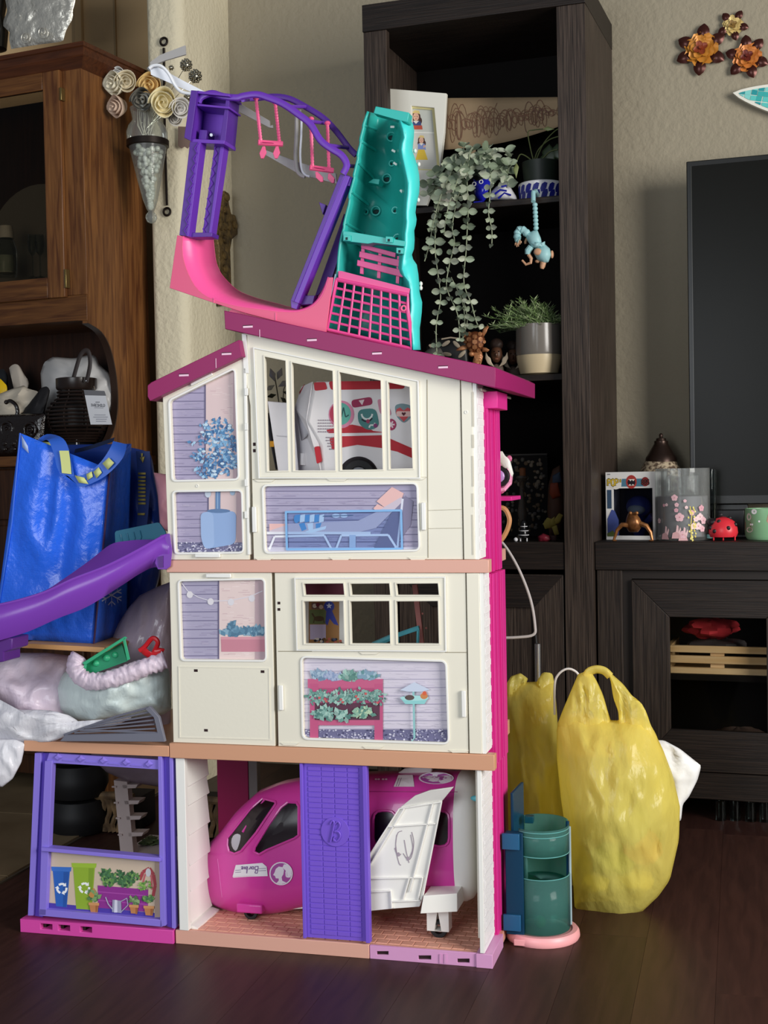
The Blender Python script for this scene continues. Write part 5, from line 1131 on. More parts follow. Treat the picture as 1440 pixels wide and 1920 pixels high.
# ================================================================ purple slide with teal panel
m_sl = mat('slide_purple', '#7a3fae', .3)
nr = [(318, 1004), (306, 1006), (266, 1028), (230, 1047), (190, 1066), (135, 1087), (81, 1112), (20, 1130), (-40, 1142)]
nb = [(316, 1068), (290, 1062), (262, 1074), (225, 1098), (163, 1136), (108, 1158), (54, 1182), (0, 1199), (-40, 1210)]
fb = [(302, 1040), (290, 1042), (262, 1052), (218, 1068), (170, 1085), (120, 1104), (75, 1122), (20, 1140), (-40, 1152)]
fr_ = [(300, 1012), (270, 1012), (240, 1014), (208, 1021), (170, 1050), (125, 1082), (80, 1110), (20, 1129), (-40, 1141)]
dn = [-.008, -.012, -.03, -.045, -.06, -.075, -.085, -.095, -.1]
df = [.03, .03, .03, .03, .03, .025, .015, .005, 0]
rows = []
for i in range(9): rows.append([H.v(*nr[i], dn[i]), H.v(*lerp(nr[i], nb[i], .5), dn[i]-.004), H.v(*nb[i], dn[i]+.012), H.v(*lerp(nb[i], fb[i], .5), (dn[i]+df[i])/2), H.v(*fb[i], df[i]), H.v(*fr_[i], df[i]+.004)])
sm = [[], [], [], [], [], []]
for k in range(6): sm[k] = smoothpts([r_1[k] for r_1 in rows], 5)
sd = thing('toy_slide', 'purple plastic toy slide curving down to the left from the toy house', 'toy slide', H, (h(200, 1100)[0], 0, h(200, 1130)[1]))
part('chute', sd, MB(m_sl).loft([[sm[k][i] for k in range(6)] for i in range(len(sm[0]))], caps=False, closed=False), solid=.003, smooth=70)
part('rim', sd, MB(m_sl).tube(sm[0], .0028, 8))
part('slide_head', sd, MB(m_sl).bridge(H.V([(300, 1003, -.012), (318, 1000, -.012), (323, 1030, -.012), (320, 1062, -.012), (312, 1068, -.012), (296, 1068, -.012), (290, 1056, -.012)]), H.V([(306, 1005, -.001), (318, 1002, -.001), (323, 1030, -.001), (320, 1060, -.001), (312, 1065, -.001), (298, 1065, -.001), (293, 1056, -.001)])), bev=.001)
part('slide_bracket', sd, MB(mat('slide_purple_dark', '#56277e', .4)).prism(H.P([(296, 1044), (306, 1042), (306, 1064), (298, 1064)], -.0135), -.0135, -.0121))
part('slide_foot', sd, MB(mat('slide_purple_dark', '#56277e', .4)).prism(H.P([(-30, 1190), (26, 1196), (25, 1217), (10, 1222), (10, 1240), (-30, 1246)], -.07), -.075, -.02), bev=.002)
t = thing('teal_sheet', 'translucent teal toy panel standing behind the top of the purple slide', 'toy part', H, (h(255, 1010, .06)[0], .06, h(240, 1045, .06)[1]))
tealp = sheet('teal_translucent', '#5aa8c4', .25, .35, .35)
part('sheet', t, MB(tealp).prism(H.P(rnd([(215, 996), (298, 979), (312, 1000), (300, 1030), (232, 1050), (217, 1036)], 5), .06), .06, .063), bev=.0008)
for i in range(4): part('wave_rib', t, MB(tealp).tube(H.V([(226+i*12, 1002-i*2.4, .059), (229+i*12, 1014-i*2.4, .059), (225+i*12, 1024-i*2.4, .059), (230+i*12, 1040-i*3, .059)]), .0012, 6))

# ================================================================ toy elevator car beside the house
m_ev = mat('elevator_blue_green', '#1d5f72', .18, trans=.55, ior=1.3); m_evd = mat('elevator_deep_blue', '#123e5c', .3, trans=.2, ior=1.3); m_disc = mat('disc_pink', '#f2a8ab', .38)
evg = sheet('elevator_shell', '#86c8c0', .12, .2, .78)
ev = thing('toy_elevator', 'translucent teal toy elevator car on a pink disc beside the toy house', 'toy elevator', H, (.075, .17, 0))
ec = (.058, .165)
def sector(r, z, n=20, a0=-2.0, a1=1.2): return [(ec[0]+r*cos(a0+(a1-a0)*i/n), ec[1]+r*sin(a0+(a1-a0)*i/n), z) for i in range(n+1)]
prf = [(.062, .0), (.064, .004), (.063, .012), (.060, .016), (.052, .016), (.050, .013), (.001, .013)]
rings = [[(ec[0]+r*cos(2*pi*k/40), ec[1]+r*sin(2*pi*k/40), z) for k in range(40)] for r, z in prf]
part('disc', ev, MB(m_disc).loft(rings))
part('disc_tongue', ev, MB(m_disc).box(.018, .07, .105, .2, .001, .012), bev=.0015)
ze = lambda y: H.p(1020, y, .13)[1]
ztop_, zw1, zw0, zbt = ze(1556), ze(1606), ze(1648), .0165
RS = .046
def shellband(z0, z1, a0, a1, name, m=evg):
    part(name, ev, MB(m).loft([sector(RS, z0, 24, a0, a1), sector(RS, z1, 24, a0, a1)], caps=False, closed=False), solid=.0022, smooth=60)
shellband(zbt, zw0, -2.35, .35, 'lower_shell'); shellband(zw1, ztop_, -2.35, .35, 'upper_shell'); shellband(zbt, ztop_+.006, .35, 2.4, 'back_shell')
part('side_bar', ev, MB(m_evd).tube([(ec[0]+RS*cos(.3), ec[1]+RS*sin(.3), zbt), (ec[0]+RS*cos(.3), ec[1]+RS*sin(.3), ztop_+.004)], .0032, 8))
part('hinge_strip', ev, MB(mat('strip_silver', '#9fb4bc', .3)).tube([(ec[0]+RS*1.06*cos(.2), ec[1]+RS*1.06*sin(.2), zbt+.004), (ec[0]+RS*1.06*cos(.2), ec[1]+RS*1.06*sin(.2), ztop_-.004)], .0022, 8))
part('front_bar', ev, MB(evg).loft([sector(RS, zw0, 6, -2.35, -1.95), sector(RS, zw1, 6, -2.35, -1.95)], caps=False, closed=False), solid=.0022)
for z in (zw0, zw1, ztop_-.004, ztop_-.012): part('band', ev, MB(mat('elevator_edge', '#5f9f9c', .2)).tube(sector(RS+.0012, z, 24, -2.3, .3), .0009, 5))
part('inner_shelf', ev, MB(evg).prism([(0, 0)], 0, 0) if False else MB(evg).loft([sector(RS-.002, zw0-.012, 24, -2.3, 2.3), sector(.004, zw0-.012, 24, -2.3, 2.3)], caps=False, closed=False), solid=.0016)
q0, q1 = H.v(947, 1598, .12), H.v(986, 1745, .12)
part('guide_plate', ev, MB(m_evd).box(h(947, 1600, .118)[0], .034, .118, .135, .0155, H.p(965, 1562, .12)[1]), bev=.001)
for y in (1578, 1730): part('guide_clip', ev, MB(mat('elevator_blue', '#1f5880', .3)).box(h(941, 1600, .112)[0], h(974, 1600, .112)[0], .112, .1178, H.p(960, y+15, .115)[1], H.p(960, y-15, .115)[1]), bev=.001)
part('flag_plate', ev, MB(m_evd).hexa([(.010, .142, H.p(958, 1560, .145)[1]), (.015, .142, H.p(958, 1560, .145)[1]), (.024, .2, H.p(977, 1560, .2)[1]), (.019, .2, H.p(977, 1560, .2)[1]), (.010, .142, H.p(958, 1486, .145)[1]), (.015, .142, H.p(958, 1486, .145)[1]), (.024, .2, H.p(977, 1466, .2)[1]), (.019, .2, H.p(977, 1466, .2)[1])]), bev=.001)
part('top_clip', ev, MB(m_ev).box(.030, .045, .165, .18, ztop_, ztop_+.012), bev=.001)
q_ = H.v(1012, 1703, .165)
solo('green_ball', 'small green ball inside the translucent elevator car', 'ball', H, MB(mat('ball_green', '#2fae62', .4)).ell((q_.x, .165, .0135+.011), .0105, 16, 12))
# ================================================================ soft shapes that follow an outline and bulge in depth
from mathutils import noise as NZ
def resample(P_, n):
    P_ = [Vector(q_) for q_ in P_]; L = [0]
    for a, b_1 in zip(P_, P_[1:]+P_[:1]): L.append(L[-1]+(b_1-a).length)
    out = []
    for i in range(n):
        s_1 = L[-1]*i/n; k = max(j for j in range(len(P_)) if L[j] <= s_1); a, b_1 = P_[k], P_[(k+1) % len(P_)]
        out.append(a+(b_1-a)*((s_1-L[k])/max(1e-9, L[k+1]-L[k])))
    return out
def pillow(mb, F, outline, d, tf, tb, crease=.0, freq=30, seed=0, n=56, rings=10, stretch=(1, 1), wob=0, flat=.5):
    O_ = resample(outline, n); c = sum(O_, Vector((0, 0)))/n; R_ = []
    xs_ = max(o.x for o in O_)-min(o.x for o in O_); ys_ = max(o.y for o in O_)-min(o.y for o in O_)
    El = [Vector((cos(t_)*xs_*.5, sin(t_)*ys_*.5)) for t_ in (math.atan2((o.y-c.y)/ys_, (o.x-c.x)/xs_) for o in O_)]
    def pt(o, r, sgn, e):
        w_ = r**3; q_ = c+((o-c)*w_+e*(1-w_)*.85)*r; base = F.v(q_.x, q_.y, d); t_ = (tf if sgn < 0 else tb)*max(0, 1-r**2.2)**flat
        N = Vector((base.x*freq*stretch[0]+seed*7.3, base.z*freq*stretch[1], sgn*3.1+seed))
        k = (.6-2.4*abs(NZ.noise(N)))*crease+(.3-1.6*abs(NZ.noise(N*2.3)))*crease*.55+NZ.noise(N*5.1)*crease*.2; k *= min(1, (1-r)*6)
        return F.v(q_.x, q_.y, d+sgn*t_+(-k if sgn < 0 else k))
    def oe(phi):
        f_ = (phi/(2*pi) % 1)*n; i_ = int(f_) % n; j_ = (i_+1) % n; t_ = f_-int(f_); return O_[i_]*(1-t_)+O_[j_]*t_, El[i_]*(1-t_)+El[j_]*t_
    G = max(12, 2*rings); vs, ix, fs = [], {}, []      # concentric square-to-disc grid, front and back joined along the rim
    for sgn in (-1, 1):
        for a in range(G+1):
            for b_1 in range(G+1):
                rim_ = a in (0, G) or b_1 in (0, G)
                if rim_ and (-1, a, b_1) in ix: ix[(1, a, b_1)] = ix[(-1, a, b_1)]; continue
                x, y = 2*a/G-1, 2*b_1/G-1
                if x == 0 and y == 0: r, ph = 0, 0
                elif abs(x) > abs(y): r, ph = abs(x), (pi/4)*(y/x)+(pi if x < 0 else 0)
                else: r, ph = abs(y), (pi/2)-(pi/4)*(x/y)+(pi if y < 0 else 0)
                r = 1-(1-r)**1.35 if r < 1 else 1; o, e = oe(ph); ix[(sgn, a, b_1)] = len(vs); vs.append(pt(o, r, sgn, e))
        for a in range(G):
            for b_1 in range(G):
                q_ = (ix[(sgn, a, b_1)], ix[(sgn, a+1, b_1)], ix[(sgn, a+1, b_1+1)], ix[(sgn, a, b_1+1)]); fs.append(q_ if sgn > 0 else q_[::-1])
    return mb.add(vs, fs)
def ribbon(mb, F, rows, th=.0012):             # rows: (x, y, d, half-width dx, dy in pixels)
    rows = [tuple(v_) for v_ in smoothpts(rows, 4)]
    return mb.loft([[F.v(x-a, y-b_1, d), F.v(x+a, y+b_1, d), F.v(x+a, y+b_1, d+th), F.v(x-a, y-b_1, d+th)] for x, y, d, a, b_1 in rows])

# ================================================================ bags and boards on the annex
m_bag = mat('blue_woven_plastic', '#2a6cf0', .28, spec=.7)
n_, l_, b_ = nodes(m_bag); ck = n_.new('ShaderNodeTexChecker'); ck.inputs['Scale'].default_value = 330; vv_ = texco(m_bag, (1, 1, 1), (0, pi/4, 0)); l_.new(vv_, ck.inputs['Vector'])
nz_ = n_.new('ShaderNodeTexNoise'); nz_.inputs['Scale'].default_value = 26; nz_.inputs['Detail'].default_value = 6; l_.new(vv_, nz_.inputs['Vector'])
ad_ = n_.new('ShaderNodeMath'); ad_.operation = 'MULTIPLY_ADD'; ad_.inputs[1].default_value = .09; l_.new(ck.outputs['Fac'], ad_.inputs[0]); l_.new(nz_.outputs['Fac'], ad_.inputs[2]); bump_from(m_bag, ad_.outputs[0], .6, .009)
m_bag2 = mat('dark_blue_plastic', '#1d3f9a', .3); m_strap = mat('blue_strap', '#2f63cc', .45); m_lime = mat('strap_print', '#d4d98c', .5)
def wave(F, c4, nu, nv, amp, fr, seed):        # a slightly rumpled four-sided panel; corners top-left, top-right, bottom-right, bottom-left (x, y, d)
    q_ = [F.v(*c) for c in c4]
    def f(a, b_1):
        v_ = (q_[0]*(1-a)+q_[1]*a)*(1-b_1)+(q_[3]*(1-a)+q_[2]*a)*b_1; e = sin(pi*a)*sin(pi*min(1, b_1*.92+.08))
        k = (1-2*abs(NZ.noise(Vector((a*fr+seed, b_1*fr*.6, seed)))))*amp*min(1, e*2); return v_+Vector((k*.3, -k, 0))
    return f
bd = MB(noise_mix(mat('board_pine', '#c9935c', .5), '#b87f48', '#d8a66e', 5, 5, (.5, 6, 6), .3, .7)).prism(H.P([(40, 1206), (196, 1214), (196, 1224), (40, 1215)], .05), .05, .30)
solo('wooden_board', 'thin pine board lying on the white plastic bags under the blue bag', 'board', H, bd, bev=.001)
bb = thing('shopping_bag', 'large bright blue woven shopping bag standing open on a pine board', 'bag', H, (h(110, 1200, .15)[0], .15, h(110, 1206, .15)[1]))
def panel(name, c4, amp, seed, m=m_bag, par=bb, fr=4): part(name, par, MB(m).grid(wave(H, c4, 1, 1, amp, fr, seed), 24, 24), solid=.0012, smooth=60, fixn=False)
panel('front_panel', ((38, 812, .08), (206, 880, .085), (176, 1207, .09), (-12, 1196, .085)), .012, 1)
panel('side_panel', ((206, 880, .085), (246, 832, .22), (236, 1185, .24), (176, 1207, .09)), .006, 3)
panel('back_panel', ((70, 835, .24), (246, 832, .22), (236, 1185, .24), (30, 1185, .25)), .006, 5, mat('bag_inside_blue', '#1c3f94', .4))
panel('side_panel', ((38, 812, .08), (70, 835, .24), (30, 1185, .25), (-12, 1196, .085)), .006, 7)
part('seam_piping', bb, MB(mat('maroon_piping', '#3a1f4a', .5)).tube([H.v(206, 880, .082), H.v(196, 1000, .083), H.v(186, 1100, .085), H.v(176, 1207, .087)], .002, 6))
part('edge_piping', bb, MB(m_strap).tube([H.v(38, 812, .078), H.v(22, 980, .079), H.v(-12, 1196, .083)], .0018, 6))
part('top_fold', bb, MB(mat('bag_fold_pale', '#a9bce8', .4)).add([H.v(40, 815, .077), H.v(52, 836, .077), H.v(54, 850, .077), H.v(42, 838, .077)], [(0, 1, 2, 3)]), solid=.001)
s_ = part('strap', bb, ribbon(MB(m_strap), H, [(60, 838, .10, 4, -8), (82, 822, .10, 6, -8), (104, 824, .075, 14, -2), (116, 850, .068, 15, -1), (124, 885, .062, 14, 2), (140, 902, .06, 6, 9), (165, 898, .06, 1, 11), (195, 878, .062, 6, 12), (218, 850, .066, 12, 9), (225, 830, .075, 13, 3)]))
part('strap_print', s_, ribbon(MB(m_lime), H, [(120, 845, .0655, 9, 0), (123, 866, .062, 9, 0), (125, 888, .059, 9, 1)], .0004))
for x, y, a, b_1, dx, dy in ((153, 901, 9, 3, 4, 7), (183, 887, 5, -4, 3, 6), (203, 870, 6, -5, 5, 6), (168, 893, 5, -2, 1, 6)): part('strap_print', s_, MB(m_lime).add([H.v(x-a-dx, y-b_1-dy, .0575), H.v(x+a-dx, y+b_1-dy*1.2, .0575), H.v(x+a+dx, y+b_1+dy*.5, .0575), H.v(x-a+dx, y-b_1+dy, .0575)], [(0, 1, 2, 3)]), solid=.0004)
part('strap', bb, ribbon(MB(mat('strap_underside', '#1a2440', .5)), H, [(214, 824, .10, 1, -4), (190, 832, .12, 1, -4), (165, 840, .14, 1, -4), (140, 846, .16, 1, -4)]))
part('strap_print', bb, MB(m_lime).add([H.v(80, 828, .0985), H.v(100, 830, .0985), H.v(99, 845, .0985), H.v(80, 842, .0985)], [(0, 1, 2, 3)]), solid=.0004)
fk = MB(mat('snowflake_white', '#d4dcf6', .5)); fc = Vector((209, 1116))
pt_ = lambda x, y: H.v(x, y, .089+(x-181)/58*.146-.009)
for k in range(6):
    a = k*pi/3+.5; e = fc+Vector((cos(a), sin(a)))*21; 
    for A_, B_ in ((fc, e), (fc+(e-fc)*.55, fc+(e-fc)*.55+Vector((cos(a+.8), sin(a+.8)))*9), (fc+(e-fc)*.55, fc+(e-fc)*.55+Vector((cos(a-.8), sin(a-.8)))*9)): fk.bar(pt_(*A_), pt_(*B_), .0022, .0006, (.9, .3, 0))
fk.v = [v_+Vector((0, .0, 0)) for v_ in fk.v]
g = thing('blue_bag_rear', 'darker navy blue plastic bag with a yellow striped strap behind the bright blue bag', 'bag', H, (h(265, 1150, .3)[0], .3, h(265, 1206, .3)[1]))
part('body', g, pillow(MB(m_bag2), H, [(238, 838), (262, 842), (284, 850), (290, 890), (300, 940), (304, 1000), (300, 1080), (280, 1150), (262, 1200), (200, 1204), (200, 1100), (232, 930)], .3, .055, .03, .007, 26, 4, stretch=(1.6, .5)), smooth=60)
part('strap', g, ribbon(MB(mat('navy_strap', '#1c3470', .5)), H, [(268, 846, .238, 13, 0), (270, 900, .236, 12, 0), (268, 960, .236, 10, 0), (264, 1000, .238, 10, 0)]))
for y in range(886, 948, 7): part('strap_stripe', g, MB(mat('strap_yellow', '#a99a4a', .5)).add([H.v(259, y, .2345), H.v(273, y, .2345), H.v(273, y+4, .2345), H.v(259, y+4, .2345)], [(0, 1, 2, 3)]), solid=.0004)
for q_ in ([(264, 850), (268, 850), (266, 862)], [(262, 858), (271, 856), (268, 868)], [(258, 962), (272, 962), (271, 966), (258, 966)]): part('strap_print', g, MB(mat('strap_yellow', '#a99a4a', .5)).add([H.v(*p_, .2345) for p_ in q_], [tuple(range(len(q_)))]), solid=.0004)
part('snowflake', bb, fk)
t = MB(mat('pale_pink_box', '#c98a94', .5)); pillow(t, H, [(288, 886), (318, 890), (322, 1000), (300, 990), (296, 930)], .22, .02, .02, .003, 40, 2)
solo('pink_wrap', 'crumpled dusty pink plastic wrap between the navy bag and the toy house', 'wrapping', H, t, smooth=60)
# white and clear plastic bags
film = sheet('white_film', '#f4f3f8', .25, .25, .03, .5, 22); film_p = sheet('pink_film', '#f3e2f0', .25, .25, .02, .5, 22); film_c = sheet('clear_film', '#cbb9c6', .15, .25, .10, .4, 18); film_m = sheet('mint_film', '#e4f1ee', .25, .25, .02, .5, 22)
def bagthing(name, label, outl, d, tf, tb, m, cr, fr, seed, st=(1, 1), **k):
    return solo(name, label, 'plastic bag', H, pillow(MB(m), H, outl, d, tf, tb, cr, fr, seed, 84, 15, st, **k), smooth=70)
bagthing('plastic_bag', 'cloudy clear plastic bag slumped behind the red handle beside the toy house', [(322, 1090), (300, 1098), (262, 1116), (240, 1140), (215, 1180), (190, 1220), (170, 1300), (200, 1390), (320, 1391), (322, 1240)], .20, .06, .06, film_c, .010, 24, 11, (1.4, .5))
bagthing('plastic_bag', 'white plastic bag with a pink tint at the far left under the slide', [(-60, 1262), (20, 1224), (90, 1224), (150, 1232), (158, 1290), (150, 1360), (120, 1384), (60, 1388), (0, 1392), (-60, 1392)], .15, .10, .10, film_p, .016, 15, 21)
bagthing('plastic_bag', 'white plastic bag holding mint and pink toys on the annex roof', [(100, 1290), (118, 1262), (140, 1250), (200, 1262), (260, 1236), (305, 1226), (318, 1262), (322, 1330), (306, 1340), (250, 1346), (200, 1352), (165, 1362), (130, 1354), (108, 1330)], .09, .075, .06, film_m, .014, 17, 31, (.7, 1.2))
bagthing('plastic_bag', 'crumpled white film trailing along the front edge of the annex roof', [(-40, 1290), (30, 1330), (80, 1338), (120, 1355), (165, 1362), (215, 1352), (250, 1344), (215, 1362), (130, 1366), (122, 1374), (100, 1393), (60, 1395), (20, 1398), (-40, 1400)], .02, .035, .03, film, .012, 22, 41, (.6, 1.3))
bagthing('plastic_bag', 'white film corner hanging down over the left end of the annex roof', [(-60, 1380), (0, 1386), (30, 1386), (48, 1394), (40, 1430), (24, 1460), (4, 1476), (-30, 1470), (-60, 1450)], -.004, .014, .022, film, .006, 26, 51, (1.3, .6))
bagthing('plastic_bag', 'pale grey plastic bag sagging behind the annex above the toy ladder', [(165, 1400), (320, 1400), (320, 1478), (290, 1474), (240, 1466), (200, 1448), (176, 1426)], .42, .06, .06, sheet('mauve_film', '#b5a2b2', .25, .3, .05), .006, 18, 61)
# gathered pinkish rim of the mint bag
pth = [tuple(v_) for v_ in smoothpts([(150, 1228, .03), (140, 1248, .02), (154, 1272, .012), (190, 1277, .01), (235, 1264, .012), (280, 1249, .018), (312, 1238, .03)], 16)]; rg_ = []
for i_, (x, y, d_) in enumerate(pth):
    a_ = pth[max(i_-1, 0)]; b_1 = pth[min(i_+1, len(pth)-1)]; tx, ty = b_1[0]-a_[0], b_1[1]-a_[1]; L_ = math.hypot(tx, ty); nx, ny = -ty/L_, tx/L_; ring = []
    for k in range(28):
        an = 2*pi*k/28; r_1 = 17*(1+.22*NZ.noise(Vector((i_*.42, 1.4*cos(an), 1.4*sin(an))))-.16*abs(NZ.noise(Vector((i_*.9, 2.5*cos(an), 5+sin(an)))))); r_1 *= min(1, .5+.25*min(i_, len(pth)-1-i_)); ring.append(H.v(x+nx*r_1*cos(an), y+ny*r_1*cos(an), d_+r_1*.0009*sin(an)))
    rg_.append(ring)
mb = MB(film_p).loft(rg_)
solo('bag_rim', 'gathered pink tinted film rim around the green tray', 'plastic bag', H, mb, smooth=70)
t = thing('green_tray', 'green plastic toy tray sticking up out of the white bag', 'toy tray', H, (h(195, 1255, .03)[0], .03, h(150, 1275, .03)[1]))
mg = mat('tray_green', '#35a878', .35)
part('tray_floor', t, MB(mat('tray_green_deep', '#279068', .4)).prism(H.P([(158, 1246), (228, 1206), (238, 1240), (162, 1268)], .03), .03, .033))
part('tray_wall', t, MB(mg).bridge(H.V([(154, 1243, .012), (234, 1193, .012), (239, 1196, .012), (160, 1247, .012)]), H.V([(154, 1243, .033), (234, 1193, .033), (239, 1196, .033), (160, 1247, .033)])), bev=.0008)
part('tray_wall', t, MB(mg).bridge(H.V([(234, 1193, .012), (244, 1236, .012), (238, 1239, .012), (230, 1200, .012)]), H.V([(234, 1193, .033), (244, 1236, .033), (238, 1239, .033), (230, 1200, .033)])), bev=.0008)
part('tray_wall', t, MB(mg).bridge(H.V([(154, 1264, .014), (158, 1243, .014), (163, 1245, .014), (160, 1266, .014)]), H.V([(154, 1264, .033), (158, 1243, .033), (163, 1245, .033), (160, 1266, .033)])))
for x, y, r in ((180, 1244, 7), (200, 1234, 8), (216, 1228, 7)): part('moulded_lump', t, MB(mg).ell(H.v(x, y, .03), (r*.0009, .004, r*.0008), 12, 8))
t = thing('red_loop', 'red moulded plastic handle with a loop on the white bag beside the toy house', 'toy part', H, (h(285, 1235, .03)[0], .03, h(285, 1238, .03)[1]))
mr = mat('handle_red', '#d01f28', .3)
part('loop', t, MB(mr).tube([H.v(x, y, .03) for x, y in (tuple(v_) for v_ in smoothpts([(262, 1220), (272, 1212), (284, 1198), (292, 1198), (296, 1206), (290, 1220), (284, 1230)], 5))], .0042, 8))
part('body', t, pillow(MB(mr), H, [(258, 1216), (272, 1212), (282, 1226), (296, 1214), (310, 1216), (302, 1230), (284, 1238), (268, 1228)], .03, .006, .006, .001, 60, 1, 30, 5), smooth=60)
# grey lattice piece
t = thing('grey_grille', 'grey curved plastic toy grille lying on the annex roof in front of the bags', 'toy part', H, (h(220, 1390, .0)[0], .01, AB[1]))
mgg = mat('grille_grey', '#6e6f7c', .4)
part('frame', t, MB(mgg).prism(H.P([(112, 1390), (122, 1378), (295, 1374), (288, 1345), (272, 1329), (280, 1324), (298, 1345), (309, 1391)], -.022), -.022, -.014), bev=.0008)
part('top_edge', t, MB(mgg).tube([H.v(x, y, -.019) for x, y in (tuple(v_) for v_ in smoothpts([(120, 1378), (165, 1362), (220, 1343), (278, 1327)], 4))], .002, 6))
for i in range(5): part('grille_bar', t, MB(mgg).tube(H.V([(140+i*10, 1374-i*4.4, -.018), (292-i*1.5, 1366-i*8, -.018)]), .0016, 6))
part('grille_bar', t, MB(mgg).tube(H.V([(150, 1369, -.019), (296, 1374, -.019)]), .0018, 6))

# ================================================================ things on the floor behind the annex
def lathe_at(F, x, yb, d, prof_px, m, n=28, **k):   # profile in pixels (radius, y) around column x at depth d
    s_1 = F.k(x, yb, d); c = F.v(x, yb, d)
    return MB(m).lathe([(max(.0003, r*s_1), F.v(x, y, d).z) for r, y in prof_px], (c.x, d), n, **k)
fz_ = lambda x, y: (on_floor(x, y)-H.O)
blk = mat('black_cushion', '#0f0e10', .6); t = thing('black_stack', 'stack of three round black cushions seen through the annex', 'cushion', H, (fz_(128, 1570).dot(H.U), .62, 0))
ux = fz_(128, 1570).dot(H.U)
for i in range(3): part('cushion', t, MB(blk).lathe([(.01, .08*i+.0005), (.058, .08*i+.004), (.07, .08*i+.03), (.07, .08*i+.05), (.058, .08*i+.076), (.01, .08*i+.0795)], (ux, .62), 28))
wick = noise_mix(mat('wicker', '#6b5238', .7), '#4a3826', '#8a6e4c', 30, 4, (1, 1, 1), .3, .7)
def basket(x, d, w_, z1, label):
    u_ = H.v(x, 1540, d).x; t = thing('wicker_basket', label, 'basket', H, (u_, d+.06, 0), 'wicker baskets behind the toy house')
    mb = MB(mat('basket_inside', '#1d1510', .8)); mb.prism([(u_-w_/2, .002), (u_+w_/2, .002), (u_+w_/2, z1-.01), (u_-w_/2, z1-.01)], d+.008, d+.12); part('lining', t, mb)
    k = 0; x_ = u_-w_/2
    while x_ < u_+w_/2:
        part('strand', t, MB(wick).tube([(x_+.004*sin(j*1.1+k), d+.002*sin(j*2), .004+(z1-.008)*j/8) for j in range(9)], .0062, 6)); x_ += .0135; k += 1
    part('rim', t, MB(wick).tube([(u_-w_/2-.004, d, z1), (u_, d-.002, z1+.002), (u_+w_/2+.004, d, z1)], .009, 8))
basket(216, .62, .085, .085, 'dark wicker basket on the floor behind the white toy ladder'); basket(386, .62, .08, .085, 'dark wicker basket seen past the shelf column of the garage')
mlad = mat('ladder_white', '#c9b8b4', .45); t = thing('toy_ladder', 'off white plastic toy ladder with stub steps standing behind the annex', 'toy ladder', H, (h(240, 1600, .4)[0], .4, 0))
part('post', t, MB(mlad).bridge(H.V([(213, 1463, .40), (238, 1466, .40), (251, 1606, .40), (226, 1606, .40)]), [v_+Vector((0, .02, 0)) for v_ in H.V([(213, 1463, .40), (238, 1466, .40), (251, 1606, .40), (226, 1606, .40)])]), bev=.0008)
for i, y in enumerate((1473, 1503, 1532, 1563)):
    a = lerp((230, 1470), (246, 1600), (y-1470)/130); part('step', t, MB(mlad).bridge(H.V([(a[0]-2, y-2, .40), (a[0]+28, y-2, .40), (a[0]+24, y+5, .40), (a[0], y+6, .40)]), [v_+Vector((0, .03, 0)) for v_ in H.V([(a[0]-2, y-2, .40), (a[0]+28, y-2, .40), (a[0]+24, y+5, .40), (a[0], y+6, .40)])]), bev=.0008)
    part('peg', t, MB(mlad).bar(H.v(a[0]-20, y+2, .398), H.v(a[0]-12, y+2, .398), .003, .004))
zz = H.v(240, 1606, .4).z
part('base', t, MB(mlad).box(H.v(214, 1590, .38).x, H.v(330, 1590, .38).x, .38, .55, .0005, max(.012, zz+.004)), bev=.001)
solo('green_sprig', 'dark green plastic sprig lying on the ladder base', 'toy plant', H, crumple(MB(mat('sprig_green', '#4a5a34', .6)), (H.v(282, 1573, .48).x, .48, max(.012, zz+.004)+.007), (.022, .02, .006), 7, amp=.5))
mpb = mat('deep_magenta', '#a81a58', .4)
t = MB(mpb).prism([(H.v(408, 1500, .42).x, .0005), (H.v(466, 1500, .42).x, .0005), (H.v(466, 1500, .42).x, .27), (H.v(408, 1500, .42).x, .27)], .42, .43)
solo('magenta_board', 'deep magenta plastic panel standing behind the nose of the toy jet', 'toy part', H, t, bev=.001)
t = MB(mat('post_grey', '#8b8280', .4)).box(H.v(467, 1500, .41).x, H.v(483, 1500, .41).x, .41, .43, .0005, .27)
solo('grey_post', 'grey plastic post beside the magenta panel behind the garage', 'toy part', H, t, bev=.001)

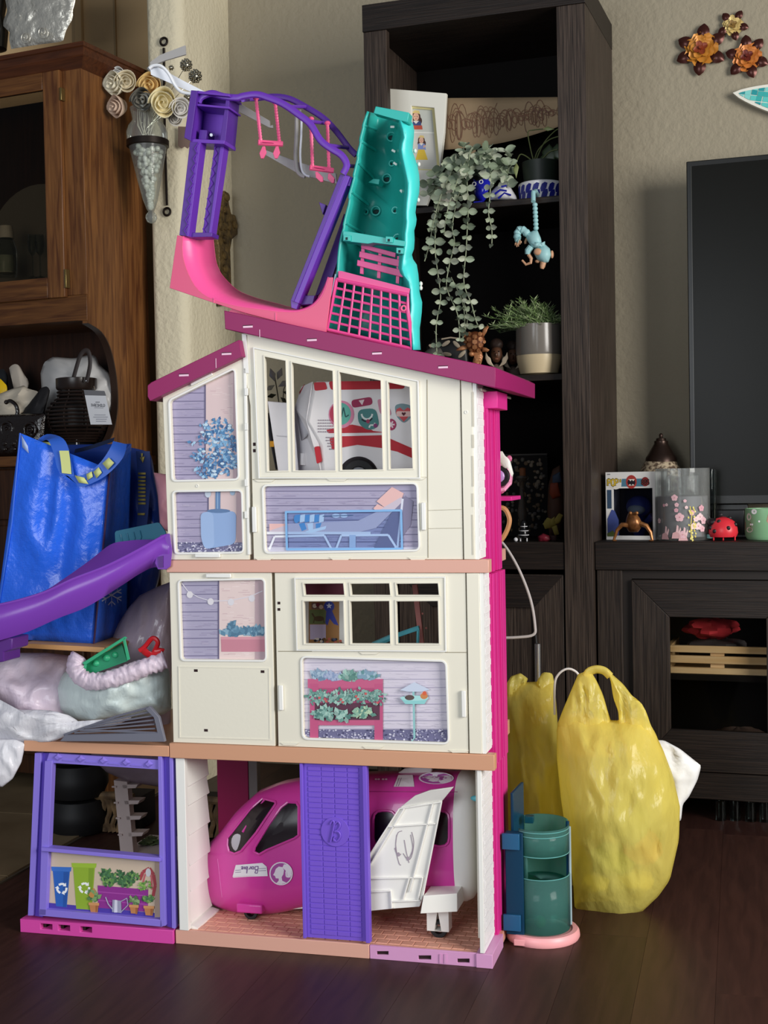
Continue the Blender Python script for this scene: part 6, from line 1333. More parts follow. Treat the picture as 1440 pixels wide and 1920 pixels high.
# ================================================================ yellow bags
def yfilm(name, c): return sheet(name, c, .26, .42, .28, .55, 20)
ym = yfilm('yellow_film', '#fdf084'); 
def ybag(label, body, pieces, arches, d, seed):
    t = thing('yellow_bag', label, 'plastic bag', H, (h(body[0][0], 1700, d)[0], d, 0), 'yellow plastic bags')
    part('bag_body', t, pillow(MB(ym), H, body, d, .085, .085, .013, 15, seed, 96, 20, (1.7, .55), flat=.62), smooth=75)
    for i, p_ in enumerate(pieces): part('handle', t, pillow(MB(ym), H, p_, d, .022, .022, .008, 40, seed+i+2, 50, 8, (2.4, .3)), smooth=75)
    for a in arches: part('handle_loop', t, MB(ym).tube([H.v(x, y, d+.0) for x, y in (tuple(v_) for v_ in smoothpts(a, 5))], .0095, 10, flat=.6), smooth=70)
    return t
ybag('full yellow plastic bag standing on the floor in front of the television stand',
     [(1060, 1340), (1044, 1360), (1044, 1420), (1052, 1500), (1064, 1580), (1074, 1650), (1078, 1712), (1119, 1720), (1159, 1731), (1200, 1713), (1235, 1680), (1256, 1650), (1273, 1575), (1275, 1512), (1262, 1455), (1243, 1405), (1226, 1370), (1205, 1345), (1180, 1345), (1152, 1352), (1120, 1345), (1090, 1335)],
     [[(1084, 1264), (1106, 1256), (1118, 1275), (1131, 1303), (1140, 1335), (1152, 1372), (1155, 1420), (1060, 1420), (1044, 1360), (1058, 1325)], [(1138, 1256), (1150, 1266), (1170, 1284), (1200, 1325), (1231, 1378), (1250, 1435), (1180, 1440), (1166, 1380), (1164, 1347), (1150, 1309), (1145, 1276)]],
     [[(1100, 1268), (1106, 1259), (1119, 1255), (1133, 1258), (1144, 1268)]], .33, 5)
ybag('second yellow plastic bag standing between the pink house shaft and the fuller yellow bag',
     [(944, 1290), (975, 1280), (1010, 1278), (1038, 1275), (1042, 1310), (1046, 1360), (1051, 1430), (1056, 1530), (1080, 1600), (1090, 1660), (1060, 1690), (1000, 1692), (945, 1690), (940, 1500)],
     [[(1010, 1272), (1018, 1260), (1036, 1262), (1040, 1285), (1042, 1320), (985, 1380), (960, 1400), (975, 1330), (1000, 1290)], [(946, 1288), (958, 1268), (976, 1262), (990, 1272), (980, 1300), (946, 1330)]], [], .47, 9)
q_ = H.v(1180, 1540, .3)
solo('foil_ball', 'crumpled grey foil ball showing through the full yellow bag', 'foil', H, crumple(MB(mat('foil_grey', '#8c8c88', .35)), (q_.x, .29, q_.z), (.036, .02, .036), 4, amp=.12))
q_ = H.v(1225, 1465, .62)
for i_, (x, y, rx, ry, c_, lab) in enumerate(((1150, 1610, .04, .028, '#8fae6a', 'green wrapped bundle dimly showing low in the full yellow bag'), (1205, 1590, .035, .028, '#c98a5c', 'orange brown bundle dimly showing low in the full yellow bag'), (1118, 1655, .026, .018, '#e8e4d0', 'white wrapped bundle at the bottom left inside the full yellow bag'), (1190, 1650, .035, .018, '#d8cfa0', 'cream wrapped bundle at the bottom right inside the full yellow bag'))):
    q_ = H.v(x, y, .33); solo('wrapped_bundle', lab, 'bundle', H, crumple(MB(mat('bundle_%d' % i_, c_, .6)), (q_.x, .33, max(q_.z, ry+.002)), (rx, .03, ry), 40+i_, amp=.2), 'bundles in the yellow bag')
solo('paper_bag', 'crumpled white paper sheet sticking out behind the full yellow bag', 'paper', H, pillow(MB(noise_bump(mat('white_paper', '#eeeeee', .6), 40, .4, .004)), H, [(1225, 1388), (1245, 1388), (1275, 1404), (1315, 1436), (1308, 1462), (1292, 1494), (1280, 1508), (1277, 1540), (1240, 1540), (1215, 1450)], .42, .02, .02, .008, 28, 3, 60, 9, (1.4, .6)), smooth=60)
solo('tissue_paper', 'white tissue paper peeking out of the neck of the full yellow bag', 'paper', H, pillow(MB(mat('white_paper', '#eeeeee', .6)), H, [(1150, 1360), (1157, 1352), (1166, 1358), (1166, 1390), (1148, 1390)], .345, .01, .01, .002, 60, 3, 30, 5), smooth=60)
solo('white_wire', 'thin white wire hoop rising between the two yellow bags', 'wire', H, MB(mat('wire_white', '#e2dedc', .35)).tube([H.v(x, y, .40) for x, y in (tuple(v_) for v_ in smoothpts([(1040, 1340), (1040, 1285), (1046, 1266), (1060, 1255), (1074, 1256), (1086, 1268), (1090, 1300)], 5))], .0022, 8))
solo('curved_wire', 'white curved wire bowing out behind the pink shaft of the toy house', 'wire', H, MB(mat('wire_grey', '#b9b3b2', .3)).tube([H.v(x, y, .33) for x, y in (tuple(v_) for v_ in smoothpts([(925, 1000), (950, 1028), (975, 1072), (995, 1125), (1003, 1172), (1000, 1190), (970, 1195), (930, 1196)], 5))], .0026, 8))
t = thing('silver_rod', 'slim silver rod with a black tip rising behind the second yellow bag', 'rod', H, (H.v(1008, 1300, .56).x, .56, 0))
part('rod', t, MB(mat('rod_metal', '#b8b8ba', .25, .9)).tube([(H.v(1008, 1300, .56).x, .56, .001), H.v(1008, 1207, .56)], .0062, 12)); part('tip', t, MB(m_tyre).tube([H.v(1006, 1206, .56), H.v(1004, 1190, .56)], .002, 8))
# ================================================================ oak hutch
def oak(name, c1, c2, st): return noise_mix(mat(name, c1, .4, spec=.4), c1, c2, 12, 9, st, .34, .68, .3, .001, distort=.8)
ok_v = oak('oak_upright', '#54301a', '#84572f', (7, 7, .5)); ok_h = oak('oak_level', '#4c2b16', '#734a26', (.5, 7, 7)); ok_d = oak('oak_dark', '#2a160c', '#3a2012', (7, 7, .5)); ok_b = oak('oak_base', '#2e190d', '#452814', (7, 7, .5)); ok_t = oak('oak_moulding', '#3f2010', '#582f18', (.6, 8, 8))
kz = lambda x, y, d=0: K.p(x, y, d)[1]
KT, KW, KD = kz(152, 85), .95, .262
KS = .0; CT_ = kz(30, 856)
zc0 = kz(150, 128); zd1, zd0 = kz(115, 135), kz(125, 555); zr0 = kz(100, 603)
hu = thing('oak_hutch', 'oak china hutch with a glass door above an arched open niche', 'cabinet', K, (-KW/2, KD/2, 0))
# crown moulding as a mitred profile along the front and the right side
prof = [(0, zc0-.002), (.006, zc0+.006), (.010, zc0+.016), (.020, zc0+.026), (.022, KT-.012), (.026, KT-.010), (.026, KT), (0, KT)]
part('crown_front', hu, MB(ok_t).loft([[(-KW, -o, z) for o, z in prof], [(o, -o, z) for o, z in prof]]), bev=0)
part('crown_side', hu, MB(ok_t).loft([[(o, -o, z) for o, z in prof], [(o, KD, z) for o, z in prof]]))
part('top_board', hu, MB(ok_t).box(-KW, .024, -.024, KD, KT-.003, KT+.001))
# side panel with the arched cut-out of the niche
def kd_on_side(x, y):                          # depth on the side plane u=0 for a pixel
    r = FWD*FOC+RGT*(x-720)-UPV*(y-960); t_ = ((K.O-CAM).dot(K.U))/r.dot(K.U); q_ = CAM+r*t_-K.O; return (q_.dot(K.D), q_.z)
arc = [kd_on_side(*p_) for p_ in ((166, 606), (190, 622), (206, 650), (216, 690), (221, 735), (220, 775), (212, 812), (196, 840))]
arc = [(max(.0, d_), z) for d_, z in [tuple(v_) for v_ in smoothpts(arc, 4)]]
sp_poly = [(0, zc0+.02)]+arc+[(0.0, CT_+.004), (.0, .0), (KD, .0), (KD, zc0+.02)]
def side_prism(u0_, u1_, poly, m):
    n = len(poly); mb = MB(m); tri = tessellate_polygon([[Vector((a, b_1, 0)) for a, b_1 in poly]])
    vs = [(u0_, a, b_1) for a, b_1 in poly]+[(u1_, a, b_1) for a, b_1 in poly]; fs = [tuple(t_) for t_ in tri]+[tuple(i+n for i in reversed(t_)) for t_ in tri]
    fs += [(i, (i+1) % n, (i+1) % n+n, i+n) for i in range(n)]; return mb.add(vs, fs)
part('side_panel', hu, side_prism(-.018, 0, sp_poly, ok_v), smooth=40)
part('cut_edge', hu, side_prism(-.0185, .0008, [(a+.0001, b_1) for a, b_1 in arc]+[(a-.0035, b_1) for a, b_1 in arc[::-1]], mat('oak_edge_dark', '#33231b', .4)))
part('back_panel', hu, MB(ok_d).box(-KW, -.018, KD-.012, KD, .0, zc0+.02))
part('cabinet_floor', hu, MB(ok_h).box(-KW, -.018, .02, KD-.012, zr0+.0, zr0+.018))
part('bottom_rail', hu, MB(ok_h).prism([(-KW, zr0), (-.034, zr0-.002), (-.002, zr0-.004), (-.002, zd0+.0), (-KW, zd0)], -.001, .019), bev=.001)
part('face_stile', hu, MB(ok_v).box(K.p(120, 300)[0], -.0005, -.001, .019, zd0+.0005, zc0+.01), bev=.001)
part('top_rail', hu, MB(ok_h).box(-KW, K.p(120, 300)[0]-.0005, -.001, .019, zd1+.001, zc0+.01), bev=.001)
part('counter', hu, MB(ok_h).box(-KW, .012, -.03, KD, CT_-.026, CT_), bev=.002)
part('drawer_front', hu, MB(ok_b).box(-KW, -.02, -.012, .008, CT_-.16, CT_-.032), bev=.003); part('base_rail', hu, MB(ok_b).box(-KW, -.0, .0005, .019, .05, CT_-.027))
part('cupboard_door', hu, MB(ok_b).box(-KW, -.03, -.013, .0, .1, CT_-.175), bev=.003)
dz = -.014
dx1 = K.p(115, 300, dz)[0]; gx1 = K.p(83, 300, dz)[0]; gz1_, gz0_ = kz(70, 170, dz), kz(70, 522, dz)
dr = part('glass_door', hu, MB(ok_v).box(gx1, dx1, dz, -.0015, zd0-.004, zd1+.002), bev=.002, label='oak framed glass door')
part('door_rail', dr, MB(ok_h).box(-KW+.3, gx1-.0005, dz, -.0015, gz1_, zd1+.002), bev=.002); part('door_rail', dr, MB(ok_h).box(-KW+.3, gx1-.0005, dz, -.0015, zd0-.004, gz0_), bev=.002)
part('door_stile', dr, MB(ok_v).box(-KW+.24, -KW+.2995, dz, -.0015, zd0-.004, zd1+.002))
part('glass', dr, MB(pane('hutch_glass', '#d8d2c8', .3)).box(-KW+.29, gx1+.004, dz+.005, dz+.008, gz0_-.004, gz1_+.004))
for y0, y1 in ((163, 187), (505, 540)):
    a, b_1 = kz(118, y1, -.016), kz(118, y0, -.016); part('hinge', hu, MB(mat('hinge_brass', '#8a7648', .35, .8)).box(dx1+.001, dx1+.007, -.0165, -.0013, a, b_1), bev=.001)
part('inner_shelf', hu, MB(ok_h).box(-KW, -.02, .03, KD-.013, kz(60, 330, .1), kz(60, 330, .1)+.006)) if False else None
# things behind the glass
zsh = zr0+.0185
s_ = K.v(62, 520, .2)
t = MB(mat('platter_grey', '#7e7a72', .3))
c_ = K.v(72, 455, .2); rr0 = abs(K.v(72, 345, .2).z-c_.z)
rot = Matrix.Rotation(pi/2-.12, 3, 'X')
rg = [[Vector(c_)+rot @ Vector((r*cos(2*pi*k/40), r*sin(2*pi*k/40), z)) for k in range(40)] for r, z in ((.001, .0), (rr0*.66, .0), (rr0*.7, .004), (rr0, .012), (rr0, .015), (rr0*.68, .007), (.001, .003))]
solo('round_platter', 'large round pewter platter standing behind the hutch glass', 'plate', K, t.loft(rg), smooth=50, base=(c_.x, c_.y, zsh))
t = thing('glass_canister', 'clear glass canister with a white lid behind the hutch door', 'jar', K, (K.v(12, 520, .08).x, .08, zsh))
jar = lathe_at(K, 12, 520, .08, [(5, 520), (19, 519), (21, 512), (22, 470), (17, 452), (13, 447), (11, 447), (15, 455), (19, 470), (19, 510), (4, 515)], pane('clear_glass', '#e8eeee', .35))
part('glass', t, jar); part('lid', t, lathe_at(K, 12, 447, .08, [(2, 447), (14, 447), (14, 436), (12, 427), (12, 424), (2, 423)], mat('lid_white', '#d8d6cc', .4)))
part('contents', t, lathe_at(K, 12, 516, .08, [(3, 515), (17, 512), (18, 480), (3, 478)], mat('pale_filling', '#c9c4ae', .7)))
for i, x in enumerate((62, 76)):
    solo('stem_glass', ('clear stemmed glass behind the hutch door beside the canister', 'clear stemmed glass behind the hutch door next to the frame')[i], 'glass', K, lathe_at(K, x, 522, .12, [(9, 522), (9, 520), (1.5, 517), (1.5, 480), (7, 472), (9, 455), (8, 440), (7, 440), (8, 456), (5, 474), (.6, 478)], pane('clear_glass', '#e8eeee', .35), 18))
# silver leaf dish on top
ms = noise_bump(mat('chased_silver', '#e2ded2', .42, .75), 38, .8, .008, detail=3)
solo('silver_dish', 'silver leaf-shaped dish with chased scrolls leaning on top of the hutch', 'dish', K, pillow(MB(ms), K, [(21, 92), (16, 70), (20, 62), (5, 48), (6, 38), (14, 22), (8, -10), (6, -60), (140, -60), (142, 0), (136, 20), (137, 34), (124, 56), (118, 78), (70, 84)], .05, .012, .006, .004, 45, 3, 64, 12), smooth=60)
for cx, cy, r in ((47, 70, 11), (80, 60, 12)):
    dd = MB(ms); dd.tube([K.v(cx+r*(1-k/26)*cos(k*.42)*.9, cy+r*1.2*(1-k/26)*sin(k*.42), .036) for k in range(24)], .0012, 6)
    part('scroll', [o for o in BASE if o.name == 'silver_dish'][0], dd)
solo('black_vase', 'dark black glazed figure at the left end of the hutch top', 'vase', K, lathe_at(K, -14, 95, .06, [(18, 95), (26, 92), (30, 60), (24, 30), (30, 0), (34, -40), (20, -60)], mat('black_glaze', '#0d0d0c', .15)), smooth=60)
# ---------------------------------------------------------------- niche: things on the counter
cane = mat('dark_cane', '#241a16', .3)
DL = .02
t = thing('cane_lantern', 'dark cane lantern with a loop handle and a white price tag', 'lantern', K, (K.v(145, 850, DL+.05).x, DL+.05, CT_))
dl = DL+.05; s_1 = K.k(145, 780, dl); cxl = K.v(145, 780, dl).x
zl = lambda y: K.v(145, y, dl).z
rr = [(730, 36), (736, 37), (742, 37), (750, 42), (757, 49), (765, 55), (772, 58), (779, 59.5), (786, 60), (793, 59), (800, 57), (807, 53), (813, 48), (818, 43), (823, 40), (828, 38)]
for y, r in rr: part('cane_ring', t, MB(cane).torus((cxl, dl, zl(y)), r*s_1-.003, .0032, 'z', 36, 6))
for k in range(8):
    a = k*pi/4+.2; part('cane_stave', t, MB(cane).tube([(cxl+(r*s_1-.005)*cos(a), dl+(r*s_1-.005)*sin(a), zl(y)) for y, r in rr], .0022, 6))
part('collar', t, MB(cane).lathe([(36*s_1, zl(731)), (38*s_1, zl(728)), (38*s_1, zl(710)), (35*s_1, zl(709)), (34*s_1, zl(730))], (cxl, dl), 36))
part('core', t, MB(mat('lantern_core', '#15100e', .5)).lathe([(.03, CT_+.03), (45*s_1, zl(800)), (45*s_1, zl(765)), (.03, zl(735))], (cxl, dl), 24))
part('base_box', t, MB(mat('black_box', '#15151a', .5)).box(cxl-40*s_1, cxl+22*s_1, dl-.035, dl+.03, CT_+.0005, zl(822)), bev=.001)
part('lace_edge', t, MB(mat('lace_white', '#d8d8d8', .6)).tube([(cxl+17*s_1, dl-.036, zl(822)), (cxl+17*s_1, dl-.036, CT_+.004)], .0018, 6))
ht = [K.v(x, y, dl-.035+.0*i) for i, (x, y) in enumerate(tuple(v_) for v_ in smoothpts([(137, 712), (143, 690), (150, 668), (158, 658), (166, 660), (169, 680), (166, 700), (162, 716)], 5))]
part('handle', t, MB(mat('handle_leather', '#352c2a', .5)).tube(ht, .0062, 8, flat=.35, spread=(0, 0, 1))); part('rivet', t, MB(m_chr).ell(K.v(161, 714, dl-.0415), (.002, .001, .002), 10, 6))
tg = part('price_tag', t, MB(mat('tag_card', '#e6e6ea', .6)).prism(K.P([(157, 731), (196, 733), (210, 796), (170, 796)], -.012), -.012, -.0115), label='white card price tag with a grey header')
pr = Print(flat_at(K, -.012)); pr.poly([(157, 731), (196, 733), (199, 742), (159, 741)], '#77767a')
glyphs(pr, 'THRESHOLD', 183.5, 760, 5, '#6c6c72', .02, .82, .16); pr.line([(179, 754), (187, 754)], 1.6, '#8a8a90'); pr.line([(177, 764.5), (194, 765)], 1, '#a0a0a6')
for i, (a, b_1) in enumerate(((177, 198), (175, 202), (180, 200), (180, 199))): pr.line([(a, 778+i*4), (b_1, 778+i*4)], 1.6, '#b3b3bc')
part('tag_print', tg, pr.mb, smooth=0, fixn=False)
part('tag_string', t, MB(mat('string', '#9a8a78', .7)).tube([K.v(176, 724, -.011), K.v(180, 738, -.0115)], .0006, 5))
solo('white_bag', 'crumpled white plastic bag stuffed behind the cane lantern', 'plastic bag', K, pillow(MB(sheet('niche_film', '#e6e4e2', .3, .3, .0)), K, [(76, 700), (82, 680), (98, 669), (140, 672), (172, 664), (184, 672), (182, 680), (205, 700), (217, 730), (219, 760), (212, 780), (196, 812), (180, 858), (110, 858), (80, 760)], .14, .05, .05, .012, 24, 8, 72, 12), smooth=60)
solo('beige_cloth', 'crumpled beige cloth bag lying on the hutch counter behind the black pot', 'cloth', K, pillow(MB(mat('beige_cloth', '#cfc3b0', .8)), K, [(-30, 745), (0, 738), (20, 730), (46, 722), (50, 728), (72, 734), (76, 742), (60, 764), (40, 775), (30, 858), (-30, 858)], .06, .04, .04, .010, 30, 12, 64, 11), smooth=50)
solo('yellow_bottle', 'bright yellow round item at the left end of the niche', 'item', K, pillow(MB(mat('item_yellow', '#f0c51a', .4)), K, [(-30, 706), (0, 709), (12, 722), (15, 734), (0, 738), (-30, 742), (-30, 858), (-20, 858)], .09, .02, .02, 0, 30, 1), smooth=60)
solo('cream_shoe', 'cream shoe standing sole up behind the beige cloth', 'shoe', K, pillow(MB(mat('shoe_cream', '#c9beb0', .7)), K, [(17, 690), (24, 682), (36, 684), (44, 700), (55, 716), (50, 740), (40, 858), (24, 858), (28, 722)], .16, .02, .02, .002, 60, 2), smooth=60)
solo('grey_shoe', 'dark grey shoe between the cream shoe and the yellow item', 'shoe', K, pillow(MB(mat('shoe_dark', '#2d2f33', .6)), K, [(-6, 694), (6, 691), (14, 702), (16, 740), (10, 858), (-10, 858)], .19, .02, .02, .002, 60, 2), smooth=60)
solo('dark_bag', 'black folded fabric bag wedged beside the cane lantern', 'bag', K, pillow(MB(mat('fabric_black', '#141215', .7)), K, [(40, 774), (66, 742), (78, 726), (90, 724), (94, 734), (84, 770), (80, 858), (44, 858)], .035, .02, .02, .004, 40, 6), smooth=60)
bkg = noise_bump(mat('glazed_brown_black', '#1a100d', .12, spec=.8), 160, .6, .003)
t = thing('owl_pot', 'glossy dark brown ceramic owl pot at the left end of the niche', 'ceramic', K, (K.v(30, 850, .0).x, .0, CT_))
part('body', t, pillow(MB(bkg), K, [(-60, 782), (-10, 778), (40, 776), (86, 775), (84, 790), (82, 830), (74, 858), (-60, 858)], -.002, .022, .03, .002, 60, 4), smooth=70)
for x, y in ((13, 804), (56, 806)):
    part('eye_ring', t, MB(bkg).torus(K.v(x, y, -.021), .017, .0035, 'y', 20, 8)); part('eye', t, MB(bkg).torus(K.v(x, y, -.022), .007, .003, 'y', 16, 6)); part('pupil', t, MB(bkg).ell(K.v(x, y, -.022), (.004, .004, .004), 10, 6))
for i in range(8): part('feather', t, MB(bkg).ell(K.v(8+(i % 4)*17, 832+(i//4)*10, -.021), (.008, .004, .006), 10, 6))
part('knob', t, MB(bkg).tube([K.v(x, y, -.004) for x, y in (tuple(v_) for v_ in smoothpts([(12, 754), (20, 752), (30, 760), (33, 772), (31, 780)], 4))], [.005]*17, 8)); part('knob_tip', t, MB(bkg).ell(K.v(12, 754, -.004), .006, 10, 8))

# ================================================================ wall decorations on the pier (W frame)
PD = .09                                       # front plane of the pier
iron = mat('black_iron', '#241c18', .45, .6)
wv = thing('wall_vase', 'clear glass cone vase full of marbles in a black iron wall bracket', 'vase', W, (W.v(280, 340, PD).x, PD, W.v(280, 412, PD).z))
part('bracket_rod', wv, MB(iron).tube([W.v(307, 90, PD-.005), W.v(309, 250, PD-.005), W.v(313, 385, PD-.005)], .0032, 8))
for x, y in ((307, 78), (313, 397)): part('bracket_ring', wv, MB(iron).torus(W.v(x, y, PD-.006), .0095, .003, 'y', 24, 8))
vd = PD-.10; ks = W.k(278, 300, vd)
def vaxis(y): return 274+(y-215)*.05
def vlathe(pts, m, n=32):
    rings = []
    for r, y in pts:
        c_ = W.v(vaxis(y), y, vd); rings.append([(c_.x+r*ks*cos(2*pi*k/n), c_.y+r*ks*sin(2*pi*k/n), c_.z) for k in range(n)])
    return MB(m).loft(rings)
gv = pane('vase_glass', '#eef2ee', .35, .03, .10)
part('glass_body', wv, vlathe([(30, 203), (27, 216), (26, 226), (34, 236), (38.5, 248), (38, 262), (35, 275), (30, 300), (22, 340), (14, 375), (8, 392), (5, 397), (10, 403), (11, 409), (8, 416), (2, 419)], gv), smooth=60)
part('band', wv, MB(iron).lathe([(38*ks, W.v(277, 276, vd).z), (39.5*ks, W.v(277, 275, vd).z), (39.5*ks, W.v(277, 264, vd).z), (38*ks, W.v(277, 263, vd).z)], (W.v(277, 270, vd).x, vd), 36))
part('band_arm', wv, MB(iron).bar((W.v(310, 270, vd).x, vd+.01, W.v(310, 270, vd).z), (W.v(310, 270, PD).x, PD-.003, W.v(310, 270, vd).z), .004, .004))
mb = MB(mat('marble_glass', '#c4c6bc', .08, spec=.8, coat=.5)); rq = random.Random(5)
for i in range(150):
    y = 278+rq.random()**1.2*112; rmax = (35-(y-275)*.27)-6
    if rmax < 2: rmax = 2
    a, r = rq.uniform(0, 2*pi), rmax*sqrt(rq.uniform(.2, 1)); c_ = W.v(vaxis(y), y, vd); mb.ell((c_.x+r*ks*cos(a), c_.y+r*ks*sin(a), c_.z), 5.2*ks, 10, 7)
part('marbles', wv, mb, kind='stuff', smooth=60)
mb = MB(mat('raffia', '#d8d2c0', .7))
for i in range(12): x = 258+i*2.6; mb.tube([W.v(x, 205, vd+.004*sin(i)), W.v(x+4*sin(i*2), 235, vd-.01*cos(i)), W.v(272+6*sin(i*3), 262, vd)], .0009, 5)
part('flower_stems', wv, mb, kind='stuff')
def paper_rose(x, y, r, c1, label, tilt=0, dz=-.03, ry=1, col2=None):
    c_ = W.v(x, y, vd+dz); rad = 1.15*r*W.k(x, y, vd+dz); mb = MB(mat('paper_'+c1.lstrip('#'), c1, .75)); n = 76; rows = []
    Rz = Matrix.Rotation(tilt, 3, 'Z') @ Matrix.Rotation(.25, 3, 'X')
    for i in range(n+1):
        t_ = i/n; a = t_*7*pi; rr_1 = rad*(.08+.92*t_**.9)*(1+.06*sin(a*2.6)); fl_ = rad*(.55-.5*t_)
        lo = Vector((rr_1*.7*cos(a), rad*.55, rr_1*.7*sin(a)*ry)); hi = Vector((rr_1*1.02*cos(a), -fl_+.1*rad*sin(a*3.1), rr_1*1.02*sin(a)*ry))
        rows.append([c_+Rz @ lo, c_+Rz @ (lo*.4+hi*.6+Vector((0, .08*rad, 0))), c_+Rz @ hi])
    mb.loft(rows, caps=False, closed=False)
    if col2: mb.use(mat('paper_'+col2.lstrip('#'), col2, .75))
    mb.ell(c_+Rz @ Vector((0, rad*.5, 0)), (rad*.62, rad*.3, rad*.62*ry), 14, 8)
    return solo('paper_rose', label, 'paper flower', W, mb, 'paper roses in the wall vase', smooth=70, solid=.0008, fixn=False)
paper_rose(213, 158, 22, '#e4dcc4', 'cream rolled paper rose at the far left of the wall vase', -.3)
paper_rose(236, 153, 19, '#d8ccb0', 'tan paper rose seen edge on beside the far left rose', .5)
paper_rose(221, 142, 15, '#ecebe8', 'white paper rose behind the cream one at the left', 0, .0)
paper_rose(217, 201, 20, '#cdb29c', 'dusty brown paper rose hanging lowest at the left', -.4)
paper_rose(266, 188, 21, '#6b675c', 'dark printed grey paper rose in the middle of the bunch', 0, -.045, 1, '#d8d4c8')
paper_rose(281, 160, 22, '#e2bf7c', 'golden yellow paper rose at the top of the bunch', .1, -.01)
paper_rose(306, 193, 24, '#ecdfb4', 'large pale yellow paper rose at the front right of the bunch', .3, -.045, 1.12)
paper_rose(338, 203, 18, '#dcd8d2', 'white paper rose lowest at the right beside the purple tower', .5)
paper_rose(328, 222, 14, '#cfcac2', 'small white paper rose under the right end of the bunch', .4, .005)
for x, y, r, lab in ((349, 122, 12, 'silver beaded ball uppermost in the bunch'), (366, 143, 13, 'silver beaded ball right of the uppermost one'), (352, 183, 8, 'small silver beaded ball just left of the purple tower top'), (321, 127, 5.5, 'tiny clear bead left of the silver balls')):
    c_ = W.v(x, y, vd+.01); rad = r*W.k(x, y, vd+.01); mb = MB(mat('silver_wire', '#b9b3a2', .2, 1)); n = int(40 if r > 6 else 14)
    mb.ell(c_, rad*.8, 14, 10)
    for i in range(n):
        z = 1-2*(i+.5)/n; a = i*2.4; q_ = sqrt(1-z*z); mb.ell(c_+Vector((rad*.85*q_*cos(a), rad*.85*q_*sin(a), rad*.85*z)), rad*.2, 6, 4)
    mb.tube([c_, (c_*.4+W.v(285, 230, vd)*.6), W.v(276, 240, vd)], .0008, 5)
    solo('beaded_ball', lab, 'ornament', W, mb, 'silver balls in the wall vase', smooth=50)
solo('lace_tag', 'small translucent mauve lace tag hanging behind the purple tower', 'lace', W, pillow(MB(sheet('lace_mauve', '#b09a90', .6, .4, .35)), W, [(334, 237), (358, 238), (358, 272), (352, 279), (346, 275), (340, 279), (334, 273)], PD-.01, .001, .001, 0), smooth=0)
part('grey_rail', pg, MB(m_gry).bridge(H.V([(281, 117, .1), (300, 103, .1), (347, 85, .1), (348, 102, .1), (310, 113, .1), (283, 124, .1)]), [v_+Vector((0, .004, 0)) for v_ in H.V([(281, 117, .1), (300, 103, .1), (347, 85, .1), (348, 102, .1), (310, 113, .1), (283, 124, .1)])]), label='short grey rail at the upper left end')
part('rail_bend', pg, MB(m_gry).tube(H.V([(284, 122, .1), (277, 128, .096), (283, 134, .092)]), .0016, 6))
# carved cross on the side face of the pier
ud = lambda x: .09+(x-345)/92*.28
um = -1.147
mcx = noise_mix(noise_bump(mat('cross_bronze', '#4a3620', .45, .3), 120, .9, .004), '#2e2114', '#7a6238', 60, 4, (1, 1, 1), .3, .7)
cx_ = [(411, 358), (417, 362), (420, 385), (424, 402), (432, 404), (437, 420), (436, 440), (424, 450), (420, 470), (421, 570), (399, 575), (398, 470), (394, 440), (396, 405), (404, 398), (408, 380)]
mb = MB(mcx); pts = []
for x, y in cx_:
    d_ = ud(x); v_ = W.v(x, y, d_); pts.append((d_, v_.z))
n = len(pts); tri = tessellate_polygon([[Vector((a, b_1, 0)) for a, b_1 in pts]])
mb.add([(um+.016, a, b_1) for a, b_1 in pts]+[(um+.001, a, b_1) for a, b_1 in pts], [tuple(t_) for t_ in tri]+[tuple(i+n for i in reversed(t_)) for t_ in tri]+[(i, (i+1) % n, (i+1) % n+n, i+n) for i in range(n)])
t = thing('carved_cross', 'ornate bronze brown carved cross hung on the pale pier behind the purple tower', 'cross', W, (um+.008, ud(412), W.v(410, 572, ud(410)).z))
part('cross_body', t, mb, bev=.002)
for x, y in ((415, 370), (413, 395), (430, 422), (418, 425), (410, 425), (402, 425), (410, 450), (409, 480), (409, 505), (410, 530), (410, 552)): part('boss', t, MB(mcx).ell((um+.017, ud(x), W.v(x, y, ud(x)).z), (.005, .016, .012), 10, 6))

# ================================================================ bookcase contents (W frame)
w1 = S1[1]; w2 = S2[1]; w3 = S3[1]
pf = thing('photo_frame', 'white matted photo frame holding two small pictures on the upper shelf', 'picture frame', W, (W.v(785, 340, .1).x, .1, w1))
FO = [(730, 166), (837, 175), (833, 245), (824, 310), (800, 385), (735, 385)]; FI = [(771, 198), (814, 202), (825, 320), (772, 318)]
part('frame', pf, MB(mat('frame_white', '#eceade', .5)).prism(W.P(FO, .1), .1, .112, [W.P(FI, .1)]), bev=.001)
part('bevel_mat', pf, MB(mat('mat_cream', '#d8cf96', .6)).prism(W.P([(769, 196), (816, 200), (827, 322), (770, 320)], .108), .108, .1118, [W.P([(772, 203), (810, 206), (820, 318), (773, 316)], .108)]))
part('backing', pf, MB(mat('photo_paper', '#cfd0c8', .4)).prism(W.P([(765, 192), (818, 196), (829, 326), (766, 324)], .1125), .1125, .115))
pr = Print(flat_at(W, .1125))
pr.poly([(771, 202), (811, 205), (815, 247), (771, 246)], '#c5c8c0'); pr.poly([(771, 250), (815, 251), (821, 317), (771, 315)], '#cac9c2')
